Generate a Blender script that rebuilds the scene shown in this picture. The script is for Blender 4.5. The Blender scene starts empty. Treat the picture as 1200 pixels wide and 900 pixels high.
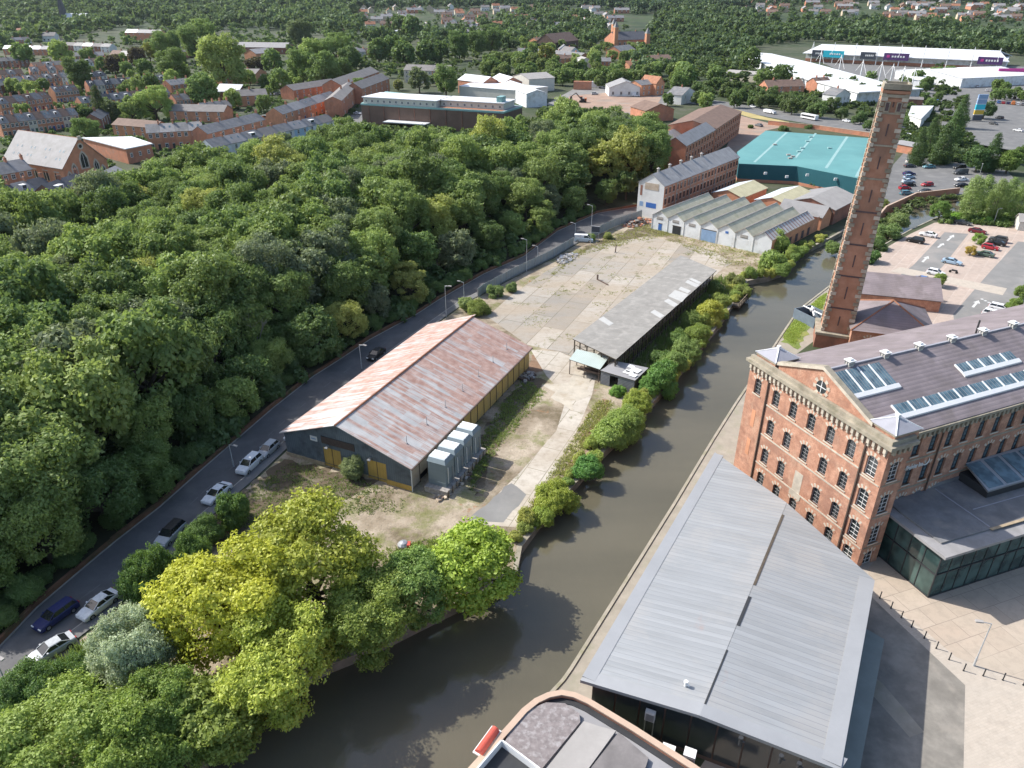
import bpy, math, random
import numpy as np
from mathutils import Vector, Matrix
from mathutils.geometry import tessellate_polygon
random.seed(7)
R = math.radians
SC = bpy.context.scene
COL = SC.collection
# ------------------------------------------------------------------ camera, sky, sun, exposure
F, TH, H = 861.0, R(28.5), 62.0        # focal length in photo pixels, pitch below the horizon, drone height
cam_d = bpy.data.cameras.new('camera')
cam = bpy.data.objects.new('camera', cam_d)
COL.objects.link(cam)
cam.location = (0, 0, H)
cam.rotation_euler = (R(90) - TH, 0, 0)
cam_d.sensor_width = 36
cam_d.lens = F / 1200 * 36
cam_d.clip_start = .5
cam_d.clip_end = 12000
SC.camera = cam
TOSUN = Vector((-.913, .407, 0)).normalized() * math.cos(R(42)) + Vector((0, 0, math.sin(R(42))))
w = bpy.data.worlds.new('World')
SC.world = w
w.use_nodes = True
nt = w.node_tree
sky = nt.nodes.new('ShaderNodeTexSky')
sky.sky_type = 'NISHITA'
sky.sun_disc = False
sky.sun_elevation = R(42)
sky.sun_rotation = math.atan2(TOSUN.x, TOSUN.y)
sky.dust_density = 2.0
nt.links.new(sky.outputs[0], nt.nodes['Background'].inputs[0])
nt.nodes['Background'].inputs[1].default_value = .15
sd = bpy.data.lights.new('sun', 'SUN')
sd.energy = 4.4
sd.angle = R(.55)
sd.color = (1, .965, .905)
so = bpy.data.objects.new('sun', sd)
COL.objects.link(so)
so.rotation_euler = TOSUN.to_track_quat('Z', 'Y').to_euler()
so.location = (-200, 90, 300)
SC.view_settings.view_transform = 'Standard'
SC.view_settings.look = 'None'
SC.view_settings.exposure = .52
SC.view_settings.gamma = 1
SC.view_settings.use_curve_mapping = False
cy = SC.cycles
cy.max_bounces = 5
cy.diffuse_bounces = 3
cy.glossy_bounces = 3
cy.transmission_bounces = 3
cy.volume_bounces = 0
cy.transparent_max_bounces = 4
cy.caustics_reflective = cy.caustics_refractive = False
cy.use_denoising = True
cy.sample_clamp_indirect = 4

# ------------------------------------------------------------------ photo pixel -> place on the ground
CT, ST = math.cos(TH), math.sin(TH)
def ray(x, y):
    u = (x - 600) / F; v = (y - 450) / F
    return u, CT - v * ST, -(ST + v * CT)
def P(x, y, z=0.0):
    d = ray(x, y); t = (z - H) / d[2]
    return Vector((t * d[0], t * d[1], z))
def pix(X, Y, Z):
    d = Z - H; zc = Y * CT - d * ST
    return 600 + F * X / zc, 450 - F * (Y * ST + d * CT) / zc, zc
def sstep(a, b, x):
    t = min(1, max(0, (x - a) / (b - a))); return t * t * (3 - 2 * t)
def hill(X, Y):
    return 62 * sstep(1150, 2700, Y + .12 * X)
def G(x, y):                                  # where the line of sight meets the far terrain
    d = ray(x, y)
    t = 900.0
    while t < 6000:
        if H + t * d[2] <= hill(t * d[0], t * d[1]): break
        t *= 1.01
    return Vector((t * d[0], t * d[1], hill(t * d[0], t * d[1])))
def ang(a, b): return math.atan2(b.y - a.y, b.x - a.x)
def pin(p, poly):
    c = False; j = len(poly) - 1
    for i in range(len(poly)):
        a, b = poly[i], poly[j]
        if (a[1] > p[1]) != (b[1] > p[1]) and p[0] < (b[0] - a[0]) * (p[1] - a[1]) / (b[1] - a[1]) + a[0]: c = not c
        j = i
    return c

# ------------------------------------------------------------------ materials
MATS = {}
class NT:
    def __init__(s, name):
        m = bpy.data.materials.new(name); m.use_nodes = True
        s.m = m; s.t = m.node_tree; s.b = s.t.nodes['Principled BSDF']
        s.tc = s.t.nodes.new('ShaderNodeTexCoord'); s.out = s.t.nodes['Material Output']
    def n(s, ty, **k):
        q = s.t.nodes.new('ShaderNode' + ty)
        for a, b in k.items():
            if hasattr(q, a) and a not in ('Scale',): setattr(q, a, b)
            else: s.put(q.inputs[a.replace('_', ' ')], b)
        return q
    def put(s, sock, v):
        if hasattr(v, 'is_output'): s.t.links.new(v, sock)
        elif isinstance(v, (tuple, list)): sock.default_value = tuple(v) + ((1,) if len(v) == 3 and sock.type == 'RGBA' else ())
        else: sock.default_value = v
    def vec(s, scale=(1, 1, 1), rot=(0, 0, 0), loc=(0, 0, 0)):
        q = s.t.nodes.new('ShaderNodeMapping')
        s.t.links.new(s.tc.outputs['Object'], q.inputs[0])
        q.inputs['Scale'].default_value = scale; q.inputs['Rotation'].default_value = rot; q.inputs['Location'].default_value = loc
        return q.outputs[0]
    def noise(s, scale, detail=4, vec=None, rough=.6):
        q = s.t.nodes.new('ShaderNodeTexNoise')
        s.t.links.new(vec or s.tc.outputs['Object'], q.inputs['Vector'])
        q.inputs['Scale'].default_value = scale; q.inputs['Detail'].default_value = detail; q.inputs['Roughness'].default_value = rough
        return q.outputs['Fac']
    def ramp(s, fac, *stops):
        q = s.t.nodes.new('ShaderNodeValToRGB'); e = q.color_ramp.elements
        while len(e) < len(stops): e.new(.5)
        for i, (p, c) in enumerate(stops):
            e[i].position = p; e[i].color = (c, c, c, 1) if isinstance(c, (int, float)) else tuple(c) + (1,)
        s.put(q.inputs[0], fac); return q.outputs[0]
    def mix(s, fac, a, b, mode='MIX'):
        q = s.t.nodes.new('ShaderNodeMix'); q.data_type = 'RGBA'; q.blend_type = mode
        s.put(q.inputs[0], fac); s.put(q.inputs[6], a); s.put(q.inputs[7], b); return q.outputs[2]
    def math(s, op, a, b=0.0):
        q = s.t.nodes.new('ShaderNodeMath'); q.operation = op
        s.put(q.inputs[0], a); s.put(q.inputs[1], b); return q.outputs[0]
    def bump(s, h, strength=.3, dist=.1):
        q = s.t.nodes.new('ShaderNodeBump'); s.put(q.inputs['Height'], h)
        q.inputs['Strength'].default_value = strength; q.inputs['Distance'].default_value = dist
        s.t.links.new(q.outputs[0], s.b.inputs['Normal'])
    def done(s, col, rough=.8, metal=0.0, spec=.3):
        s.put(s.b.inputs['Base Color'], col); s.put(s.b.inputs['Roughness'], rough)
        s.b.inputs['Metallic'].default_value = metal; s.b.inputs['Specular IOR Level'].default_value = spec
        MATS[s.m.name] = s.m; return s.m
def sh(c, k): return tuple(min(1, x * k) for x in c)
def plain(name, c, rough=.75, var=.25, scale=.6, metal=0.0, spec=.3, second=None):
    """one surface colour, mottled at two scales with wear, optionally stained towards a second colour"""
    q = NT(name)
    a = q.mix(q.ramp(q.noise(scale, 5), (.3, 0.0), (.7, 1.0)), sh(c, 1 - var), sh(c, 1 + var * .7))
    a = q.mix(q.ramp(q.noise(scale * 6.3, 3), (.35, 0.0), (.75, .45)), a, sh(c, 1 - var * .8))
    if second: a = q.mix(q.ramp(q.noise(scale * .8, 6, q.vec(loc=(7, 3, 5))), (.5, 0.0), (.68, .85)), a, second)
    return q.done(a, rough, metal, spec)
def striped(name, c, c2, period, axis='X', duty=.12, rough=.6, var=.2, scale=.5, second=None, metal=0.0, bump=.4):
    """sheeting with seams or corrugation every `period` metres along an axis"""
    q = NT(name)
    sp = q.n('SeparateXYZ'); q.t.links.new(q.tc.outputs['Object'], sp.inputs[0])
    fr = q.math('FRACT', q.math('DIVIDE', sp.outputs[axis], period))
    line = q.math('LESS_THAN', fr, duty)
    a = q.mix(q.ramp(q.noise(scale, 5), (.3, 0.0), (.7, 1.0)), sh(c, 1 - var), sh(c, 1 + var * .6))
    if second: a = q.mix(q.ramp(q.noise(scale * 1.7, 6, q.vec(loc=(3, 9, 1))), (.48, 0.0), (.66, .9)), a, second)
    a = q.mix(q.math('MULTIPLY', line, .8), a, c2)
    if bump: q.bump(q.math('PINGPONG', fr, .5), bump, period * .3)
    return q.done(a, rough, metal, .35)
plain('brick_red', (.55, .245, .15), .9, .26, .45, second=(.45, .25, .18))
plain('brick_dark', (.31, .15, .105), .9, .3, .4, second=(.16, .10, .08))
plain('brick_orange', (.60, .29, .17), .9, .22, .5)
plain('brick_brown', (.17, .115, .09), .9, .18, .3)
q = NT('brick_mill')
a = q.mix(q.ramp(q.noise(.9, 6, None, .7), (.35, 0.0), (.65, 1.0)), (.38, .185, .12), (.60, .34, .235))
a = q.mix(q.ramp(q.noise(.28, 6, q.vec((1, 1, 1.6), loc=(7, 3, 5)), .7), (.46, 0.0), (.62, .7)), a, (.30, .165, .12))
a = q.mix(q.ramp(q.noise(.45, 5, q.vec((1, 1, .35), loc=(1, 8, 2)), .7), (.55, 0.0), (.68, .6)), a, (.57, .38, .27))
q.done(q.mix(q.ramp(q.noise(5, 3), (.45, 0.0), (.7, .5)), a, (.26, .14, .10)), .9)
plain('brick_blue', (.12, .085, .085), .85, .3, .8)
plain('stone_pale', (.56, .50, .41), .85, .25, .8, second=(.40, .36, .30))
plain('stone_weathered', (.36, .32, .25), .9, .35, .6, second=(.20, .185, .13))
plain('render_white', (.72, .72, .70), .8, .1, .3, second=(.58, .57, .54))
plain('render_worn', (.74, .76, .77), .85, .12, .5, second=(.47, .46, .43))
plain('render_blue', (.42, .56, .68), .8, .1, .3)
plain('render_cream', (.62, .57, .46), .8, .1, .3)
plain('slate', (.20, .20, .205), .65, .28, .5, second=(.27, .255, .235))
plain('slate_dark', (.085, .088, .1), .6, .3, .6)
plain('slate_pale', (.30, .29, .29), .65, .18, .5, second=(.23, .225, .215))
plain('tile_brown', (.20, .135, .105), .8, .25, .5)
plain('tile_grey', (.22, .205, .195), .8, .2, .4)
plain('tile_orange', (.36, .17, .10), .8, .25, .6)
plain('lead', (.33, .33, .365), .5, .12, .8)
plain('felt_grey', (.30, .295, .30), .9, .12, .25, second=(.25, .245, .245))
plain('white_paint', (.78, .78, .77), .5, .05, .8)
plain('white_roof', (.68, .69, .70), .5, .07, .08)
plain('cream_wall', (.60, .58, .52), .7, .1, .4)
plain('aqua_trim', (.24, .42, .41), .5, .12, .5)
plain('steel', (.42, .43, .44), .4, .1, 1.0, metal=.6)
plain('galv_pole', (.52, .54, .55), .45, .1, 1.0, metal=.3)
plain('dark_metal', (.045, .047, .05), .5, .2, 1.0)
plain('iron_brown', (.14, .10, .08), .7, .3, 1.5)
plain('wood_dark', (.10, .08, .06), .85, .3, 2)
plain('timber_pale', (.42, .33, .22), .85, .25, 1.5)
plain('rubble', (.38, .35, .32), .9, .45, 2.2)
plain('black_rubber', (.018, .018, .018), .7, .2, 3)
plain('alloy', (.42, .43, .45), .35, .1, 3, metal=.7)
plain('lamp_glass', (.85, .85, .82), .2, .03, 3)
plain('red_lens', (.35, .02, .02), .25, .1, 3)
plain('plastic_orange', (.62, .20, .08), .6, .12, 2)
plain('paint_red', (.55, .10, .07), .5, .15, 1.5)
plain('paint_yellow', (.62, .42, .06), .5, .15, 2)
plain('paint_blue', (.06, .16, .45), .5, .1, 2)
plain('blue_faded', (.25, .37, .55), .7, .15, 1)
plain('sign_purple', (.10, .05, .16), .5, .1, .4)
plain('sign_cyan', (.04, .50, .62), .5, .06, .4)
plain('sign_dark', (.07, .08, .10), .5, .1, .4)
plain('sign_pink', (.55, .06, .28), .5, .1, .4)
plain('bark', (.10, .085, .065), .95, .3, 3)
plain('bark_pale', (.30, .28, .25), .95, .3, 3)
plain('coping_tan', (.50, .37, .28), .85, .12, .8)
plain('coping_buff', (.36, .325, .26), .9, .22, .6, second=(.25, .24, .15))
plain('tank_bluegrey', (.16, .20, .24), .7, .15, 1)
plain('canal_stone', (.27, .24, .19), .9, .35, .5, second=(.13, .13, .08))
plain('moss_green', (.12, .15, .04), .95, .3, 1.2)
plain('straw', (.42, .35, .15), .95, .25, .8)
plain('buff_stone', (.58, .47, .34), .9, .1, .3)
q = NT('glass_dark'); q.done(q.mix(q.noise(.7, 2), (.02, .026, .03), (.05, .06, .065)), .12, 0, .6)
q = NT('glass_green'); q.done(q.mix(q.ramp(q.noise(.35, 2), (.4, 0.0), (.6, 1.0)), (.025, .05, .048), (.07, .125, .115)), .07, 0, .7)
q = NT('glass_sky'); q.done(q.mix(q.ramp(q.noise(.8, 2), (.4, 0.0), (.6, 1.0)), (.07, .12, .15), (.14, .22, .26)), .18, 0, .6)
q = NT('car_glass'); q.done(q.mix(q.noise(2, 1), (.012, .014, .016), (.03, .034, .038)), .05, 0, .7)
q = NT('car_paint'); oi = q.n('ObjectInfo')
q.done(q.mix(q.ramp(q.noise(3, 3), (.3, 0.0), (.8, .25)), oi.outputs['Color'], (.10, .095, .085)), .42, 0, .22)
q = NT('tinted_paint'); oi = q.n('ObjectInfo')
q.done(q.mix(q.ramp(q.noise(.8, 4), (.35, 0.0), (.8, .3)), oi.outputs['Color'], (.2, .19, .17)), .75)
def leafmat(name, tr=.46):
    q = NT(name); oi = q.n('ObjectInfo'); at = q.n('Attribute', attribute_name='tint')
    nz = q.noise(.22, 3)
    hs = q.n('HueSaturation'); hs.inputs['Hue'].default_value = .497; hs.inputs['Saturation'].default_value = .95; hs.inputs['Value'].default_value = 1.75; q.put(hs.inputs['Color'], oi.outputs['Color'])
    c = q.mix(at.outputs['Fac'], oi.outputs['Color'], hs.outputs[0])
    c = q.mix(q.ramp(nz, (.38, 0.0), (.75, .4)), c, q.mix(.4, c, (.03, .06, .02)))
    d = q.n('BsdfDiffuse'); q.put(d.inputs['Color'], c)
    t = q.n('BsdfTranslucent'); q.put(t.inputs['Color'], q.mix(.3, c, (.30, .38, .04)))
    g = q.n('BsdfGlossy'); g.inputs['Roughness'].default_value = .55; q.put(g.inputs['Color'], (.5, .55, .45))
    m1 = q.n('MixShader'); m1.inputs[0].default_value = tr
    q.t.links.new(d.outputs[0], m1.inputs[1]); q.t.links.new(t.outputs[0], m1.inputs[2])
    m2 = q.n('MixShader'); m2.inputs[0].default_value = .06
    q.t.links.new(m1.outputs[0], m2.inputs[1]); q.t.links.new(g.outputs[0], m2.inputs[2])
    q.t.links.new(m2.outputs[0], q.out.inputs[0]); MATS[name] = q.m
leafmat('leaves')

# ------------------------------------------------------------------ mesh builder
class MB:
    def __init__(s): s.v = []; s.f = []; s.m = []; s.mats = []
    def mi(s, name):
        if name not in s.mats: s.mats.append(name)
        return s.mats.index(name)
    def face(s, pts, mat):
        i = len(s.v); s.v += [tuple(p) for p in pts]; s.f.append(tuple(range(i, i + len(pts)))); s.m.append(s.mi(mat))
    def box(s, x0, x1, y0, y1, z0, z1, mat, T=None):
        c = [Vector((x, y, z)) for z in (z0, z1) for x, y in ((x0, y0), (x1, y0), (x1, y1), (x0, y1))]
        if T is not None: c = [T @ p for p in c]
        i = len(s.v); s.v += [tuple(p) for p in c]
        for f in ((3, 2, 1, 0), (4, 5, 6, 7), (0, 1, 5, 4), (1, 2, 6, 5), (2, 3, 7, 6), (3, 0, 4, 7)):
            s.f.append(tuple(i + k for k in f)); s.m.append(s.mi(mat))
    def prism(s, foot, z0, z1, mat, top=None, z1s=None):
        """footprint (x, y) counter-clockwise, raised; z1s gives each corner its own top height"""
        n = len(foot); zt = z1s or [z1] * n
        for i in range(n):
            j = (i + 1) % n
            s.face(((foot[i][0], foot[i][1], z0), (foot[j][0], foot[j][1], z0), (foot[j][0], foot[j][1], zt[j]), (foot[i][0], foot[i][1], zt[i])), mat)
        s.face([(p[0], p[1], z) for p, z in zip(foot, zt)], top or mat)
        s.face([(p[0], p[1], z0) for p in reversed(foot)], mat)
    def slab(s, pts, th, mat, under=None):
        """a sheet of given thickness under the polygon pts (3-D)"""
        n = len(pts); lo = [(p[0], p[1], p[2] - th) for p in pts]
        s.face(pts, mat); s.face(lo[::-1], under or mat)
        for i in range(n):
            j = (i + 1) % n; s.face((lo[i], lo[j], pts[j], pts[i]), under or mat)
    def tube(s, p, q, r, mat, n=6, r2=None):
        p, q = Vector(p), Vector(q); d = (q - p)
        if d.length < 1e-6: return
        d.normalize(); a = d.orthogonal().normalized(); b = d.cross(a); r2 = r if r2 is None else r2
        A = [p + (a * math.cos(t) + b * math.sin(t)) * r for t in [2 * math.pi * k / n for k in range(n)]]
        B = [q + (a * math.cos(t) + b * math.sin(t)) * r2 for t in [2 * math.pi * k / n for k in range(n)]]
        i = len(s.v); s.v += [tuple(x) for x in A + B]; k = s.mi(mat)
        for j in range(n):
            s.f.append((i + j, i + (j + 1) % n, i + n + (j + 1) % n, i + n + j)); s.m.append(k)
        s.f.append(tuple(range(i + n - 1, i - 1, -1))); s.m.append(k)
        s.f.append(tuple(range(i + n, i + 2 * n))); s.m.append(k)
    def ball(s, c, r, mat, n=8, rz=None):
        c = Vector(c); rz = rz or r; k = s.mi(mat); i = len(s.v); m = n // 2
        s.v.append((c.x, c.y, c.z - rz))
        for a in range(1, m):
            t = -math.pi / 2 + math.pi * a / m
            for b in range(n):
                p = 2 * math.pi * b / n
                s.v.append((c.x + r * math.cos(t) * math.cos(p), c.y + r * math.cos(t) * math.sin(p), c.z + rz * math.sin(t)))
        s.v.append((c.x, c.y, c.z + rz)); top = len(s.v) - 1
        for b in range(n):
            s.f.append((i, i + 1 + (b + 1) % n, i + 1 + b)); s.m.append(k)
            for a in range(m - 2):
                o = i + 1 + a * n
                s.f.append((o + b, o + (b + 1) % n, o + n + (b + 1) % n, o + n + b)); s.m.append(k)
            o = i + 1 + (m - 2) * n
            s.f.append((o + b, o + (b + 1) % n, top)); s.m.append(k)
    def mesh(s, name):
        me = bpy.data.meshes.new(name); me.from_pydata(s.v, [], s.f)
        for m in s.mats: me.materials.append(MATS[m])
        if len(s.mats) > 1: me.polygons.foreach_set('material_index', s.m)
        me.update(); return me
def obj(name, me, parent=None, loc=None, rot=0, color=None):
    o = bpy.data.objects.new(name, me.mesh(name) if isinstance(me, MB) else me); COL.objects.link(o)
    if parent is not None: o.parent = parent
    if loc is not None: o.location = loc
    if rot: o.rotation_euler = (0, 0, rot)
    if color is not None: o.color = tuple(color) + (1,)
    return o
LABELS = {}
def tag(o, label, cat, group=None, kind=None):
    if label: o['label'] = label; LABELS.setdefault(label, []).append(o)
    if cat: o['category'] = cat
    if group: o['group'] = group
    if kind: o['kind'] = kind
    return o
def thing(name, label, cat, loc=(0, 0, 0), rot=0.0, group=None):
    o = bpy.data.objects.new(name, None); COL.objects.link(o); o.empty_display_size = .5
    o.location = loc; o.rotation_euler = (0, 0, rot)
    return tag(o, label, cat, group)
def setting(name, mb, loc=None, kind='structure', label=None):
    o = obj(name, mb, loc=loc); o['kind'] = kind
    o['label'] = label or ''; 
    if not label: del o['label']
    return o
def inst(kit, root):
    """hang copies of a kit's parts under root: kit = [(name, mesh, index of the owner or -1, loc, colour or None, rot)]"""
    made = []
    for (nm, me, own, loc, colr, rt) in kit:
        o = bpy.data.objects.new(nm, me); COL.objects.link(o)
        o.parent = root if own < 0 else made[own]
        o.location = loc; o.rotation_euler = (0, 0, rt)
        if colr is not None: o.color = tuple(colr) + (1,)
        made.append(o)
    return made
def K(nm, mb, own=-1, loc=(0, 0, 0), colr=None, rt=0.0):
    return (nm, mb.mesh(nm) if isinstance(mb, MB) else mb, own, loc, colr, rt)
def sheet(name, pts, z, mat, label=None, kind='structure'):
    """a flat ground sheet from a polygon of (x, y)"""
    pts = [Vector((p[0], p[1], 0)) for p in pts]
    mb = MB(); k = mb.mi(mat)
    mb.v = [(p.x, p.y, z) for p in pts]
    for t in tessellate_polygon([pts]):
        a, b, c = t
        if (pts[b] - pts[a]).cross(pts[c] - pts[a]).z < 0: a, c = c, a
        mb.f.append((a, b, c)); mb.m.append(k)
    return setting(name, mb, kind=kind, label=label)
def PX(*pp, z=0.0): return [P(x, y, z) for x, y in pp]

# ------------------------------------------------------------------ ground materials
AX = R(66)                                     # the street, the canal and the sheds share this direction
q = NT('ground_mat')
a = q.mix(q.ramp(q.noise(.012, 5), (.42, 0.0), (.58, 1.0)), (.04, .06, .024), (.075, .085, .045))
a = q.mix(q.ramp(q.noise(.09, 5), (.5, 0.0), (.66, .6)), a, (.13, .12, .10))
q.done(q.mix(q.ramp(q.noise(.6, 4), (.4, 0.0), (.7, .5)), a, (.04, .055, .025)), .95)
q = NT('hill_mat')
a = q.mix(q.ramp(q.noise(.006, 4), (.45, 0.0), (.55, 1.0)), (.03, .05, .022), (.05, .075, .03))
q.done(q.mix(q.ramp(q.noise(.03, 4), (.52, 0.0), (.64, .5)), a, (.10, .09, .065)), .95)
q = NT('site_dirt')
rt = q.vec(rot=(0, 0, -AX))
a = q.mix(q.ramp(q.noise(.16, 6, rt), (.38, 0.0), (.58, 1.0)), (.21, .165, .11), (.44, .37, .285))
a = q.mix(q.ramp(q.noise(.11, 6, q.vec(loc=(40, 11, 0))), (.5, 0.0), (.6, .9)), a, (.14, .11, .065))
a = q.mix(q.ramp(q.noise(.14, 7, q.vec(loc=(9, 73, 0)), .7), (.52, 0.0), (.6, .8)), a, (.17, .18, .06))
a = q.mix(q.ramp(q.noise(1.1, 6), (.42, 0.0), (.75, .7)), a, (.33, .27, .20))
a = q.mix(q.ramp(q.noise(.3, 6, q.vec(loc=(3, 3, 8)), .75), (.63, 0.0), (.68, .75)), a, (.33, .17, .085))
a = q.mix(q.ramp(q.noise(3.5, 4), (.56, 0.0), (.68, .55)), a, (.09, .085, .05))
q.bump(q.noise(2.5, 5), .5, .25)
q.done(a, .95)
def slabs(name, c1, c2, bw, rh, joint, stain, rot=-AX, js=.02, weeds=.5):
    q = NT(name); v = q.vec(rot=(0, 0, rot))
    b = q.n('TexBrick', offset=.35)
    q.put(b.inputs['Vector'], v); q.put(b.inputs['Color1'], c1); q.put(b.inputs['Color2'], c2); q.put(b.inputs['Mortar'], joint)
    b.inputs['Scale'].default_value = 1; b.inputs['Brick Width'].default_value = bw; b.inputs['Row Height'].default_value = rh
    b.inputs['Mortar Size'].default_value = js; b.inputs['Bias'].default_value = 0; b.inputs['Mortar Smooth'].default_value = .3
    a = q.mix(q.ramp(q.noise(.13, 6, q.vec((.35, 1, 1), (0, 0, rot))), (.4, 0.0), (.62, .75)), b.outputs['Color'], stain)
    a = q.mix(q.ramp(q.noise(.9, 6, None, .7), (.46, 0.0), (.72, .6)), a, sh(stain, .75))
    if weeds: a = q.mix(q.ramp(q.noise(.2, 8, q.vec(loc=(31, 5, 0)), .72), (.585, 0.0), (.64, weeds)), a, (.15, .145, .06))
    return q.done(a, .9)
slabs('yard_slabs', (.27, .25, .22), (.46, .42, .365), 15, 4.6, (.16, .145, .11), (.37, .305, .23), js=.09, weeds=.7)
slabs('path_slabs', (.47, .43, .37), (.54, .49, .42), 6, 3.1, (.2, .19, .13), (.36, .30, .23), js=.06, weeds=.8)
slabs('buff_paving', (.44, .355, .28), (.49, .405, .325), 3.2, 2.6, (.16, .14, .12), (.42, .36, .29), rot=R(-20), js=.028, weeds=0)
slabs('pale_paving', (.46, .395, .325), (.51, .445, .37), .5, .25, (.4, .35, .3), (.44, .39, .33), rot=R(-20), js=.015, weeds=0)
slabs('bay_blocks', (.42, .33, .275), (.50, .40, .335), 5.2, 2.5, (.54, .46, .40), (.40, .33, .28), rot=R(-52), js=.085, weeds=0)
plain('asphalt', (.125, .122, .122), .85, .22, .25, second=(.165, .158, .15))
plain('asphalt_worn', (.17, .168, .165), .85, .16, .25, second=(.22, .215, .205))
plain('tarmac_pale', (.23, .225, .215), .9, .15, .2, second=(.29, .27, .25))
plain('setts', (.25, .23, .20), .9, .34, .35, second=(.34, .305, .26))
plain('gravel_buff', (.34, .305, .25), .95, .2, .5, second=(.27, .26, .19))
plain('kerb_stone', (.34, .32, .29), .9, .2, .8)
plain('pale_dirt', (.50, .45, .37), .95, .2, .5, second=(.38, .32, .24))
plain('worn_line', (.19, .185, .18), .9, .3, .3)
plain('road_paint', (.62, .62, .60), .7, .2, 1.5)
plain('grass_light', (.16, .21, .05), .95, .35, .6, second=(.25, .25, .08))
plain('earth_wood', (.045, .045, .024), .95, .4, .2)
plain('demolition', (.36, .25, .19), .95, .3, .12, second=(.27, .235, .20))
plain('straw_field', (.42, .34, .15), .95, .2, .2)
plain('wall_overgrown', (.19, .10, .06), .95, .35, .5, second=(.07, .08, .035))
q = NT('water')
q.bump(q.noise(.75, 5, q.vec((1, .55, 1), (0, 0, -AX))), .22, .18)
q.done(q.mix(q.ramp(q.noise(.06, 5, q.vec((.3, 1, 1), (0, 0, -AX))), (.35, 0.0), (.7, 1.0)), (.098, .089, .061), (.132, .118, .081)), .085, 0, .5)

# ------------------------------------------------------------------ the canal: outline of the water, its walls and the water
WZ = -1.2
LBP = [(90, 1040), (240, 905), (268, 868), (320, 822), (390, 788), (430, 772), (487, 743), (533, 720), (585, 694), (606, 678), (611, 650), (633, 620), (655, 596), (700, 545), (745, 500), (790, 450), (820, 413), (843, 385), (858, 362), (869, 347), (875, 335), (900, 330), (923, 322), (938, 301), (974, 283), (990, 274), (1037, 250), (1072, 235), (1123, 229), (1200, 226)]
RBP = [(490, 1040), (560, 905), (612, 856), (658, 806), (667, 793), (733, 687), (787, 600), (833, 523), (860, 480), (880, 450), (915, 397), (933, 370), (970, 341), (1000, 317), (1030, 294), (1067, 273), (1095, 260), (1130, 253), (1200, 251)]
LB = PX(*LBP, z=WZ); RB = PX(*RBP, z=WZ)
canal = [Vector((p.x, p.y, 0)) for p in LB] + [Vector((p.x, p.y, 0)) for p in RB[::-1]]
big = [Vector(p) for p in ((-1500, -300, 0), (2200, -300, 0), (2200, 1330, 0), (-1500, 1330, 0))]
mb = MB(); mb.mi('ground_mat')
allp = big + canal
mb.v = [(p.x, p.y, 0) for p in allp]
for t in tessellate_polygon([big, canal]):
    a_, b_, c_ = t
    if (allp[b_] - allp[a_]).cross(allp[c_] - allp[a_]).z < 0: a_, c_ = c_, a_
    mb.f.append((a_, b_, c_)); mb.m.append(0)
setting('ground', mb)
mb = MB(); k = mb.mi('hill_mat'); nx, ny = 60, 50
for j in range(ny + 1):
    for i in range(nx + 1):
        X = -3200 + 6800 * i / nx; Y = 880 + 5200 * (j / ny) ** 1.3
        mb.v.append((X, Y, hill(X, Y) - 1.2 * (1 - sstep(1150, 1300, Y + .12 * X))))
for j in range(ny):
    for i in range(nx):
        o = j * (nx + 1) + i; mb.f.append((o, o + 1, o + nx + 2, o + nx + 1)); mb.m.append(k)
setting('hills', mb)
mb = MB(); k = mb.mi('water'); mb.v = [(p.x, p.y, WZ) for p in canal]
for t in tessellate_polygon([canal]):
    a_, b_, c_ = t
    if (canal[b_] - canal[a_]).cross(canal[c_] - canal[a_]).z < 0: a_, c_ = c_, a_
    mb.f.append((a_, b_, c_)); mb.m.append(k)
setting('canal_water', mb)
def bank(name, pts, side, top, label, wd=.55, mat='canal_stone', cop='stone_weathered'):
    wall = MB(); cp = MB()
    n = len(pts)
    off = []
    for i in range(n):
        d = (pts[min(i + 1, n - 1)] - pts[max(i - 1, 0)]); d.z = 0; d.normalize()
        off.append(Vector((-d.y, d.x, 0)) * side * wd)
    for i in range(n - 1):
        p, q_, a, b = pts[i], pts[i + 1], off[i], off[i + 1]
        f = [(p.x, p.y), (q_.x, q_.y), (q_.x + b.x, q_.y + b.y), (p.x + a.x, p.y + a.y)]
        if side < 0: f = f[::-1]
        wall.prism(f, -2.6, top - .12, mat)
        g = [(p.x - a.x * .12, p.y - a.y * .12), (q_.x - b.x * .12, q_.y - b.y * .12), (q_.x + b.x * 1.1, q_.y + b.y * 1.1), (p.x + a.x * 1.1, p.y + a.y * 1.1)]
        if side < 0: g = g[::-1]
        cp.prism(g, top - .118, top, cop)
    t = thing(name, label, 'canal wall'); obj('wall_face', wall, t); obj('coping', cp, t)
    return t
bank('canal_wall', LB, 1, .12, 'weathered stone canal wall along the derelict site on the left bank')
bank('canal_wall', RB[2:], -1, .14, 'pale stone canal wall below the towpath beside the brick mill', wd=.3, cop='coping_buff')

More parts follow.
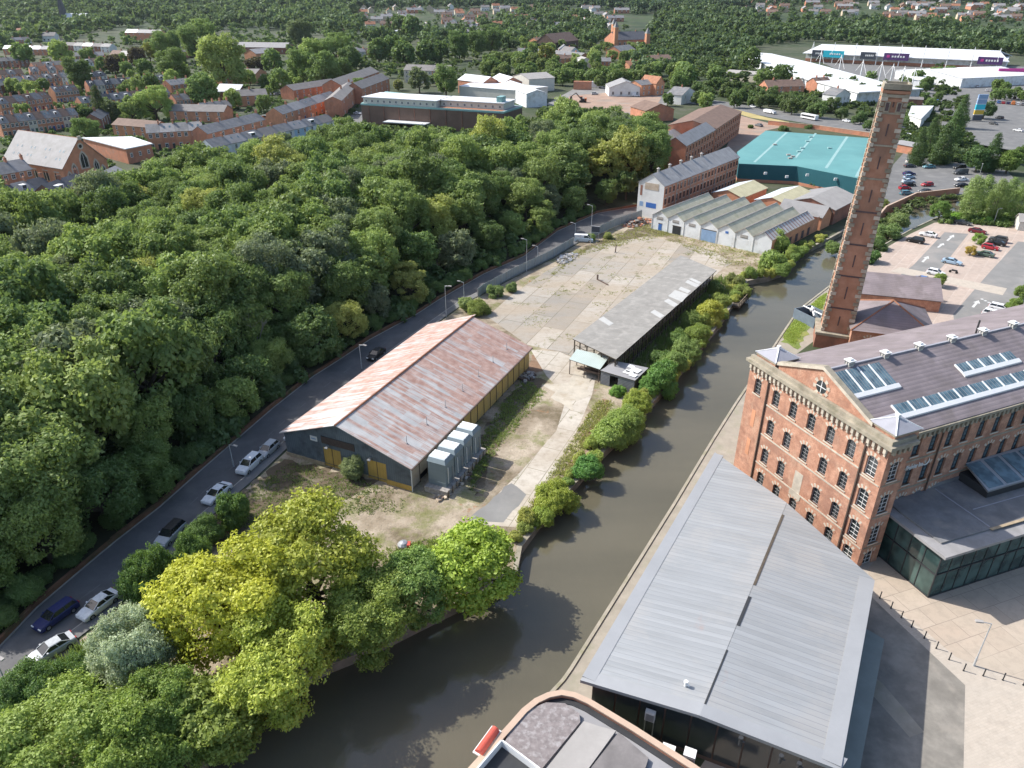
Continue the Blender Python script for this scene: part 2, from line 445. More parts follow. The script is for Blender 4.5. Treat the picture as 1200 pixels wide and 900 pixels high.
# ------------------------------------------------------------------ street, site, paths
RLP = [(-90, 838), (0, 757), (43, 712), (90, 672), (133, 636), (187, 594), (233, 553), (277, 515), (320, 478), (367, 441), (400, 420), (433, 398), (487, 369), (513, 352), (567, 321), (613, 301), (653, 271), (700, 250), (747, 242), (790, 232)]
RRP = [(-90, 905), (0, 812), (43, 778), (87, 752), (120, 727), (185, 668), (240, 612), (300, 560), (333, 529), (395, 470), (455, 420), (510, 380), (545, 355), (563, 346), (600, 326), (647, 303), (690, 277), (720, 264), (752, 253), (790, 246)]
RL, RR = PX(*RLP), PX(*RRP)
def off_line(pts, d):
    o = []
    for i in range(len(pts)):
        e = pts[min(i + 1, len(pts) - 1)] - pts[max(i - 1, 0)]; e.normalize(); o.append(pts[i] + Vector((-e.y, e.x, 0)) * d)
    return o
site = off_line(RR, -.3) + [p for p in [P(800, 240), P(860, 262), P(905, 300)]] + [Vector((p.x, p.y, 0)) for p in off_line(LB[:23], .5)[::-1]]
sheet('site_ground', site, .006, 'site_dirt')
sheet('road', RL + RR[::-1], .01, 'asphalt')
def ribbon(name, pts, d0, d1, z0, z1, mat, kind='structure'):
    a, b = off_line(pts, d0), off_line(pts, d1); mb = MB()
    for i in range(len(pts) - 1):
        f = [(a[i].x, a[i].y), (a[i + 1].x, a[i + 1].y), (b[i + 1].x, b[i + 1].y), (b[i].x, b[i].y)]
        mb.prism(f, z0, z1, mat)
    return setting(name, mb)
ribbon('pavement', RR, .0, 1.5, -.05, .12, 'asphalt_worn')
ribbon('kerb', RR, 1.5, 1.64, -.05, .135, 'kerb_stone')
ribbon('kerb', RL, -.16, 0, -.05, .12, 'kerb_stone')
mbm = MB()                                     # worn white lines on the street
for i in range(2, 17):
    p = RL[i].lerp(RR[i], .46); e = (RL[i + 1].lerp(RR[i + 1], .46) - p).normalized(); nn = Vector((-e.y, e.x, 0))
    for s in (0, 6):
        a = p + e * s; mbm.face([tuple(a + nn * -.05 + Vector((0, 0, .014))), tuple(a + nn * -.05 + e * 2 + Vector((0, 0, .014))), tuple(a + nn * .05 + e * 2 + Vector((0, 0, .014))), tuple(a + nn * .05 + Vector((0, 0, .014)))][::-1], 'worn_line')
setting('road_markings', mbm)
sheet('concrete_yard', PX((571, 371), (598, 347), (640, 318), (700, 287), (758, 277), (830, 291), (858, 308), (843, 318), (722, 428), (690, 425), (655, 412), (618, 404)), .012, 'yard_slabs')
sheet('concrete_path', PX((548, 614), (606, 618), (646, 560), (676, 505), (694, 462), (700, 432), (655, 412), (622, 410), (640, 440), (664, 466), (652, 505), (610, 553)), .016, 'path_slabs')


# ------------------------------------------------------------------ wooded embankment left of the street
def bump_h(X, Y):
    best = 1e9
    for i in range(len(RL) - 1):
        a, b = RL[i], RL[i + 1]; e = b - a; L = e.length; e = e / L
        s = (X - a.x) * e.x + (Y - a.y) * e.y; d = -(X - a.x) * e.y + (Y - a.y) * e.x
        s2 = min(max(s, 0), L); dd = math.hypot(s - s2, d)
        if d > 0 and dd < best: best = dd
    if best > 1e8: return -1
    return 4.6 * sstep(1, 22, best) * (1 - sstep(40, 80, best))
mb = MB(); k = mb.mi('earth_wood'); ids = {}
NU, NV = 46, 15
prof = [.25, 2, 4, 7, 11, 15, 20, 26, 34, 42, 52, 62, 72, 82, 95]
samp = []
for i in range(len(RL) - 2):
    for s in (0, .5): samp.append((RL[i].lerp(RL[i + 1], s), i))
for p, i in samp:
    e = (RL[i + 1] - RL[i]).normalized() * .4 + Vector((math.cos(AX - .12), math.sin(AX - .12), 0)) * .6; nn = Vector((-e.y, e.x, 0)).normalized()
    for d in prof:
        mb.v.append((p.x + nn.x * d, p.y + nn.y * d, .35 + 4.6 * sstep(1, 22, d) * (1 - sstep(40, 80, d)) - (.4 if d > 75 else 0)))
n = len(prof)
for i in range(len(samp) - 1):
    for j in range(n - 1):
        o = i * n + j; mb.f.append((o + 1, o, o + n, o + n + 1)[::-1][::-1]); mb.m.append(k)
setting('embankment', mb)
plain('scrub_earth', (.13, .10, .065), .95, .4, .35, second=(.25, .215, .16))
plain('burnt_earth', (.26, .165, .105), .95, .3, .5, second=(.33, .27, .20))
def patch(name, poly, z, mat, seed, amp=.9):
    rb = random.Random(seed); pp_ = PX(*poly); o = []
    for i in range(len(pp_)):
        a, b = pp_[i], pp_[(i + 1) % len(pp_)]; n_ = max(2, int((b - a).length / 1.2))
        for k in range(n_): o.append(a.lerp(b, k / n_) + Vector((rb.uniform(-amp, amp), rb.uniform(-amp, amp), 0)))
    sheet(name, o, z, mat)
patch('scrub_soil', ((228, 632), (262, 590), (300, 563), (338, 536), (392, 552), (440, 565), (420, 580), (380, 590), (350, 606), (300, 612), (262, 645)), .01, 'scrub_earth', 1)
patch('scrub_soil', ((560, 585), (572, 545), (600, 500), (640, 448), (618, 440), (590, 470), (566, 512), (550, 560)), .01, 'scrub_earth', 2)
patch('burnt_soil', ((655, 585), (690, 530), (706, 492), (716, 470), (704, 470), (690, 500), (668, 545), (640, 585)), .011, 'burnt_earth', 3)
patch('burnt_soil', ((612, 437), (625, 415), (640, 418), (634, 436)), .011, 'burnt_earth', 4, .5)
patch('scrub_soil', ((650, 320), (690, 288), (760, 262), (800, 270), (750, 280), (700, 300), (665, 325)), .011, 'scrub_earth', 5)
patch('tarmac_patch', ((548, 610), (590, 613), (618, 580), (598, 566)), .02, 'tarmac_pale', 6, .22)
patch('grass_strip', ((915, 400), (934, 370), (968, 343), (978, 345), (955, 374), (935, 410)), .03, 'grass_light', 7, .5)
patch('pale_concrete', ((640, 455), (672, 440), (690, 432), (700, 445), (680, 470), (665, 480)), .02, 'pale_dirt', 8, 1.2)
wl = MB(); cp = MB()
for i in range(len(RL) - 2):
    a, b = off_line(RL, .02)[i], off_line(RL, .02)[i + 1]; a2, b2 = off_line(RL, .4)[i], off_line(RL, .4)[i + 1]
    hgt = .7 if i % 3 else .55
    wl.prism([(a.x, a.y), (b.x, b.y), (b2.x, b2.y), (a2.x, a2.y)], 0, hgt, 'wall_overgrown')
t = thing('retaining_wall', 'low orange brick retaining wall along the foot of the dark wood', 'wall'); obj('wall_face', wl, t)

# ------------------------------------------------------------------ right bank: towpath, plaza, car park and roads behind
tow = [Vector((p.x, p.y, 0)) for p in off_line(RB[2:13], -.12)]
sheet('towpath', tow + PX((985, 352), (960, 395), (900, 440), (890, 560), (845, 575), (838, 600), (700, 850), (640, 880)), .008, 'gravel_buff')

PZ = PX((820, 900), (985, 650), (1005, 640), (1030, 655), (1200, 640), (1330, 720), (1330, 1010), (860, 1010))
sheet('plaza', PZ, .006, 'pale_paving')
sheet('plaza_slabs', PX((1016, 668), (1031, 650), (1200, 600), (1330, 640), (1330, 835), (1200, 800), (1120, 770), (1085, 740), (1050, 715), (1027, 700)), .011, 'buff_paving')
sheet('cobbled_apron', PX((1022, 700), (1033, 711), (1131, 803), (1127, 1000), (960, 1000), (1000, 800)), .015, 'setts')
sheet('cobble_band', PX((1021, 790), (1035, 802), (1083, 858), (1066, 864), (1020, 812)), .019, 'gravel_buff')
sheet('car_park', PX((985, 352), (1030, 295), (1067, 274), (1095, 261), (1150, 257), (1330, 262), (1330, 420), (1180, 400), (1040, 385)), .006, 'bay_blocks')
sheet('parking_lane', PX((1016, 352), (1071, 310), (1107, 272), (1135, 274), (1105, 312), (1055, 362)), .011, 'tarmac_pale')
sheet('parking_lane', PX((1117, 368), (1157, 322), (1193, 283), (1245, 288), (1215, 330), (1185, 385), (1160, 400), (1120, 390)), .011, 'tarmac_pale')
sheet('paved_band', PX((1044, 318), (1055, 313), (1180, 338), (1175, 346)), .015, 'pale_paving')
mba = MB()
def arrow(x, y, x2, y2):
    a, b = P(x, y, .018), P(x2, y2, .018); e = (b - a).normalized(); nn = Vector((-e.y, e.x, 0)); L = (b - a).length
    mba.face([a - nn * .25, a - nn * .25 + e * L * .65, a + nn * .25 + e * L * .65, a + nn * .25][::-1] if False else [a + nn * .25, a - nn * .25, a - nn * .25 + e * L * .65, a + nn * .25 + e * L * .65], 'road_paint')
    mba.face([a - nn * .7 + e * L * .62, b, a + nn * .7 + e * L * .62], 'road_paint')
for c in ((1044, 338, 1054, 330), (1081, 307, 1088, 300), (1099, 290, 1106, 285), (1110, 282, 1118, 275), (1140, 360, 1147, 352)): arrow(*c)
for (x, y, x2, y2) in ((1045, 329, 1066, 334), (1150, 350, 1160, 355)):
    a, b = P(x, y, .018), P(x2, y2, .018); e = (b - a).normalized(); nn = Vector((-e.y, e.x, 0)); k = 0
    while k < (b - a).length:
        mba.face([a + e * k - nn * .3, a + e * (k + .5) - nn * .3, a + e * (k + .5) + nn * .3, a + e * k + nn * .3], 'road_paint'); k += 1
setting('parking_markings', mba)
sheet('station_car_park', PX((1028, 250), (1036, 205), (1060, 178), (1120, 190), (1180, 200), (1200, 222), (1130, 228), (1075, 233), (1040, 248)), .008, 'asphalt_worn')
sheet('ring_road', PX((770, 121), (800, 121), (850, 127), (900, 137), (960, 147), (1040, 160), (1130, 176), (1240, 196), (1240, 186), (1130, 166), (1040, 148), (960, 136), (900, 128), (850, 119), (800, 113), (770, 112)), .008, 'asphalt_worn')
sheet('verge', PX((856, 127), (858, 131), (880, 138), (905, 142), (912, 147), (925, 143), (900, 138), (862, 128)), .014, 'straw_field')
sheet('works_yard', PX((850, 175), (866, 140), (858, 133), (900, 144), (920, 148), (897, 153), (866, 190), (840, 200)), .01, 'demolition')
sheet('retail_car_park', PX((1100, 170), (1105, 135), (1040, 108), (960, 72), (1200, 78), (1330, 100), (1330, 195), (1200, 185)), .008, 'asphalt_worn')
sheet('demolition_site', PX((662, 120), (668, 112), (720, 108), (775, 114), (772, 120), (738, 132), (690, 129)), .012, 'demolition')
sheet('works_apron', PX((640, 122), (680, 100), (770, 105), (790, 118), (745, 142), (690, 140)), .007, 'tarmac_pale')
sheet('side_street', PX((380, 150), (400, 140), (425, 130), (440, 150), (430, 160), (395, 160)), .009, 'asphalt_worn')

# ================================================================== THE BRICK MILL
striped('mill_slate', (.25, .21, .215), (.17, .145, .15), .55, 'Y', .1, .65, .26, .25, second=(.185, .155, .15), bump=.2)
FLOORM = [-.5]
def arch_window(w, h, rise=.34, bars=(2, 4), depth=.28, frame='white_paint', glass='glass_dark', stone='stone_pale', brick='brick_mill'):
    """segmental-headed window, local: x across, z up from the sill, facing -y, wall face at y=0"""
    fr, pa, ar, si = MB(), MB(), MB(), MB()
    n = 8; hw = w / 2
    rad = (hw * hw + rise * rise) / (2 * rise); cz = h - rad
    a0 = math.asin(hw / rad)
    arc = [(rad * math.sin(-a0 + 2 * a0 * k / n), cz + rad * math.cos(-a0 + 2 * a0 * k / n)) for k in range(n + 1)]
    y = depth
    pa.face([(-hw, y, 0), (hw, y, 0)] + [(x, y, z) for x, z in arc[::-1]], glass)
    t = .07; yf = y - .05
    for k in range(bars[0] + 1):
        x = -hw + w * k / bars[0]; x = max(-hw + t / 2, min(hw - t / 2, x)); e = t if k in (0, bars[0]) else .045
        zt = cz + math.sqrt(max(0, rad * rad - x * x)) - .01
        fr.box(x - e / 2, x + e / 2, yf, yf + .045, 0, zt, frame)
    for k in range(bars[1] + 1):
        z = (h - rise) * k / bars[1]; e = t if k == 0 else .045
        fr.box(-hw + t, hw - t, yf - .004, yf + .04, z + .004, z + e, frame)
    for k in range(n):
        (x0, z0), (x1, z1) = arc[k], arc[k + 1]
        def outp(x, z, d):
            v = Vector((x, z - cz)).normalized(); return x + v.x * d, z + v.y * d
        d = .5 if k % 2 == 0 else .42
        a, b = outp(x0, z0, d), outp(x1, z1, d)
        m = stone if k % 2 == 0 else brick
        ar.face([(x0, -.03, z0), (x1, -.03, z1), (b[0], -.03, b[1]), (a[0], -.03, a[1])], m)
        ar.face([(x0, -.03, z0), (x0, y, z0), (x1, y, z1), (x1, -.03, z1)], m)
        ar.face([(a[0], -.03, a[1]), (b[0], -.03, b[1]), (b[0], .02, b[1]), (a[0], .02, a[1])], m)
        ar.face([(x0, .012, z0), (x1, .012, z1), (x1, .012, h + .02), (x0, .012, h + .02)], brick)   # spandrel of the square opening
    si.box(-hw - .14, hw + .14, -.09, depth - .06, -.16, 0, stone)
    return fr, pa, ar, si
def facade(mb, o, u, nrm, W, z0, z1, holes, depth, mat):
    """brick face with real openings: o start point, u along, nrm outward; holes (u0, u1, z0, z1)"""
    us = sorted({0, W} | {h[0] for h in holes} | {h[1] for h in holes}); zs = sorted({z0, z1} | {h[2] for h in holes} | {h[3] for h in holes})
    o = Vector(o); u = Vector(u); nrm = Vector(nrm); Z = Vector((0, 0, 1))
    pt = lambda a, z, d=0: o + u * a + Z * z - nrm * d
    for i in range(len(us) - 1):
        run = None
        for j in range(len(zs) - 1):
            a, b, c, d = us[i], us[i + 1], zs[j], zs[j + 1]
            if any(h[0] <= a + 1e-6 and h[1] >= b - 1e-6 and h[2] <= c + 1e-6 and h[3] >= d - 1e-6 for h in holes): continue
            mb.face([pt(a, c), pt(b, c), pt(b, d), pt(a, d)], mat)
    for a, b, c, d in holes:
        for q_ in ((pt(a, c), pt(a, c, depth), pt(a, d, depth), pt(a, d)), (pt(b, c, depth), pt(b, c), pt(b, d), pt(b, d, depth)), (pt(a, c, depth), pt(a, c), pt(b, c), pt(b, c, depth)), (pt(a, d), pt(a, d, depth), pt(b, d, depth), pt(b, d))):
            mb.face(q_, mat)
MC, MA = P(1044, 526, 17.2), R(23)
MC = Vector((MC.x, MC.y, 0))
mill = thing('brick_mill', 'tall red brick canal mill with arched windows, corbelled cornice and skylit grey roof', 'mill', MC, MA)
FR, SB, LEN = 23.4, 1.9, 82.0                 # front width, set-back of the long wall behind the corner tower, length
wk = {}
for nm, arg in (('front', dict(w=1.3, h=2.35, frame='felt_grey')), ('bay', dict(w=1.5, h=2.7)), ('long', dict(w=1.2, h=2.55, frame='dark_metal', glass='glass_sky'))):
    fr, pa, ar, si = arch_window(**arg)
    wk[nm] = [K('window', fr), K('pane', pa, 0), K('arch', ar, 0), K('sill', si, 0)]
holes_f, holes_t, holes_r = [], [], []
ROWS = (13.05, 8.5, 3.95, .05)
def put_win(kind, loc, rot):
    kit = [(n, m, o, loc if o < 0 else (0, 0, 0), c, rot if o < 0 else 0) for n, m, o, l, c, r in wk[kind]]
    inst(kit, mill)
blocked = []
for r, z in enumerate(ROWS):
    for y in (4.95, 8.2, 11.4, 14.6, 17.8):
        if r == 2 and y == 11.4:
            blocked.append((y, z)); continue
        holes_f.append((FR - y - .65, FR - y + .65, z, z + 2.35)); put_win('front', (0, y, z), R(-90))
for z in (12.4, 7.85, 3.3, -.6):
    holes_f.append((FR - 1.75 - .75, FR - 1.75 + .75, z, z + 2.7)); put_win('bay', (0, 1.75, z), R(-90))
    holes_t.append((1.6 - .75, 1.6 + .75, z, z + 2.7)); put_win('bay', (1.6, 0, z), 0)
holes_f.append((FR - 21.4 - .65, FR - 21.4 + .65, 13.05, 15.4)); put_win('front', (0, 21.4, 13.05), R(-90))
for r, z in enumerate((13.2, 9.05, 4.9)):
    for i in range(26):
        x = 4.35 + 2.71 * i
        if r == 2 and i > 3: continue
        holes_r.append((x - 3.2 - .6, x - 3.2 + .6, z, z + 2.55)); put_win('long', (x, SB, z), 0)
wb = MB()
facade(wb, (0, FR, 0), (0, -1, 0), (-1, 0, 0), FR, -2, 17.2, holes_f, .34, 'brick_mill')
facade(wb, (0, 0, 0), (1, 0, 0), (0, -1, 0), 3.2, -2, 17.2, holes_t, .34, 'brick_mill')
facade(wb, (3.2, SB, 0), (1, 0, 0), (0, -1, 0), LEN - 3.2, -2, 16.6, holes_r, .34, 'brick_mill')
wb.face([(3.2, 0, -2), (3.2, SB, -2), (3.2, SB, 17.2), (3.2, 0, 17.2)], 'brick_mill')
wb.face([(LEN, SB, -2), (LEN, FR, -2), (LEN, FR, 16.4), (LEN, SB, 16.4)], 'brick_mill')
wb.face([(LEN, FR, -2), (0, FR, -2), (0, FR, 16.4), (LEN, FR, 16.4)], 'brick_mill')
wb.box(.5, LEN - .5, SB + .6, FR - .5, 16.2, 16.3, 'slate_dark')
obj('wall', wb, mill)
ib = MB()                                     # dark interior behind the glass
ib.box(.45, 3.0, .45, FR - .4, -1.9, 16.1, 'slate_dark'); ib.box(3.05, LEN - .4, SB + .45, FR - .4, -1.9, 16.1, 'slate_dark')
obj('interior', ib, mill)
bl = MB()
for y, z in blocked: bl.box(-.02, .2, y - .7, y + .7, z - .6, z + 2.6, 'stone_pale'); bl.box(-.05, .1, y - 1.0, y + 1.0, z - 1.3, z - .62, 'stone_pale')
bl.box(-.03, .2, 20.9, 21.6, 8.0, 10.6, 'brick_orange'); bl.box(-.03, .2, 20.9, 21.6, 3.4, 6.0, 'brick_orange')
obj('blocked_opening', bl, mill)['label'] = 'pale blocked-up opening in the middle of the front'
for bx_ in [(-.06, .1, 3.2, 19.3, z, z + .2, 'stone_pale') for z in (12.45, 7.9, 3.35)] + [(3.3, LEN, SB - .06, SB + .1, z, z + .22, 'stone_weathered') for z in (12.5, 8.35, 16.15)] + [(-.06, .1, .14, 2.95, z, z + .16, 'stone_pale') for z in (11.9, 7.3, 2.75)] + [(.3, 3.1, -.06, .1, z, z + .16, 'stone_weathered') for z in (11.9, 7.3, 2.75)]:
    sc = MB(); sc.box(*bx_); obj('string_course', sc, mill)
co = MB()
y = .25
while y < FR: co.box(-.34, .05, y, y + .36, 16.35, 17.18, 'stone_pale'); co.box(-.2, .05, y + .06, y + .3, 15.95, 16.352, 'stone_pale'); y += .78
obj('corbel', co, mill)['label'] = 'row of pale stone corbels under the front cornice'
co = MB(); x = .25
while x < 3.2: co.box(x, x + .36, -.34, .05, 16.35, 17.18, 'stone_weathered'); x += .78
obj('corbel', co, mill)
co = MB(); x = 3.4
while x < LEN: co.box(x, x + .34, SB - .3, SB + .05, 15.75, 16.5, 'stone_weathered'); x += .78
obj('corbel', co, mill)
cn = MB()
cn.box(-.55, .5, -.55, FR + .5, 17.18, 17.62, 'stone_weathered'); cn.box(.5, 3.7, -.55, .5, 17.18, 17.62, 'stone_weathered')
cn.box(-.15, .35, -.15, FR + .1, 17.62, 18.15, 'stone_weathered'); cn.box(.35, 3.5, -.15, .35, 17.62, 18.15, 'stone_weathered')
cn.box(3.702, LEN + .3, SB - .42, SB + .4, 16.5, 16.85, 'stone_weathered')
obj('cornice', cn, mill)
for y in (3.05, 19.45): dp = MB(); dp.tube((-.12, y, -1), (-.12, y, 17.1), .13, 'iron_brown'); obj('drainpipe', dp, mill)
for x in (10.9, 30): dp = MB(); dp.tube((x, SB - .12, -1), (x, SB - .12, 16.4), .1, 'iron_brown'); obj('drainpipe', dp, mill)
MID, RZ = 11.6, 21.3
rf = MB()
e0, e1 = (SB - .2, 16.95), (FR + .2, 16.6)
for (ya, za) in (e0, e1):
    pts = [(.8, ya, za), (LEN + .3, ya, za), (LEN + .3, MID, RZ), (.8, MID, RZ)]
    if ya > MID: pts = pts[::-1]
    rf.slab(pts, .16, 'mill_slate')
rfo = obj('roof', rf, mill)
rg = MB(); rg.box(.9, LEN + .2, MID - .14, MID + .14, RZ - .06, RZ + .1, 'lead'); obj('ridge', rg, rfo)
ga = MB()                                     # front pediment with coping and a round window
ga.prism([(.45, .6), (.85, .6), (.85, FR - .6), (.45, FR - .6)], 17.1, 17.6, 'brick_mill')
gz = lambda y: RZ + .25 - abs(y - MID) * (RZ - 17.0) / 11.2
gp = [(3.4, 17.6), (FR - 4.6, 17.6), (FR - 4.6, gz(FR - 4.6)), (MID, gz(MID)), (3.4, gz(3.4))]
ga.face([(.45, y, z) for y, z in gp[::-1]], 'brick_mill'); ga.face([(.9, y, z) for y, z in gp], 'brick_mill')
pedo = obj('pediment', ga, mill)
gc = MB()
for ya, yb in ((3.2, MID), (MID, FR - 4.4)):
    za, zb = gz(ya), gz(yb)
    gc.face([(.25, ya, za + .3), (.25, yb, zb + .3), (1.05, yb, zb + .3), (1.05, ya, za + .3)][::-1], 'stone_weathered')
    gc.face([(.25, ya, za - .15), (.25, yb, zb - .15), (.25, yb, zb + .3), (.25, ya, za + .3)][::-1], 'stone_pale')
obj('coping', gc, pedo)
lu = MB()
for k in range(16):
    a, b = 2 * math.pi * k / 16, 2 * math.pi * (k + 1) / 16; ro = 1.35 if k % 2 else 1.2
    f = lambda r, t: (.40, MID - .2 + r * math.cos(t), 19.1 + r * math.sin(t))
    lu.face([f(.85, a), f(ro, a), f(ro, b), f(.85, b)][::-1], 'stone_pale' if k % 2 else 'brick_mill')
    lu.face([(.43, MID - .2, 19.1), f(.86, a), f(.86, b)][::-1], 'glass_dark')
lu.box(.37, .42, MID - .24, MID - .16, 18.3, 19.9, 'white_paint'); lu.box(.375, .425, MID - 1.0, MID + .6, 19.06, 19.14, 'white_paint')
obj('round_window', lu, pedo)
def turret(y0, y1, x0, x1, z0, z1, apex):
    tw = MB(); tw.box(x0, x1, y0, y1, z0, z1 - .25, 'brick_mill'); tw.box(x0 - .12, x1 + .12, y0 - .12, y1 + .12, z1 - .25, z1, 'stone_weathered')
    t = obj('turret', tw, mill)
    tr = MB(); c = ((x0 + x1) / 2, (y0 + y1) / 2, apex); q4 = [(x0 - .2, y0 - .2, z1 + .02), (x1 + .2, y0 - .2, z1 + .02), (x1 + .2, y1 + .2, z1 + .02), (x0 - .2, y1 + .2, z1 + .02)]
    for k in range(4): tr.face([q4[k], q4[(k + 1) % 4], c], 'lead')
    for k in range(4): tr.tube(q4[k], c, .09, 'white_paint', 4)
    obj('turret_roof', tr, t)
    fi = MB(); fi.box(c[0] - .2, c[0] + .2, c[1] - .2, c[1] + .2, apex - .3, apex + .35, 'white_paint'); obj('finial', fi, t)
turret(.25, 3.6, .5, 4.2, 17.6, 18.7, 19.7)
turret(FR - 3.9, FR - .3, .5, 4.2, 17.6, 18.6, 19.6)
def toloc(p, o, a):
    d = p - o; return Vector((d.x * math.cos(a) + d.y * math.sin(a), -d.x * math.sin(a) + d.y * math.cos(a), d.z))
# skylights on the near slope: where the photograph's outlines meet the roof plane
def on_slope(px, py, o, a, za, zb, ya, yb):
    """pixel -> local point on the plane rising from (ya, za) to (yb, zb)"""
    d = ray(px, py); t0, t1 = 20, 400
    for _ in range(60):
        t = (t0 + t1) / 2; l = toloc(Vector((t * d[0], t * d[1], H + t * d[2])), o, a)
        if l.z > za + (l.y - ya) / (yb - ya) * (zb - za): t0 = t
        else: t1 = t
    return l
c5 = lambda x, y: (860 + x / 3.332, 370 + y / 3.332)
S5 = lambda x, y: on_slope(*c5(x, y), MC, MA, e0[1], RZ, e0[0], MID)
slope_k = (RZ - e0[1]) / (MID - e0[0])
for (x0, x1, y0, y1, nb, nr) in ((S5(450, 300).x, S5(640, 270).x, S5(560, 288).y, S5(480, 205).y, 4, 1), (S5(890, 225).x, S5(1115, 178).x, S5(900, 224).y, S5(980, 165).y, 5, 1), (S5(640, 385).x, 61.0, S5(760, 360).y, S5(760, 315).y, 22, 1)):
    sk, gl = MB(), MB()
    zz = lambda y: e0[1] + (y - e0[0]) * slope_k
    for k in range(nb):
        a = x0 + (x1 - x0) * k / nb; b = x0 + (x1 - x0) * (k + 1) / nb
        gl.slab([(a + .09, y0, zz(y0) + .14), (b - .09, y0, zz(y0) + .14), (b - .09, y1, zz(y1) + .14), (a + .09, y1, zz(y1) + .14)], .1, 'glass_sky', 'white_paint')
        m = 4
        for j in range(1, m):
            c = a + (b - a) * j / m; sk.slab([(c - .03, y0, zz(y0) + .17), (c + .03, y0, zz(y0) + .17), (c + .03, y1, zz(y1) + .17), (c - .03, y1, zz(y1) + .17)], .02, 'steel')
        sk.slab([(a - .1, y0 - .1, zz(y0) + .21), (a + .1, y0 - .1, zz(y0) + .21), (a + .1, y1, zz(y1) + .21), (a - .1, y1, zz(y1) + .21)], .2, 'white_paint')
    sk.slab([(x0 - .1, y0 - .55, zz(y0 - .55) + .2), (x1 + .1, y0 - .55, zz(y0 - .55) + .2), (x1 + .1, y0 - .02, zz(y0) + .24), (x0 - .1, y0 - .02, zz(y0) + .24)], .2, 'white_paint')
    so_ = obj('skylight', sk, rfo); obj('pane', gl, so_)
vb = MB(); vb.box(-.36, .36, -.36, .36, -.2, .5, 'cream_wall'); vb.box(-.52, .52, -.52, .52, .5, .6, 'white_paint'); vb.prism([(-.25, -.25), (.25, -.25), (.25, .25), (-.25, .25)], .6, .78, 'white_paint')
for k in (-.35, 0, .35): vb.box(-.44, .44, k - .03, k + .03, 0, .5, 'steel')
vm = vb.mesh('ventilator')
for k in range(12): obj('ventilator', vm, rfo, (4.4 + 5.8 * k, MID, RZ + .05))
mp = MB(); mp.tube((27.5, MID + .8, RZ - .5), (27.5, MID + .8, RZ + 1.6), .12, 'dark_metal'); obj('flue', mp, rfo)
# raised lettering with a crescent, fixed to the long wall
def letters(txt, size, depth, mat):
    cu = bpy.data.curves.new('lettering', 'FONT'); cu.body = txt; cu.size = size; cu.extrude = depth; cu.resolution_u = 3
    tmp = bpy.data.objects.new('lettering', cu); COL.objects.link(tmp)
    me = bpy.data.meshes.new_from_object(tmp.evaluated_get(bpy.context.evaluated_depsgraph_get()))
    bpy.data.objects.remove(tmp); me.materials.clear(); me.materials.append(MATS[mat]); return me
def stand(me, T):
    me.transform(T); return me
sg = thing('hotel_sign', 'small white raised lettering with a crescent moon high on the shaded mill wall', 'wall sign', MC, MA)
up = Matrix.Rotation(R(90), 4, 'X')
def on_wall(px, py):
    d = ray(px, py); t0, t1 = 20, 400
    for _ in range(50):
        t = (t0 + t1) / 2; l = toloc(Vector((t * d[0], t * d[1], H + t * d[2])), MC, MA)
        if l.y < SB - .12: t0 = t
        else: t1 = t
    return l
LA_, LB_, LC_ = on_wall(1061.5, 549.5), on_wall(1081.5, 543), on_wall(1085.5, 540.5)
lm = letters('Premier Inn', 1.0, .05, 'white_paint'); wl_ = max(v.co.x for v in lm.vertices)
obj('lettering', stand(lm, Matrix.Translation((LA_.x, SB - .12, (LA_.z + LB_.z) / 2 - .3)) @ up @ Matrix.Scale((LB_.x - LA_.x) / wl_, 4, (1, 0, 0)) @ Matrix.Scale(.95, 4, (0, 1, 0))), sg)
cm = MB(); nA = 14
for k in range(nA):
    def cres(t): 
        a = R(-150 + 200 * t); w_ = .24 * math.sin(math.pi * t) + .015
        o_ = (LC_.x + .55 * math.cos(a), LC_.z + .55 * math.sin(a)); i_ = (LC_.x + (.55 - w_) * math.cos(a), LC_.z + (.55 - w_) * math.sin(a)); return o_, i_
    (a, b), (c, d) = cres(k / nA), cres((k + 1) / nA)
    cm.face([(b[0], SB - .14, b[1]), (a[0], SB - .14, a[1]), (c[0], SB - .14, c[1]), (d[0], SB - .14, d[1])], 'white_paint')
    cm.face([(a[0], SB - .14, a[1]), (a[0], SB - .02, a[1]), (c[0], SB - .02, c[1]), (c[0], SB - .14, c[1])], 'white_paint')
obj('crescent', cm, sg)

# ================================================================== GLAZED PAVILION in front of the mill
gA = R(20)
GC = P(1087, 700)
gp_ = thing('glass_pavilion', 'glazed entrance pavilion with flat grey roof beside the mill wall', 'pavilion', GC, gA)
GH = 6.9
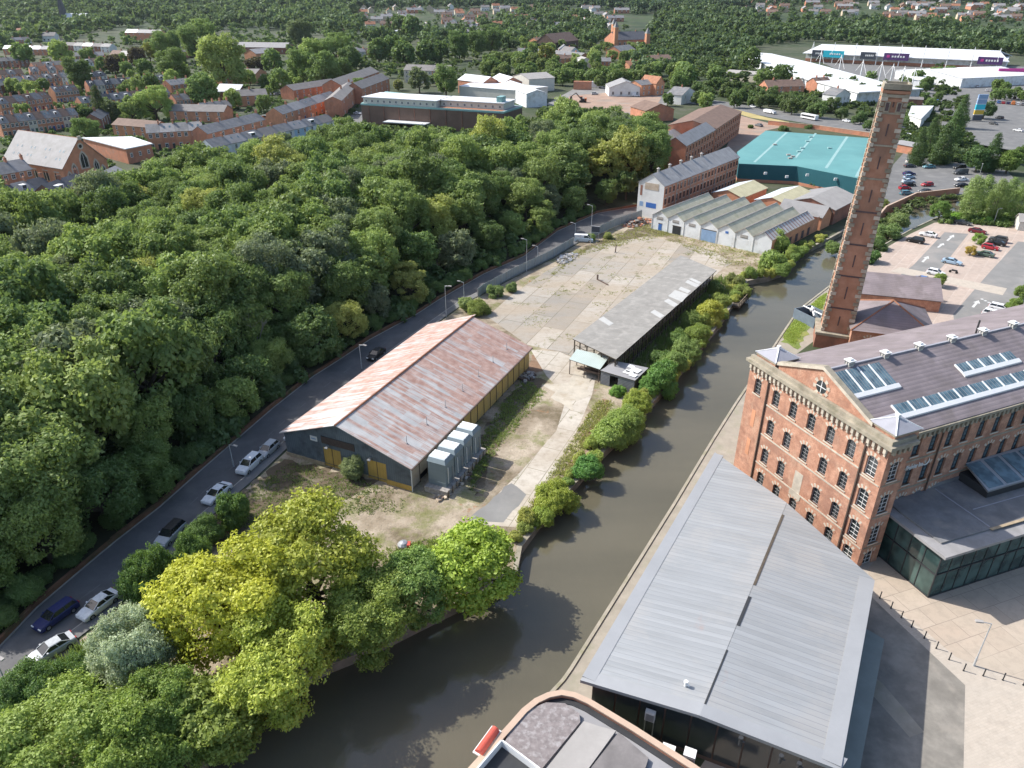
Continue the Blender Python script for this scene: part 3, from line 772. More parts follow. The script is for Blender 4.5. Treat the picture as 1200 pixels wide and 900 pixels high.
# local: x along the long glazed side, y back to the mill
DEPTH = 11.5
core = MB(); core.box(1.6, 46, 1.6, DEPTH, 0, GH - .6, 'slate_dark'); core.box(.4, 46, .4, DEPTH, .01, .1, 'buff_stone'); core.box(.35, 46, .35, DEPTH, 3.35, 3.55, 'dark_metal'); obj('interior', core, gp_)
for k in range(8):
    bb = MB(); bb.box(.9 + k * 2.1, 2.1 + k * 2.1, 1.1, 1.35, .15, 2.4 if k % 3 else 1.2, ('cream_wall', 'steel', 'render_white')[k % 3])
    obj('display_panel', bb, gp_)
gf, gg = MB(), MB()
for (L_, T_) in ((45, Matrix.Identity(4)), (8.2, Matrix.Rotation(R(90), 4, 'Z') @ Matrix.Scale(-1, 4, (0, 1, 0)) @ Matrix.Identity(4))):
    n_ = int(L_ / 1.75)
    for k in range(n_ + 1):
        x = L_ * k / n_
        gf.box(x - .05, x + .05, -.06, .08, 0, GH - .4, 'dark_metal', T_)
        if k < n_:
            for z0, z1 in ((.12, 3.3), (3.5, GH - .45)):
                gg.box(x + .06, x + L_ / n_ - .06, 0, .03, z0, z1, 'glass_green', T_)
    for z in (0, 3.3, GH - .45): gf.box(-.05, L_, -.09, .06, z + .005, z + .15, 'dark_metal', T_)
obj('mullion', gf, gp_); obj('glazing', gg, gp_)
pr = MB()
pr.prism([(-.75, -.9), (46, -.9), (46, DEPTH + 1), (-.75, DEPTH - 2.2)], GH - .35, GH, 'slate_pale', 'slate_pale')
pro = obj('roof', pr, gp_)
pd = MB(); pd.prism([(.6, 1.0), (46, .6), (46, DEPTH + .6), (.6, DEPTH - 2.6)], GH, GH + .22, 'slate', 'slate'); pd.prism([(2.2, DEPTH - 2.4), (46, DEPTH - 1.2), (46, DEPTH + .5), (2.2, DEPTH - .4)], GH + .22, GH + .75, 'slate', 'slate')
pd.box(8, 8.14, 1.2, DEPTH - 2.6, GH + .22, GH + .27, 'lead'); pd.box(9, 46, 4.2, 4.32, GH + .22, GH + .27, 'lead')
pd.box(7.8, 46, .62, .98, GH + .22, GH + .30, 'timber_pale')
obj('roof_deck', pd, pro)
rl = MB(); fr_ = MB(); pan = MB()
z_ = GH + 1.5
rl.slab([(12, 5.2, z_), (46, 5.8, z_), (46, 10.6, z_ + 1.0), (13, 9.6, z_ + 1.0)], .25, 'steel')
rlo = obj('rooflight', rl, pro)
for k in range(11):
    a, b = 12.4 + k * 3, 12.4 + k * 3 + 2.5
    pan.slab([(a + .1, 5.5, z_ + .1), (b, 5.5, z_ + .1), (b + .3, 9.4, z_ + .98), (a + .4, 9.4, z_ + .98)], .06, 'glass_sky')
obj('pane', pan, rlo)
cu_ = MB(); cu_.box(12.4, 46, 5.4, 9.8, GH + .2, z_ - .2, 'dark_metal'); obj('upstand', cu_, rlo)

# ================================================================== GREY METAL-ROOFED HALL
q = NT('standing_seam')
sp = q.n('SeparateXYZ'); q.t.links.new(q.tc.outputs['Object'], sp.inputs[0])
fr_ = q.math('FRACT', q.math('DIVIDE', sp.outputs['Y'], .62))
wn_ = q.n('TexWhiteNoise'); wn_.noise_dimensions = '1D'; q.put(wn_.inputs['W'], q.math('FLOOR', q.math('DIVIDE', sp.outputs['Y'], .62)))
a = q.mix(wn_.outputs['Value'], (.33, .34, .345), (.385, .395, .40))
a = q.mix(q.ramp(q.noise(.6, 6, q.vec((.25, 2.2, 1)), .7), (.42, 0.0), (.72, .55)), a, (.26, .265, .26))
a = q.mix(q.ramp(q.noise(.14, 6, q.vec(loc=(4, 1, 0)), .7), (.5, 0.0), (.66, .6)), a, (.41, .395, .375))
a = q.mix(q.ramp(q.noise(.33, 5, q.vec((1, .5, 1), loc=(8, 2, 0))), (.66, 0.0), (.74, .4)), a, (.42, .27, .22))
a = q.mix(q.math('MULTIPLY', q.math('LESS_THAN', fr_, .1), .75), a, (.25, .255, .265))
q.bump(q.math('PINGPONG', fr_, .5), .3, .18)
q.done(a, .5, .25, .35)
plain('roof_edge', (.385, .39, .395), .5, .08, .3, metal=.3)
hq = [P(838, 530, 6), P(1025, 680, 6), P(985, 903, 6), P(680, 797, 6)]     # back-left, back-right, front-right, front-left
HO = Vector((hq[3].x, hq[3].y, 0)); HA = ang(hq[3], hq[2])
hall = thing('metal_roof_hall', 'long low hall under a pale grey standing seam metal roof by the canal', 'hall', HO, HA)
hl = [toloc(p, HO, HA) for p in hq]
bl_, br_, fr2, fl2 = [(p.x, p.y) for p in hl]
ins = lambda p, q_, d: (p[0] + (q_[0] - p[0]) * d, p[1] + (q_[1] - p[1]) * d)
hw_ = MB()
cxm = ((bl_[0] + br_[0] + fr2[0] + fl2[0]) / 4, (bl_[1] + br_[1] + fr2[1] + fl2[1]) / 4)
inn = [ins(p, cxm, k) for p, k in ((fl2, .07), (fr2, .05), (br_, .03), (bl_, .03))]
hw_.prism(inn, -.3, 5.6, 'brick_brown'); obj('wall', hw_, hall)
gl_ = MB(); y0_ = inn[0][1]
n_ = 9
for k in range(n_):
    a = ins(inn[0], inn[1], k / n_); b = ins(inn[0], inn[1], (k + .93) / n_)
    gl_.prism([(a[0], a[1] - .08), (b[0], b[1] - .08), (b[0], b[1] - .02), (a[0], a[1] - .02)], .6, 5.2, 'glass_dark')
obj('window', gl_, hall)
# roof: left plane and right plane, the joint between them a stepped slot
jt = toloc(P(917, 603, 6.3), HO, HA); jb = toloc(P(820, 840, 6.3), HO, HA)
top_e = ins(bl_, br_, .5); bot_e = ins(fl2, fr2, .5)
jx = lambda y: jb.x + (jt.x - jb.x) * (y - jb.y) / (jt.y - jb.y)
ytop = bl_[1] + (br_[1] - bl_[1]) * ((jt.x - bl_[0]) / (br_[0] - bl_[0])); ybot = fl2[1]
zr = 6.75
rA = MB(); rA.slab([(fl2[0], fl2[1], 6), (jx(ybot), ybot, zr), (jx(ytop), ytop, zr), (bl_[0], bl_[1], 6)], .35, 'standing_seam', 'roof_edge')
rAo = obj('roof', rA, hall)
rB = MB(); rB.slab([(jx(ybot) + .03, ybot, zr - .02), (fr2[0], fr2[1], 6), (br_[0], br_[1], 6), (jx(ytop) + .03, ytop, zr - .02)], .35, 'standing_seam', 'roof_edge')
rBo = obj('roof', rB, hall)
sl = MB()
for a, b in ((.02, .25), (.36, .5), (.56, .98)):
    y0, y1 = jb.y + (jt.y - jb.y) * a, jb.y + (jt.y - jb.y) * b
    wd_ = .14 if a < .1 else (.3 if a < .5 else .26)
    sl.slab([(jx(y0) - .02, y0, zr + .03), (jx(y0) + wd_, y0, zr + .02), (jx(y1) + wd_, y1, zr + .02), (jx(y1) - .02, y1, zr + .03)], .05, 'dark_metal' if a < .5 else 'wood_dark')
obj('roof_slot', sl, rBo)['label'] = 'dark stepped slot along the roof joint'
eg = MB()
def strip(p, q_, w_, zz_, side):
    d = Vector((q_[0] - p[0], q_[1] - p[1])).normalized(); nn = Vector((-d.y, d.x)) * side
    f = [(p[0], p[1]), (q_[0], q_[1]), (q_[0] + nn.x * w_, q_[1] + nn.y * w_), (p[0] + nn.x * w_, p[1] + nn.y * w_)]
    if side < 0: f = f[::-1]
    eg.prism(f, zz_ - .3, zz_, 'roof_edge')
strip(ins(fl2, bl_, .01), ins(fl2, bl_, .99), 1.25, 6.13, -1); strip(ins(fr2, br_, .01), ins(fr2, br_, .99), 1.5, 6.17, 1)
obj('gutter_band', eg, hall)
fb = MB(); fb.slab([(fl2[0], fl2[1] - .02, 6.03), (jx(ybot), ybot - .02, zr + .03), (jx(ybot + 1.3), ybot + 1.3, zr + .04), (fl2[0] + .6, fl2[1] + 1.3, 6.06)], .03, 'roof_edge')
fb.slab([(jx(ybot), ybot - .02, zr + .03), (fr2[0], fr2[1] - .02, 6.03), (fr2[0] + .5, fr2[1] + 1.3, 6.06), (jx(ybot + 1.3), ybot + 1.3, zr + .04)], .03, 'roof_edge')
obj('eaves_band', fb, hall)
for (x, y, lab) in ((803, 800, 'white_paint'), (867, 866, 'dark_metal'), (914, 887, 'dark_metal'), (935, 896, 'dark_metal')):
    p = toloc(P(x, y + 5, 6.5), HO, HA); vv = MB()
    vv.tube((0, 0, 0), (0, 0, .75), .13, lab, 8); vv.tube((0, 0, .75), (0, 0, .95), .2, lab, 8); vv.tube((0, 0, .6), (.35, -.1, .6), .08, lab, 6)
    obj('roof_vent', vv, hall, (p.x, p.y, 6.3))
plain('canopy_grey', (.20, .225, .21), .5, .15, .4)
ct = thing('glazed_canopy', 'narrow grey-green glazed lean-to canopy along the hall beside the cobbles', 'canopy', HO, HA)
cm_ = MB()
for z, k in ((3.2, 0),):
    p0, p1 = ins(br_, fr2, .18), ins(br_, fr2, 1.1)
    d = Vector((p1[0] - p0[0], p1[1] - p0[1])).normalized(); nn = Vector((d.y, -d.x)) * -1
    n_ = 9
    cm_.slab([(p0[0] - .8, p0[1], 3.5), (p1[0] - .8, p1[1], 3.5), (p1[0] + 1.5, p1[1] - .5, 3.1), (p0[0] + 2.0, p0[1] - .8, 3.1)][::1], .12, 'canopy_grey', 'steel')
obj('canopy_roof', cm_, ct)
cb = MB()
for k in (0, 3, 6, 9, 11):
    a = ins(p0, p1, k / 11); cb.tube((a[0] + 1.3, a[1] - .6, 0), (a[0] + 1.3, a[1] - .6, 3.1), .07, 'steel')
obj('canopy_post', cb, ct)

# ================================================================== CURVED-PARAPET BUILDING at the bottom edge
CZ = 6.2
cur = [P(x, y, CZ) for x, y in ((500, 958), (545, 905), (575, 872), (597, 848), (612, 831), (627, 819), (642, 812), (658, 809), (674, 812), (692, 820), (745, 852), (815, 897), (870, 935))]
cb_o = Vector((cur[7].x, cur[7].y, 0))
crb = thing('curved_roof_building', 'brick waterside building with rounded corner, flat felt roof and tan coping', 'building', cb_o)
cl = [(p.x - cb_o.x, p.y - cb_o.y) for p in cur]
def inset2(pts, d):
    o = []
    for i in range(len(pts)):
        a, b = pts[max(i - 1, 0)], pts[min(i + 1, len(pts) - 1)]; e = Vector((b[0] - a[0], b[1] - a[1])).normalized(); o.append((pts[i][0] + e.y * d, pts[i][1] - e.x * d))
    return o
closing = [(cl[-1][0] - 3, cl[-1][1] - 10), (cl[0][0] + 4, cl[0][1] - 8)]
wl = MB(); foot = (cl + closing)[::-1]
wl.prism(foot, -2.2, CZ - .5, 'brick_red', 'felt_grey'); obj('wall', wl, crb)
pp = MB(); cpn = MB(); i1, i2, o1 = inset2(cl, .42), inset2(cl, .5), inset2(cl, -.06)
for i in range(len(cl) - 1):
    pp.prism([cl[i + 1], cl[i], i1[i], i1[i + 1]], CZ - .52, CZ - .1, 'brick_red')
    cpn.prism([o1[i + 1], o1[i], i2[i], i2[i + 1]], CZ - .1, CZ + .03, 'coping_tan')
obj('parapet', pp, crb); obj('coping', cpn, crb)
gt = MB(); g1, g2 = inset2(cl, .44), inset2(cl, 1.0)
for i in range(len(cl) - 1): gt.prism([g1[i + 1], g1[i], g2[i], g2[i + 1]], CZ - .5, CZ - .42, 'dark_metal')
obj('gutter', gt, crb)
plain('felt_spotted', (.24, .21, .205), .95, .3, 2.5, second=(.37, .35, .345)); plain('felt_pale', (.36, .34, .32), .95, .15, .4); plain('felt_dark', (.20, .185, .18), .95, .25, .7)
LQ = lambda *pp, z=CZ: [(P(x, y, z).x - cb_o.x, P(x, y, z).y - cb_o.y, z) for x, y in pp]
zd = CZ - .12
for (m, qd) in (('felt_spotted', ((590, 873), (600, 850), (618, 832), (640, 823), (662, 824), (679, 836), (680, 846), (634, 902), (600, 940), (548, 940), (570, 900))), ('felt_pale', ((684, 845), (702, 851), (722, 856), (690, 900), (650, 945), (612, 940), (638, 903))), ('felt_dark', ((725, 858), (760, 888), (757, 898), (735, 940), (660, 945), (690, 903)))):
    mb = MB(); mb.slab(LQ(*qd, z=zd)[::-1], .25, m); obj('roof_section', mb, crb)
lw = MB(); li = LQ((560, 905), (588, 872), (632, 905), (600, 940), z=CZ + .3)
for k in range(4):
    a, b = Vector(li[k]), Vector(li[(k + 1) % 4]); d = (b - a).normalized(); nn = Vector((-d.y, d.x, 0)) * .12
    lw.prism([(a.x, a.y), (b.x, b.y), (b.x + nn.x, b.y + nn.y), (a.x + nn.x, a.y + nn.y)], CZ - .2, CZ + .75, 'white_paint')
lw.face([(p[0], p[1], CZ - .05) for p in li][::-1], 'dark_metal')
obj('lightwell', lw, crb)['label'] = 'white-walled lightwell in the flat roof'
th = thing('roof_hatch', 'faded red curved hatch hood on the flat roof corner', 'hatch', Vector((P(571, 868, CZ + .1).x, P(571, 868, CZ + .1).y, CZ)), R(58))
hb = MB(); nk = 8
for k in range(nk):
    a, b = math.pi * k / nk, math.pi * (k + 1) / nk
    hb.face([(-1.3, -.4 * math.cos(a), .02 + .42 * math.sin(a)), (1.3, -.4 * math.cos(a), .02 + .42 * math.sin(a)), (1.3, -.4 * math.cos(b), .02 + .42 * math.sin(b)), (-1.3, -.4 * math.cos(b), .02 + .42 * math.sin(b))], 'paint_red')
for x in (-1.3, 1.3): hb.face([(x, -.4 * math.cos(math.pi * k / nk), .02 + .42 * math.sin(math.pi * k / nk)) for k in range(nk + 1)], 'paint_red')
obj('hood', hb, th); hb = MB(); hb.box(-1.45, 1.45, -.5, .5, -.1, .02, 'white_paint'); obj('frame', hb, th)
# plant between the two buildings
for (x, y, lab, sz) in ((762, 838, 'white air-conditioning unit on a bracket in the gap beside the hall', (.9, .45, 1.1)), (783, 880, 'white plant unit with pipes in the gap by the parapet, lower left one', (1.1, .8, 1.0)), (808, 886, 'boxy white plant unit in the gap by the parapet, nearest the glass hall', (1.0, .9, 1.1))):
    p = P(x, y, 4.0); t = thing('plant_unit', lab, 'air conditioner', (p.x, p.y, 3.4), HA); b = MB()
    b.box(-sz[0] / 2, sz[0] / 2, -sz[1] / 2, sz[1] / 2, 0, sz[2], 'white_paint'); obj('casing', b, t)
    b = MB(); 
    for k in range(7): b.box(-sz[0] / 2 + .08, sz[0] / 2 - .08, -sz[1] / 2 - .03, -sz[1] / 2 - .004, .1 + k * .12, .17 + k * .12, 'steel')
    obj('grille', b, t); b = MB()
    for s in (-1, 1): b.tube((s * sz[0] / 2.3, 0, -3.4), (s * sz[0] / 2.3, 0, 0), .05, 'steel')
    obj('leg', b, t)

# ================================================================== CHIMNEY and boiler house
q = NT('brick_chimney')
a = q.mix(q.ramp(q.noise(.5, 5), (.35, 0.0), (.65, 1.0)), (.38, .19, .12), (.47, .26, .175))
q.done(q.mix(q.ramp(q.noise(.16, 4, q.vec((1, 1, .55))), (.46, 0.0), (.62, .75)), a, (.23, .145, .105)), .9)
CA = R(-20)
CP = P(975, 407); CP = Vector((63.2, 131.5, 0))
chm = thing('factory_chimney', 'very tall square brick factory chimney with pale stone quoins by the canal', 'chimney', CP, CA)
hw0, hw1, CH = 2.8, 1.98, 47.6
hwz = lambda z: hw0 + (hw1 - hw0) * z / CH
sh_ = MB(); stages = [3.2, 8.2, 14.6, 20.6, 26.6, 32.4, 38.0, 43.2, 46.4]
for i in range(len(stages) - 1):
    z0, z1 = stages[i], stages[i + 1]; a, b = hwz(z0) - .12, hwz(z1) - .12
    v = [(-a, -a, z0), (a, -a, z0), (a, a, z0), (-a, a, z0), (-b, -b, z1), (b, -b, z1), (b, b, z1), (-b, b, z1)]
    for f in ((0, 1, 5, 4), (1, 2, 6, 5), (2, 3, 7, 6), (3, 0, 4, 7)): sh_.face([v[k] for k in f], 'brick_chimney')
    # recessed slot on each face
    zc0, zc1 = z0 + (z1 - z0) * .3, z0 + (z1 - z0) * .68; am = hwz((z0 + z1) / 2) - .1
    for T in (Matrix.Rotation(k * math.pi / 2, 4, 'Z') for k in range(4)):
        sh_.box(-.11, .11, -am - .03, -am + .1, zc0, zc1, 'brick_blue', T)
obj('shaft', sh_, chm)
QN = {(sx, sy): MB() for sx in (-1, 1) for sy in (-1, 1)}; z = 3.3; k = 0
while z < 46.3:
    hgt = .62; a = hwz(z) + .04; L1 = 1.0 if k % 2 else .62; L2 = .62 if k % 2 else 1.0
    for sx in (-1, 1):
        for sy in (-1, 1):
            qn = QN[sx, sy]; qn.box(min(sx * a, sx * (a - L1)), max(sx * a, sx * (a - L1)), min(sy * a, sy * (a - .3)), max(sy * a, sy * (a - .3)), z, z + hgt, 'stone_weathered' if k % 3 else 'stone_pale')
            qn.box(min(sx * (a - .002), sx * (a - .3)), max(sx * (a - .002), sx * (a - .3)), min(sy * (a - .301), sy * (a - L2)), max(sy * (a - .301), sy * (a - L2)), z, z + hgt, 'stone_weathered')
    z += .82; k += 1
[obj('quoin', qn, chm) for qn in QN.values()]
for z in stages[1:-1]: bn = MB(); a = hwz(z) - .03; bn.box(-a, a, -a, a, z - .14, z + .14, 'stone_weathered' if z > 30 else 'brick_blue'); obj('string_course', bn, chm)
pl = MB(); pl.box(-3.5, 3.5, -3.5, 3.5, -.5, 2.7, 'brick_dark'); pl.box(-3.7, 3.7, -3.7, 3.7, 2.7, 3.2, 'stone_weathered'); obj('plinth', pl, chm)
tp = MB()
for i, (z, e) in enumerate(((45.0, .03), (45.7, .07), (46.3, .11), (46.9, .15))): a = hwz(46) + e; tp.box(-a, a, -a, a, z, z + .45, 'stone_weathered' if i % 2 else 'brick_chimney')
a = hwz(46) + .08
for k in range(4):
    T = Matrix.Rotation(k * math.pi / 2, 4, 'Z'); tp.box(-a, a - .35, -a, -a + .35, 47.35, 47.8, 'stone_weathered', T)
    for u_ in (-.9, .9): tp.box(u_ - .25, u_ + .25, -hwz(43.5) - .14, -hwz(43.5) + .2, 43.6, 44.9, 'brick_blue', T); tp.box(u_ - .42, u_ + .42, -hwz(43.5) - .12, -hwz(43.5) + .2, 43.3, 45.0, 'stone_weathered', T)
obj('cap', tp, chm)
chm.rotation_euler = (R(.3), R(1.1), CA)
BO = P(999, 386, 5.2); BO = Vector((BO.x, BO.y, 0))
bh = thing('boiler_house', 'square brick boiler house with hipped purple slate roof behind the mill', 'boiler house', BO, R(-17))
b = MB(); b.box(0, 14.5, 0, 15, -.5, 5.1, 'brick_mill'); obj('wall', b, bh)
b = MB(); e = .4; q4 = [(-e, -e, 5.15), (14.5 + e, -e, 5.15), (14.5 + e, 15 + e, 5.15), (-e, 15 + e, 5.15)]; apx = (7.25, 7.5, 9.0)
for k in range(4): b.face([q4[k], q4[(k + 1) % 4], apx], 'mill_slate')
b.face(q4[::-1], 'stone_weathered')
ro_ = obj('roof', b, bh); b = MB()
for k in range(4): b.tube(q4[k], apx, .16, 'tile_orange', 5)
obj('hip_tiles', b, ro_)
for x in (3.2, 7.25, 11.3):
    inst([(n, m, o, (x, 0, 1.3) if o < 0 else (0, 0, 0), c, 0) for n, m, o, l, c, r in wk['bay']], bh)
t = thing('lean_to_roof', 'low pink-grey slate roof adjoining the boiler house, beside the parking lanes', 'outbuilding', P(1003, 356, 0), R(-17))
b = MB(); b.box(0, 16.5, 0, 6.4, 0, 2.3, 'brick_mill'); obj('wall', b, t); b = MB(); b.slab([(-.3, -.3, 2.6), (16.8, -.3, 2.6), (16.8, 6.7, 5.4), (-.3, 6.7, 5.4)], .15, 'mill_slate'); obj('roof', b, t)
t = thing('pump_house_tank', 'blue-grey open steel tank with white pipework at the chimney foot', 'tank', P(953, 385), R(24))
b = MB(); 
for x0, x1, y0, y1 in ((0, .15, 0, 6), (4.4, 4.55, 0, 6), (.15, 4.4, 0, .15), (.15, 4.4, 5.85, 6)): b.box(x0, x1, y0, y1, 0, 2.2, 'tank_bluegrey')
b.box(.15, 4.4, .15, 5.85, .1, .3, 'dark_metal'); obj('shell', b, t)
b = MB(); b.tube((.6, 1, 2.3), (3.9, 5, 2.3), .18, 'white_paint'); b.tube((2.2, .3, 2.5), (2.2, 5.7, 2.5), .15, 'white_paint'); b.ball((2.2, 3.2, 2.6), .55, 'white_paint'); obj('pipework', b, t)

# ================================================================== THE DERELICT SITE
q = NT('rust_roof')
sp = q.n('SeparateXYZ'); q.t.links.new(q.tc.outputs['Object'], sp.inputs[0])
st = q.noise(1, 5, q.vec((.12, 2.0, .12)), .6)
big_n = q.noise(.10, 3, q.vec(loc=(2, 7, 0)))
b = q.n('TexBrick', offset=.5)
q.put(b.inputs['Vector'], q.vec(rot=(0, 0, R(90)))); q.put(b.inputs['Color1'], (0, 0, 0)); q.put(b.inputs['Color2'], (1, 1, 1)); q.put(b.inputs['Mortar'], (.3, .3, .3))
b.inputs['Scale'].default_value = 1; b.inputs['Brick Width'].default_value = .85; b.inputs['Row Height'].default_value = 2.6; b.inputs['Mortar Size'].default_value = .01
cell = q.math('MULTIPLY', b.outputs['Color'], .16)
up_ = q.math('MULTIPLY', q.n('MapRange', Value=sp.outputs['Y'], From_Min=2.0, From_Max=20.0).outputs[0], .11)
fac = q.math('ADD', q.math('ADD', q.math('MULTIPLY', st, .95), cell), q.math('ADD', up_, q.math('MULTIPLY', big_n, .25)))
a = q.mix(q.ramp(q.noise(.5, 5), (.35, 0.0), (.65, 1.0)), (.42, .42, .415), (.54, .53, .515))
a = q.mix(q.ramp(fac, (.64, 0.0), (.80, .82)), a, q.mix(q.ramp(q.noise(.9, 4), (.35, 0.0), (.7, 1.0)), (.33, .155, .105), (.53, .34, .27)))
q.bump(q.math('PINGPONG', q.math('DIVIDE', sp.outputs['Y'], .3), .5), .4, .08)
q.done(a, .7, .1, .3)
striped('clad_bluegrey', (.135, .165, .19), (.09, .11, .13), .35, 'X', .2, .7, .18, .3, second=(.06, .07, .08))
striped('boards_yellow', (.50, .35, .12), (.30, .2, .08), .55, 'Y', .06, .8, .14, .4, second=(.40, .30, .14), bump=.1)
striped('boards_yellow_x', (.50, .33, .09), (.30, .2, .06), .55, 'X', .06, .8, .14, .4, bump=.1)
plain('panel_beige', (.50, .42, .33), .85, .18, .5, second=(.36, .26, .18))
SO, SA = Vector((-33.7, 92.0, 0)), R(-24.5)
SW, SD, EV, RG, RX = 21.7, 41.2, 4.2, 8.0, 10.1
shed = thing('rusty_roof_shed', 'large shed with rust-streaked gabled roof, blue-grey gable end and yellow side panels', 'shed', SO, SA)
w1 = MB()
hol = [(6.9, 10.0), (14.5, 17.7)]
facade(w1, (0, 0, 0), (1, 0, 0), (0, -1, 0), SW, .5, EV - .15, [(a, b_, .5, 3.3) for a, b_ in hol], .2, 'clad_bluegrey')
w1.face([(0, 0, EV - .15), (SW, 0, EV - .15), (RX, 0, RG - .15)], 'clad_bluegrey')
w1.face([(SW, SD, 0), (0, SD, 0), (0, SD, EV - .15), (RX, SD, RG - .15), (SW, SD, EV - .15)], 'clad_bluegrey')
w1.face([(0, SD, 0), (0, 0, 0), (0, 0, EV - .15), (0, SD, EV - .15)], 'clad_bluegrey')
w1.box(.1, SW - .3, .3, SD - .1, 0, .05, 'dark_metal')
obj('wall', w1, shed)
w2 = MB()
for k in range(12):
    y0, y1 = 13.2 + (SD - 13.2) * k / 12, 13.2 + (SD - 13.2) * (k + 1) / 12
    w2.box(SW - .1, SW, y0 + .12, y1, .2, EV - .35, 'boards_yellow'); w2.box(SW - .15, SW + .06, y0, y0 + .118, 0, EV - .2, 'wood_dark')
obj('side_panel', w2, shed)['label'] = 'yellow boarded side wall in bays'
w2 = MB()
for k in range(6):
    y0, y1 = 2.2 * k + .02, 2.2 * (k + 1); h0 = (.2, 1.2, .2, .9, .2, 1.6)[k]
    w2.box(SW - .08, SW - .01, y0 + .1, y1, h0, EV - .4, 'panel_beige'); w2.box(SW - .12, SW + .05, y0, y0 + .098, 0, EV - .25, 'wood_dark')
obj('side_panel', w2, shed)['label'] = 'pale broken panels by the tanks'
bs = MB(); bs.box(-.1, 6.9, -.12, .1, 0, .52, 'timber_pale'); bs.box(10, 14.5, -.12, .1, 0, .52, 'timber_pale'); bs.box(17.7, SW + .05, -.14, .1, 0, .75, 'boards_yellow_x'); obj('dwarf_wall', bs, shed)
for a, b_ in hol:
    d_ = MB(); d_.box(a, b_, .1, .16, 0, 3.3, 'boards_yellow_x'); m_ = (a + b_) / 2; d_.box(m_ - .04, m_ + .04, .06, .1, 0, 3.3, 'wood_dark'); obj('door', d_, shed)
vt = MB(); vt.box(6.9, 12.6, -.08, .05, 4.0, 5.2, 'dark_metal')
for k in range(7): vt.box(6.9, 12.6, -.12, -.08, 4.06 + k * .16, 4.12 + k * .16, 'iron_brown')
obj('louvre', vt, shed)
vt = MB(); vt.box(4.9, 6.1, -.08, .0, 3.95, 4.75, 'render_white'); vt.box(5.1, 5.9, -.1, -.08, 4.25, 4.45, 'blue_faded'); obj('notice', vt, shed)
vt = MB()
for x in (8.0, 15.3): vt.box(x - .15, x + .15, -.5, -.02, 3.7, 3.85, 'steel'); vt.box(x - .25, x + .25, -.75, -.45, 3.6, 3.72, 'steel')
obj('floodlight', vt, shed)
rR = MB(); ex = .45; sl_r = (RG - EV) / (SW - RX); sl_l = (RG - EV) / RX
rR.slab([(RX, -.5, RG), (SW + ex, -.5, EV - ex * sl_r), (SW + ex, SD + .4, EV - ex * sl_r), (RX, SD + .4, RG)], .12, 'rust_roof')
r1 = obj('roof', rR, shed)
rL = MB(); rL.slab([(-ex, -.5, EV - ex * sl_l), (RX - .01, -.5, RG - .01), (RX - .01, SD + 1.6, RG - .01), (-ex, SD + 1.6, EV - ex * sl_l)], .12, 'rust_roof')
r2 = obj('roof', rL, shed)
rc = MB(); rc.tube((RX, -.55, RG + .03), (RX, SD + .45, RG + .03), .16, 'tile_orange', 6); obj('ridge', rc, r1)
gt = MB(); gt.box(SW + ex, SW + ex + .16, -.5, SD + .4, EV - ex * sl_r - .2, EV - ex * sl_r - .04, 'iron_brown'); gt.tube((SW + .2, -.15, 0), (SW + .2, -.15, EV - .2), .08, 'render_white'); obj('gutter', gt, shed)
for k in range(7):
    y = 3.5 + 5.6 * k; x = SW - 2.6; z = RG - (x - RX) * sl_r; pv = MB(); pv.tube((x, y, z - .1), (x, y, z + 1.3), .045, 'steel'); pv.tube((x, y, z - .1), (x, y, z + .1), .14, 'steel', 6); obj('roof_pipe', pv, r1)
def SL(x, y, z=0): return Vector((SO.x + x * math.cos(SA) - y * math.sin(SA), SO.y + x * math.sin(SA) + y * math.cos(SA), z))
# tanks on a rubble-strewn plinth beside the shed
plain('tank_grey', (.20, .245, .265), .6, .1, .6); plain('tank_top', (.52, .57, .59), .55, .15, .8)
pb = thing('tank_plinth', 'low concrete and brick plinth under the grey tanks', 'plinth', SL(23.4, 1.2), SA)
b = MB(); b.box(0, 3.6, -.6, 11.4, 0, .9, 'rubble'); obj('base', b, pb)
b = MB()
for k in range(10): b.box(3.3, 3.7, -.5 + k * 1.2, -.1 + k * 1.2, .0, .5, 'timber_pale'); b.tube((3.75, -.5 + k * 1.2, 0), (3.75, -.5 + k * 1.2, 1.2), .05, 'iron_brown')
obj('timber_edge', b, pb)
tl = ('nearest of the four grey tanks beside the rusty shed', 'second grey tank from the front beside the rusty shed', 'third grey tank from the front beside the rusty shed', 'farthest of the four grey tanks beside the rusty shed')
for k in range(4):
    t = thing('storage_tank', tl[k], 'tank', SL(23.6, 1.5 + 2.75 * k, .9), SA, 'grey storage tanks beside the shed')
    w_, d_, h_ = 2.75, 2.45, 4.3; b = MB()
    b.prism([(0, 0), (w_, 0), (w_, d_), (0, d_)], 0, h_ - .55, 'tank_grey')
    for z in (.35, .6): b.box(-.04, w_ + .04, -.04, d_ + .04, z, z + .08, 'tank_grey')
    obj('shell', b, t); b = MB(); o_ = .1
    A_ = [(-o_, -o_, h_ - .54), (w_ + o_, -o_, h_ - .54), (w_ + o_, d_ + o_, h_ - .54), (-o_, d_ + o_, h_ - .54)]; B_ = [(.0, .3, h_), (w_ - .25, .3, h_), (w_ - .25, d_ - .3, h_), (.0, d_ - .3, h_)]
    for j in range(4): b.face([A_[j], A_[(j + 1) % 4], B_[(j + 1) % 4], B_[j]], 'tank_grey')
    b.face(B_, 'tank_top'); b.face(A_[::-1], 'tank_grey')
    for y in (.55, 1.15, 1.75): b.box(.02, w_ - .3, y, y + .35, h_ + .003, h_ + .06, 'white_paint')
    obj('cap', b, t); b = MB(); b.tube((w_ + .08, .6, .4), (w_ + .08, .6, 3.0), .06, 'white_paint'); b.tube((w_ + .15, 1.8, -.8), (w_ + .15, 1.8, 2.6), .05, 'steel'); obj('pipe', b, t)
rk = random.Random(5)
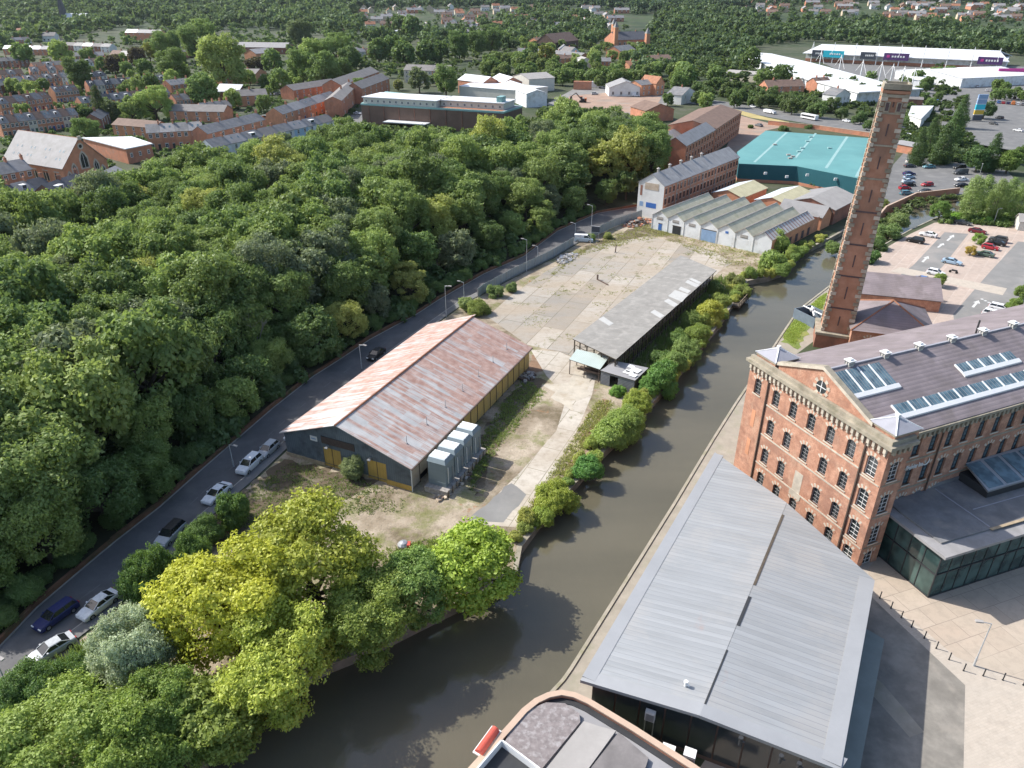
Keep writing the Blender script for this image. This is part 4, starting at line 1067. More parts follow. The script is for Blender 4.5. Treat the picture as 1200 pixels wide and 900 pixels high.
def rock(mb, x, y, z, s, mat):
    mb.box(-s, s, -s * rk.uniform(.5, .9), s * rk.uniform(.5, .9), -s * .3, s * rk.uniform(.3, .6), mat, Matrix.Translation((x, y, z)) @ Matrix.Rotation(rk.uniform(0, 6), 4, 'Z') @ Matrix.Rotation(rk.uniform(-.4, .4), 4, 'X'))
def rubble_heap(name, c, rx, ry, rot, n, smin, smax, mats, hgt):
    mb = MB()
    for _ in range(n):
        a, r = rk.uniform(0, 6.28), math.sqrt(rk.random()); x, y = r * rx * math.cos(a), r * ry * math.sin(a)
        xx, yy = c.x + x * math.cos(rot) - y * math.sin(rot), c.y + x * math.sin(rot) + y * math.cos(rot)
        rock(mb, xx, yy, .1 + hgt * (1 - r) * rk.random(), rk.uniform(smin, smax), rk.choice(mats))
    return setting(name, mb, kind='stuff')
tag(rubble_heap('rubble', SL(25.9, 5.5), 1.6, 6.5, SA, 170, .12, .38, ('rubble', 'timber_pale', 'panel_beige', 'iron_brown'), .5), 'strewn broken brick and timber along the foot of the grey tanks', 'rubble')
tag(rubble_heap('rubble', P(748, 262), 6, 2.6, R(40), 160, .15, .5, ('brick_red', 'rubble', 'iron_brown'), 1.6), 'heap of brick rubble by the white factory gable', 'rubble')
tag(rubble_heap('rubble', P(664, 303), 5, 2.0, R(60), 120, .15, .4, ('rubble', 'steel'), .4), 'grey rubble strip beside the street fence', 'rubble')
tag(rubble_heap('rubble', SL(22.9, 37.5), 1.2, 2.2, SA, 36, .12, .5, ('rubble', 'steel', 'iron_brown'), .5), 'scrap sheets against the far corner of the yellow side wall', 'rubble')
# plastic drums beside the tanks
for (p, lab, c_) in ((SL(22.6, 12.6, .02), 'white plastic drum lying by the shed wall behind the tanks', 'white_paint'), (SL(22.5, 10.9, .02), 'orange plastic drum by the shed wall behind the tanks', 'plastic_orange')):
    t = thing('plastic_drum', lab, 'drum', p, SA); b = MB(); b.tube((0, 0, 0), (0, 0, 1.5), .55, c_, 12); obj('body', b, t); b = MB(); b.tube((0, 0, 1.5), (0, 0, 1.75), .5, c_, 12, .25); obj('lid', b, t)

# the open-sided shed by the canal
striped('cement_sheet', (.255, .245, .225), (.27, .265, .26), 1.1, 'X', .06, .92, .16, .35, second=(.32, .305, .28), bump=.1)
plain('old_fibreglass', (.43, .43, .415), .7, .12, .8)
OSA = R(58.2)
o4 = [P(671, 397, 3.6), P(722, 421, 4.4), P(840, 317, 4.4), P(798, 299, 3.6)]
OO = Vector((o4[1].x, o4[1].y, 0))
osh = thing('open_shed', 'long open-sided shed with grey cement sheet roof and timber posts beside the canal', 'shed', OO, OSA)
ol = [toloc(p, OO, OSA) for p in o4]      # front-left, front-right(0,0), back-right, back-left ; x runs along the shed
pl_o = lambda x, y: (x, y, ol[1].z + (ol[0].z - ol[1].z) * (y / ol[0].y))
rf = MB(); rf.slab([pl_o(p.x, p.y) for p in ol][::-1], .16, 'cement_sheet', 'wood_dark'); osr = obj('roof', rf, osh)
for quad in (((701, 374), (707, 371), (719, 379), (714, 382)), ((762, 366), (767, 363), (779, 370), (774, 373)), ((778, 353), (783, 350), (795, 357), (790, 360)), ((783, 347), (791, 340), (807, 345), (799, 354)), ((795, 339), (798, 336), (810, 341), (806, 344)), ((803, 331), (806, 328), (820, 334), (816, 337)), ((807, 327), (811, 326), (822, 331), (819, 333))):
    pts = []
    for (x, y) in quad:
        l = on_slope(x, y, OO, OSA, ol[1].z, ol[0].z, 0.0, ol[0].y); pts.append((l.x, l.y, l.z + .03))
    c_ = Vector(pts[0]); 
    if (Vector(pts[1]) - c_).cross(Vector(pts[2]) - c_).z < 0: pts = pts[::-1]
    mb = MB(); mb.slab(pts, .02, 'old_fibreglass'); obj('roof_panel', mb, osr)['label'] = 'white translucent roof sheet'
LX = ol[2].x; WY = ol[0].y
ps = MB()
fr_b = MB()
for k in range(27):
    x = .25 + (LX - .5) * k / 26; ps_m = MB(); ps_m.box(x - .09, x + .09, .12, .3, 0, 4.15, 'wood_dark'); obj('post', ps_m, osh)
    if k < 26:
        x2 = .25 + (LX - .5) * (k + 1) / 26
        fr_b.box(x, x2, .14, .24, 2.5, 2.62, 'iron_brown'); fr_b.box(x, x2, .14, .24, .9, 1.0, 'iron_brown')
        fr_b.box((x + x2) / 2 - .03, (x + x2) / 2 + .03, .16, .22, 0, 4.1, 'wood_dark')
        if k % 3 == 0: fr_b.tube((x, .2, 2.6), (x2, .2, 4.1), .05, 'wood_dark', 4)
for k in range(13):
    x = .4 + (LX - 1.0) * k / 12 - ol[0].x * 0; ps_m = MB(); xx = ol[0].x + .3 + (ol[3].x - ol[0].x - .6) * k / 12
    ps_m.box(xx - .09, xx + .09, WY - .4, WY - .22, 0, 3.42, 'wood_dark'); obj('post', ps_m, osh)
for k in range(1, 6):
    f = k / 6; x, y = ol[0].x * f + .3, WY * f; ps_m = MB(); ps_m.box(x - .09, x + .09, y - .09, y + .09, 0, 4.2 - .8 * f, 'wood_dark'); obj('post', ps_m, osh)
    fr_b.tube((x, y, 2.6), (ol[0].x * (f - 1 / 6) + .3, WY * (f - 1 / 6), 4.0 - .8 * f), .05, 'wood_dark', 4)
fr_b.tube((.3, .1, 2.5), (ol[0].x + .3, WY - .2, 2.4), .07, 'wood_dark', 4)
obj('side_framing', fr_b, osh)
bw = MB(); bw.box(.3, LX - .3, .31, .4, 0, .7, 'canal_stone'); obj('low_wall', bw, osh)
# lean-to and hut at its near end
striped('pale_green_sheet', (.48, .55, .51), (.38, .44, .41), .3, 'X', .3, .7, .08, .4)
l4 = [P(667, 421, 3.0), P(703, 433, 2.6), P(714, 418, 3.0), P(676, 409, 3.3)]
LO = Vector((l4[0].x, l4[0].y, 0)); LA = ang(l4[0], l4[1])
t = thing('lean_to_shelter', 'small open shelter with pale green sheet roof at the near end of the open shed', 'shelter', LO, LA)
ll = [toloc(p, LO, LA) for p in l4]
b = MB(); b.slab([tuple(p) for p in ll], .1, 'pale_green_sheet', 'wood_dark'); obj('roof', b, t)
for p in ll + [ll[0].lerp(ll[1], .5)]:
    c_ = Vector((sum(q_.x for q_ in ll) / 4, sum(q_.y for q_ in ll) / 4, 0)); p = p.lerp(Vector((c_.x, c_.y, p.z)), .05); b = MB(); b.box(p.x - .06, p.x + .06, p.y - .06, p.y + .06, 0, p.z - .1, 'iron_brown'); obj('post', b, t)
b = MB(); b.box(1.5, ll[1].x - .2, ll[2].y - .5, ll[2].y - .4, 0, 2.3, 'wood_dark'); b.box(1.2, ll[1].x - .4, 1.0, 1.1, .9, 1.3, 'iron_brown'); b.box(1.2, ll[1].x - .4, 1.0, 2.6, .88, .92, 'iron_brown'); obj('back_boards', b, t)
h4 = [P(703.5, 434, 2.7), P(744, 446, 2.6), P(760, 431, 2.9), P(722, 423, 3.0)]
HO2 = Vector((h4[0].x, h4[0].y, 0)); HA2 = ang(h4[0], h4[1]); ll = [toloc(p, HO2, HA2) for p in h4]
t = thing('derelict_hut', 'tumbledown grey hut with holed felt roof and open doorway near the canal', 'hut', HO2, HA2)
b = MB(); W_ = ll[1].x; D_ = ll[2].y
striped('weather_boards', (.21, .215, .235), (.10, .10, .11), .28, 'Z', .25, .85, .2, .6)
b.box(.1, W_ * .28, .1, .25, 0, 2.5, 'weather_boards'); b.box(W_ * .52, W_ - .1, .1, .25, 0, 2.5, 'weather_boards'); b.box(W_ * .28, W_ * .52, .1, .25, 2.2, 2.5, 'weather_boards')
b.box(.1, .25, .25, D_ - .1, 0, 2.6, 'weather_boards'); b.box(W_ - .25, W_ - .1, .25, D_ - .1, 0, 2.5, 'brick_brown'); b.box(.25, W_ - .25, D_ - .25, D_ - .1, 0, 2.6, 'brick_brown'); obj('wall', b, t)
b = MB(); b.slab([tuple(p) for p in ll], .12, 'felt_grey', 'wood_dark'); ro_ = obj('roof', b, t)
b = MB(); zz = lambda x, y: 2.74 + .25 * y / D_
for x, y, s, m in ((W_ * .68, D_ * .35, .9, 'render_white'), (W_ * .8, D_ * .6, 1.0, 'render_white'), (W_ * .86, D_ * .25, .7, 'render_worn'), (W_ * .62, D_ * .75, .6, 'render_worn')): b.slab([(x - s, y - s * .6, zz(x, y)), (x + s * .8, y - s * .8, zz(x, y)), (x + s, y + s * .5, zz(x, y) + .1), (x - s * .7, y + s * .8, zz(x, y) + .1)], .02, m)
obj('roof_patch', b, ro_)['label'] = 'white patches of bare board'
b = MB()
for x, y, s in ((W_ * .65, D_ * .38, .4), (W_ * .77, D_ * .45, .3), (W_ * .72, D_ * .42, .28)): b.slab([(x - s, y - s * .4, 2.9), (x + s, y - s * .5, 2.88), (x + s * .8, y + s * .4, 2.92), (x - s * .7, y + s * .5, 2.95)], .01, 'dark_metal')
obj('roof_hole', b, ro_)
# sheet fence along the street, palisade, post
fp = PX((560, 349), (566, 344), (600, 325), (647, 302), (672, 287))
def panel_fence(name, lab, pts, h, mat, post, step=2.4):
    t = thing(name, lab, 'fence', pts[0]); o = pts[0]; pn, po = MB(), MB()
    for i in range(len(pts) - 1):
        a, b_ = pts[i] - o, pts[i + 1] - o; L = (b_ - a).length; n_ = max(1, int(L / step)); e = (b_ - a).normalized(); nn = Vector((-e.y, e.x, 0)) * .04
        for k in range(n_):
            p, q_ = a.lerp(b_, k / n_), a.lerp(b_, (k + 1) / n_)
            pn.prism([(p.x, p.y), (q_.x, q_.y), (q_.x + nn.x, q_.y + nn.y), (p.x + nn.x, p.y + nn.y)], .05, h - .05 * (k % 2), mat)
            po.box(p.x - .06, p.x + .06, p.y - .1, p.y + .02, 0, h + .1, post)
    obj('panel', pn, t); obj('post', po, t); return t
striped('fence_sheet', (.30, .33, .335), (.24, .265, .27), .4, 'X', .3, .75, .12, .5)
panel_fence('sheet_fence', 'grey corrugated sheet fence between the street and the concrete yard', fp, 2.2, 'fence_sheet', 'steel')
panel_fence('sheet_fence', 'pale grey sheet fence running up to the white factory gable', PX((693, 279), (720, 266), (752, 255)), 2.4, 'fence_sheet', 'steel')
gp2 = PX((672, 287), (693, 279)); t = thing('site_gate', 'closed steel site gate between two lengths of grey fence', 'gate', gp2[0]); b = MB(); d = gp2[1] - gp2[0]
for k in range(17): p = d * (k / 16); b.tube((p.x, p.y, 0), (p.x, p.y, 2.1), .04, 'steel', 4)
obj('bars', b, t); b = MB()
for z in (.3, 1.9): b.tube((0, 0, z), (d.x, d.y, z), .05, 'steel', 4)
obj('rail', b, t)
p = P(721, 296); t = thing('leaning_post', 'short dark leaning post standing alone on the concrete yard', 'post', p); b = MB(); b.tube((0, 0, 0), (.15, .1, 2.1), .14, 'iron_brown', 6); b.box(-.3, .3, -.3, .3, 0, .12, 'rubble'); obj('body', b, t)
p = P(637, 330 + 1); 
t = thing('fallen_beam', 'rusty broken beam lying in the middle of the concrete yard', 'beam', P(706, 331), R(-60)); b = MB(); b.box(-2.2, 2.2, -.12, .12, .02, .25, 'iron_brown'); b.box(-2.2, -1.9, -.15, .15, .02, 1.3, 'iron_brown'); obj('body', b, t)
p = P(473, 641); t = thing('scrap_bag', 'grey bag of scrap with a red edge on the pale forecourt', 'bag', p); b = MB(); b.ball((0, 0, .35), .8, 'steel', 10, .55); obj('body', b, t); b = MB(); b.box(.5, .9, -.5, .3, .02, .7, 'paint_red'); obj('edge', b, t)
# site sign on a tall pole and street fence cabin
p = P(697, 282); t = thing('site_sign', 'blue-grey notice board on tall legs by the site gate', 'sign', p, R(-20)); b = MB(); b.box(-1.2, 1.2, -.06, .06, 2.4, 4.0, 'sign_dark'); obj('board', b, t); b = MB()
b.box(-1.28, 1.28, -.05, .05, 2.32, 2.4, 'white_paint'); b.box(-1.28, 1.28, -.05, .05, 4.0, 4.08, 'white_paint'); obj('frame', b, t)
for x in (-1, 1): b = MB(); b.tube((x, 0, 0), (x, 0, 2.4), .06, 'steel'); obj('leg', b, t)

# ================================================================== SAWTOOTH FACTORY
plain('roof_mossy', (.56, .53, .39), .95, .18, .5, second=(.42, .41, .27)); plain('roof_grey', (.27, .265, .265), .9, .15, .3, second=(.20, .20, .20))
striped('roof_patched', (.55, .53, .50), (.30, .12, .09), 1.7, 'Y', .3, .9, .2, .5, bump=0); plain('roof_pale_blue', (.52, .58, .62), .8, .1, .4); plain('roof_straw', (.50, .46, .30), .9, .15, .5)
F0, F1 = P(763, 268), P(902, 300)
FA_ = ang(F0, F1); FL_ = (F1 - F0).length
saw = thing('sawtooth_factory', 'white-fronted sawtooth factory with seven mossy pitched roofs facing the concrete yard', 'factory', F0, FA_)
nb = 7; bw_ = FL_ / nb; DP = [27, 28.5, 30, 30, 30, 29, 27]; EH, RH = 4.1, 5.85
wl = MB(); gb = MB()
for k in range(nb):
    x0, x1 = k * bw_, (k + 1) * bw_; xr = x0 + bw_ * .52
    wl.face([(x0, 0, -.3), (x1, 0, -.3), (x1, 0, EH), (xr, 0, RH), (x0, 0, EH)], 'render_worn')
    wl.box(x0, x0 + .18, -.12, -.002, 0, EH - .2, 'render_white')
    gb.face([(x1, DP[k], 0), (x0, DP[k], 0), (x0, DP[k], EH), (xr, DP[k], RH), (x1, DP[k], EH)], 'brick_orange')
    b = MB()
    b.slab([(xr, -.25, RH + .05), (x1 + .02, -.25, EH + .03), (x1 + .02, DP[k], EH + .03), (xr, DP[k], RH + .05)], .1, 'roof_mossy' if k < 6 else 'roof_patched'); b.slab([(x0 + .03, -.25, EH + .02), (xr - .01, -.25, RH + .04), (xr - .01, DP[k], RH + .04), (x0 + .03, DP[k], EH + .02)], .1, 'roof_grey')
    b.tube((xr, -.3, RH + .08), (xr, DP[k] + .05, RH + .08), .13, 'felt_pale', 5)
    b.box(x1 - .09, x1 + .09, -.2, DP[k], EH + .01, EH + .13, 'canal_stone')
    obj('roof', b, saw)
wl.face([(0, DP[0], -.3), (0, 0, -.3), (0, 0, EH), (0, DP[0], EH)], 'render_worn')
obj('wall', wl, saw); obj('end_gable', gb, saw)
for x0, x1, z0, z1, m in ((bw_ * 1.35, bw_ * 1.85, 0, 2.3, 'dark_metal'), (bw_ * 3.1, bw_ * 3.95, 0, 3.2, 'blue_faded'), (bw_ * .45, bw_ * .66, .2, 2.0, 'paint_blue')):
    b = MB(); b.box(x0, x1, -.06, .05, z0, z1, m); b.box(x0 - .1, x1 + .1, -.09, -.03, z1, z1 + .18, 'wood_dark'); obj('door', b, saw)
for k in (0, 1, 2, 5): b = MB(); b.box(bw_ * (k + .3), bw_ * (k + .7), -.05, .04, 3.3, 4.0, 'felt_pale'); b.box(bw_ * (k + .3), bw_ * (k + .7), -.09, -.02, 3.2, 3.3, 'wood_dark'); obj('window', b, saw)
b = MB(); b.box(bw_ * 4.45, bw_ * 4.62, -.06, .02, 3.4, 4.0, 'paint_blue'); obj('notice', b, saw)
b = MB(); b.face([(FL_, 0, -2.4), (FL_, DP[6] + 3.6, -2.4), (FL_, DP[6] + 3.6, EH), (FL_, 0, EH)], 'brick_orange'); obj('wall', b, saw)['label'] = 'orange brick side wall along the canal'
for k in range(6): b = MB(); b.box(FL_ - .05, FL_ + .05, 3 + k * 4, 4.6 + k * 4, .2, 2.4, 'brick_blue'); obj('window', b, saw)
def SWL(x, y, z=0): return Vector((F0.x + x * math.cos(FA_) - y * math.sin(FA_), F0.y + x * math.sin(FA_) + y * math.cos(FA_), z))
BLD = []
def gable_block(name, lab, cat, o, rot, W, D, ev, rg, wall, roof, axis='y', roof2=None, wins=None, group=None, chimneys=0, over=.3, th=.15, win_mat='window'):
    """pitched-roof building; local x 0..W (front at y=0), ridge along the axis"""
    t = thing(name, lab, cat, o, rot, group); w_, r_ = MB(), MB(); BLD.append((Vector(o), rot, W, D))
    if axis == 'y':
        m = W / 2
        for y, s in ((0, 1), (D, -1)):
            f = [(0, y, 0), (W, y, 0), (W, y, ev), (m, y, rg), (0, y, ev)]; w_.face(f if s > 0 else f[::-1], wall)
        w_.face([(0, D, 0), (0, 0, 0), (0, 0, ev), (0, D, ev)], wall); w_.face([(W, 0, 0), (W, D, 0), (W, D, ev), (W, 0, ev)], wall)
        k = (rg - ev) / m; o_ = over
        r_.slab([(-o_, -o_, ev - o_ * k + th), (m, -o_, rg + th), (m, D + o_, rg + th), (-o_, D + o_, ev - o_ * k + th)], th, roof)
        r_.slab([(m, -o_, rg + th), (W + o_, -o_, ev - o_ * k + th), (W + o_, D + o_, ev - o_ * k + th), (m, D + o_, rg + th)], th, roof2 or roof)
    else:
        m = D / 2
        for x, s in ((0, -1), (W, 1)):
            f = [(x, 0, 0), (x, D, 0), (x, D, ev), (x, m, rg), (x, 0, ev)]; w_.face(f if s > 0 else f[::-1], wall)
        w_.face([(0, 0, 0), (W, 0, 0), (W, 0, ev), (0, 0, ev)], wall); w_.face([(W, D, 0), (0, D, 0), (0, D, ev), (W, D, ev)], wall)
        k = (rg - ev) / m; o_ = over
        r_.slab([(-o_, -o_, ev - o_ * k + th), (W + o_, -o_, ev - o_ * k + th), (W + o_, m, rg + th), (-o_, m, rg + th)], th, roof)
        r_.slab([(-o_, m, rg + th), (W + o_, m, rg + th), (W + o_, D + o_, ev - o_ * k + th), (-o_, D + o_, ev - o_ * k + th)], th, roof2 or roof)
    obj('wall', w_, t); ro = obj('roof', r_, t)
    for wn in wins or []: window_row(t, W, D, *wn)
    for c in range(chimneys):
        b = MB(); x, y = ((W * (c + .5) / chimneys, D / 2) if axis == 'x' else (W / 2, D * (c + .5) / chimneys)); b.box(x - .45, x + .45, y - .3, y + .3, rg - .5, rg + 1.3, 'brick_red'); co_ = obj('chimney', b, ro)
        b = MB()
        for s in (-.2, .2): b.tube((x + s, y, rg + 1.3), (x + s, y, rg + 1.7), .1, 'tile_orange', 6)
        obj('chimney_pot', b, co_)
    return t
WK = {}
def window_kit(w_, h_, frame, glass, arch):
    key = (round(w_, 2), round(h_, 2), frame, glass, arch)
    if key not in WK:
        b = MB(); b.box(-w_ / 2, w_ / 2, -.04, .02, 0, h_, glass)
        for s in (-1, 1): b.box(s * w_ / 2 - .06, s * w_ / 2 + .06, -.09, .02, 0, h_, frame)
        b.box(-w_ / 2, w_ / 2, -.085, .02, -.05, .07, frame); b.box(-w_ / 2, w_ / 2, -.085, .02, h_ - .06, h_ + .06, frame); b.box(-w_ / 2, w_ / 2, -.075, .02, h_ * .5, h_ * .5 + .07, frame); b.box(-.035, .035, -.07, .02, .06, h_ - .06, frame)
        b.box(-w_ / 2 - .12, w_ / 2 + .12, -.14, .02, -.17, -.052, arch); b.box(-w_ / 2 - .12, w_ / 2 + .12, -.06, .02, h_ + .062, h_ + .3, arch)
        WK[key] = b.mesh('window')
    return WK[key]
def window_row(t, W, D, side, n, z, w_=1.0, h_=1.5, frame='white_paint', glass='glass_dark', arch='stone_pale', a=0.0, b_=1.0):
    me = window_kit(w_, h_, frame, glass, arch)
    for k in range(n):
        f = a + (b_ - a) * (k + .5) / n
        loc, rot = {'f': ((W * f, -.005, z), 0), 'b': ((W * f, D + .005, z), math.pi), 'l': ((-.005, D * f, z), -math.pi / 2), 'r': ((W + .005, D * f, z), math.pi / 2)}[side]
        obj('window', me, t, loc, rot)
# roofs behind the sawtooth
for (x, y, W_, D_, lab, r1_, r2_) in ((bw_ * .2, 30.5, 10, 17, 'pale blue and straw roofed workshop directly behind the first sawtooth bays', 'roof_straw', 'roof_pale_blue'), (bw_ * 2.9, 31, 10.5, 19, 'blue and yellow roofed workshop nearer the canal behind the sawtooth bays', 'roof_straw', 'roof_pale_blue')):
    gable_block('workshop', lab, 'workshop', SWL(x, y + 2.5), FA_, W_, D_, 4.6, 6.2, 'brick_orange', r2_, 'y', r1_)
gable_block('workshop', 'red-brown patch-roofed brick shed between the sawtooth factory and the canal', 'workshop', SWL(bw_ * 4.6, 31), FA_, 13, 7, 3.8, 6.2, 'brick_orange', 'roof_grey', 'x')
gable_block('workshop', 'long grey-roofed canal shed with white roof stripe left of the tall chimney', 'workshop', SWL(bw_ * 4.3, 39), FA_, 15, 19, 4.4, 6.6, 'brick_dark', 'roof_grey', 'y', 'felt_pale')
gable_block('workshop', 'orange-patched low canal shed beside the brick end of the sawtooth factory', 'workshop', SWL(FL_ - 7.2, 38.5), FA_, 7.2, 17, 3.6, 4.6, 'brick_orange', 'tile_orange', 'y', 'roof_grey')
striped('mill_sheets', (.34, .33, .325), (.20, .195, .19), 3.4, 'X', .05, .9, .14, .35, second=(.42, .41, .40), bump=0)
# long brick mills behind
A0, A1 = P(779, 218, 10.2), P(866, 184, 10.2)
la = ang(A0, A1); LL = (A1 - A0).length; A0 = Vector((A0.x, A0.y, 0))
lm = gable_block('long_brick_mill', 'long three-storey brick mill with white rendered gable end at the street corner', 'mill', A0, la, LL, 8.6, 10.2, 13.0, 'brick_red', 'mill_sheets', 'x', 'roof_grey', wins=[('f', 22, 1.2, 1.1, 1.7, 'brick_dark', 'glass_dark'), ('f', 22, 4.4, 1.1, 1.8, 'brick_dark', 'glass_dark'), ('f', 22, 7.6, 1.1, 1.6, 'brick_dark', 'glass_dark')])
b = MB(); b.face([(-.06, 8.6, -.2), (-.06, 0, -.2), (-.06, 0, 10.2), (-.06, 4.3, 13.1), (-.06, 8.6, 10.2)], 'render_white'); go = obj('gable_end', b, lm)
b = MB(); b.box(-.1, .02, 2.2, 5.6, 3.1, 4.6, 'paint_blue'); b.box(-.1, .02, 6.6, 7.8, 3.2, 4.6, 'blue_faded'); b.box(-.1, .02, 7.2, 7.9, 6.4, 9.4, 'brick_dark'); b.box(-.12, .02, 1.8, 6.4, 8.4, 10.4, 'panel_beige'); obj('shutter', b, go)
vb2 = MB(); vb2.tube((0, 0, 0), (0, 0, 1.0), .4, 'felt_pale', 8); vb2.tube((0, 0, 1.0), (0, 0, 1.4), .65, 'felt_pale', 8, .1); vm2 = vb2.mesh('ventilator')
for k in range(5): obj('ventilator', vm2, lm, (4 + k * 7.2, 4.6, 12.9))
for k in range(5): b = MB(); b.tube((8 + k * 9, -.1, 0), (8 + k * 9, -.1, 10), .09, 'steel'); obj('drainpipe', b, lm)
B0, B1 = P(804, 171, 10), P(838, 152, 10); la2 = ang(B0, B1); B0 = Vector((B0.x, B0.y, 0))
gable_block('long_brick_mill', 'brick mill with grey double-pitch roof beyond the white-gabled mill', 'mill', B0, la2, (B1 - P(804, 171, 10)).length, 8.5, 10, 12.6, 'brick_red', 'slate_pale', 'x', 'roof_grey', wins=[('f', 10, z, 1.1, 1.7, 'brick_dark', 'glass_dark') for z in (1.2, 4.4, 7.4)])
B2, B3 = P(839, 151, 10), P(869, 131, 10); la3 = ang(B2, B3); B2v = Vector((B2.x, B2.y, 0))
gable_block('long_brick_mill', 'farthest brick mill range with patched red-brown roof near the ring road', 'mill', B2v, la3, (B3 - B2).length, 20, 10, 12.5, 'brick_red', 'tile_brown', 'x', 'tile_brown', wins=[('f', 11, z, 1.1, 1.7, 'brick_dark', 'glass_dark') for z in (1.2, 4.4, 7.4)])
gable_block('workshop', 'small grey-glazed roof shed against the far brick mill at the wood edge', 'workshop', Vector((P(786, 164, 7).x, P(786, 164, 7).y, 0)), la2, 26, 8, 6.5, 8.6, 'brick_red', 'slate_pale', 'x', 'roof_pale_blue')
# teal-roofed works
plain('teal_roof', (.115, .285, .285), .65, .12, .08, second=(.14, .32, .315)); plain('teal_fascia', (.025, .115, .14), .6, .1, .3)
tz = 6.2
tq = [P(x, y, tz) for x, y in ((866, 192), (934, 195), (1006, 209), (1020, 162), (897, 153), (863, 178))]
tO = Vector((tq[0].x, tq[0].y, 0)); teal = thing('teal_roof_works', 'big low works building with flat turquoise roof and dark teal fascia', 'works', tO)
tl_ = [(p.x - tO.x, p.y - tO.y) for p in tq]
b = MB(); b.prism(tl_, 0, 1.0, 'brick_red'); obj('wall', b, teal); b = MB(); b.prism(inset2(tl_ + tl_[:1], -.15)[:-1], 1.0, tz - .05, 'teal_fascia'); obj('fascia', b, teal)
b = MB(); b.slab([(x, y, tz + .05) for x, y in inset2(tl_ + tl_[:1], -.3)[:-1]], .12, 'teal_roof'); tro = obj('roof', b, teal)
plain('teal_pale', (.27, .43, .42), .6, .08, .3)
def tstrip(pa, pb, w_):
    a, c_ = P(*pa, tz + .07) - tO, P(*pb, tz + .07) - tO; e = (c_ - a).normalized(); n_ = Vector((-e.y, e.x, 0)) * w_; b = MB(); b.slab([a - n_, c_ - n_, c_ + n_, a + n_], .012, 'teal_pale'); obj('roof_strip', b, tro)
tstrip((884, 190), (922, 155), .45); tstrip((932, 185), (956, 156), .4); tstrip((968, 197), (993, 160), .5); tstrip((1004, 207), (1013, 190), .6)
for (x, y) in ((908, 170), (972, 174), (946, 166), (940, 174), (950, 161), (926, 186), (929, 184), (936, 178), (924, 182)): b = MB(); p = P(x, y, tz + .06) - tO; b.box(p.x - .7, p.x + .7, p.y - .5, p.y + .5, tz + .06, tz + .5, 'teal_pale' if x > 930 else 'felt_pale'); obj('roof_vent', b, tro)
for (x, y) in ((897, 203), (922, 207), (946, 205), (979, 210)): b = MB(); p = P(x, y, 4.6) - tO; b.box(p.x - .5, p.x + .5, p.y - .3, p.y + .1, 4.2, 5.0, 'white_paint'); obj('fascia_lamp', b, teal)
for (pts, lab) in ((PX((900, 146), (960, 152), (1022, 161)), 'low red brick boundary wall between the turquoise works and the ring road'), (PX((1025, 163), (1060, 172), (1066, 178)), 'red brick wall by the road right of the tall chimney'), (PX((1026, 262), (1037, 249), (1072, 233), (1123, 227)), 'brown brick canal-side wall below the rows of parked cars')):
    o_ = pts[0]; t = thing('brick_wall', lab, 'wall', o_); b = MB(); c_ = MB(); h_ = 1.9
    for i in range(len(pts) - 1):
        a, d_ = pts[i] - o_, pts[i + 1] - o_; e = (d_ - a).normalized(); n_ = Vector((-e.y, e.x, 0)) * .2
        b.prism([(a.x - n_.x, a.y - n_.y), (d_.x - n_.x, d_.y - n_.y), (d_.x + n_.x, d_.y + n_.y), (a.x + n_.x, a.y + n_.y)], -1.1, h_, 'brick_red'); n_ *= 1.3; c_.prism([(a.x - n_.x, a.y - n_.y), (d_.x - n_.x, d_.y - n_.y), (d_.x + n_.x, d_.y + n_.y), (a.x + n_.x, a.y + n_.y)], h_ + .002, h_ + .12, 'coping_tan')
    obj('wall_face', b, t); obj('coping', c_, t)
# bollards and lamp posts
def lamp_post(p, h_, rot, lab, arm=.9, cat='street lamp', group=None):
    t = thing('street_lamp', lab, cat, p, rot, group); b = MB(); b.tube((0, 0, 0), (0, 0, 1.2), .11, 'galv_pole', 8); b.tube((0, 0, 1.2), (0, 0, h_), .075, 'galv_pole', 8, .05); b.tube((0, 0, h_ - .03), (arm, 0, h_ + .12), .045, 'galv_pole', 6); obj('pole', b, t)
    b = MB(); b.box(arm - .1, arm + .65, -.17, .17, h_ + .06, h_ + .2, 'felt_pale'); lh = obj('lamp_head', b, t); b = MB(); b.box(arm, arm + .55, -.12, .12, h_ + .03, h_ + .058, 'lamp_glass'); obj('lens', b, lh)
for (b_, tp_, rot, lab) in (((274, 547), 521, -25, 'street lamp at the kerb opposite the white estate car'), ((424, 432), 404, -25, 'street lamp on the wood side of the street opposite the rusty roof'), ((523, 371), 335, -25, 'street lamp above the far left corner of the rusty shed'), ((544, 356), 331, 155, 'short plain pole lamp by the weeds at the yard corner'), ((617, 318), 281, 155, 'taller lamp beside the street fence, middle of the bend'), ((630, 306), 289, 155, 'shorter lamp beside the street fence, just up from the taller one'), ((692, 285), 241, 155, 'tall lamp column next to the site notice board'), ((674, 276), 262, 155, 'short lamp by the parked pale van at the site gate'), ((13, 812), 768, -25, 'pale street lamp at the lower left edge by the hedge')):
    p = P(*b_); lo, hi = 2, 14
    for _ in range(30):
        m = (lo + hi) / 2
        if pix(p.x, p.y, m)[1] > tp_: lo = m
        else: hi = m
    lamp_post(p, lo, R(rot), lab, group='street lamps')
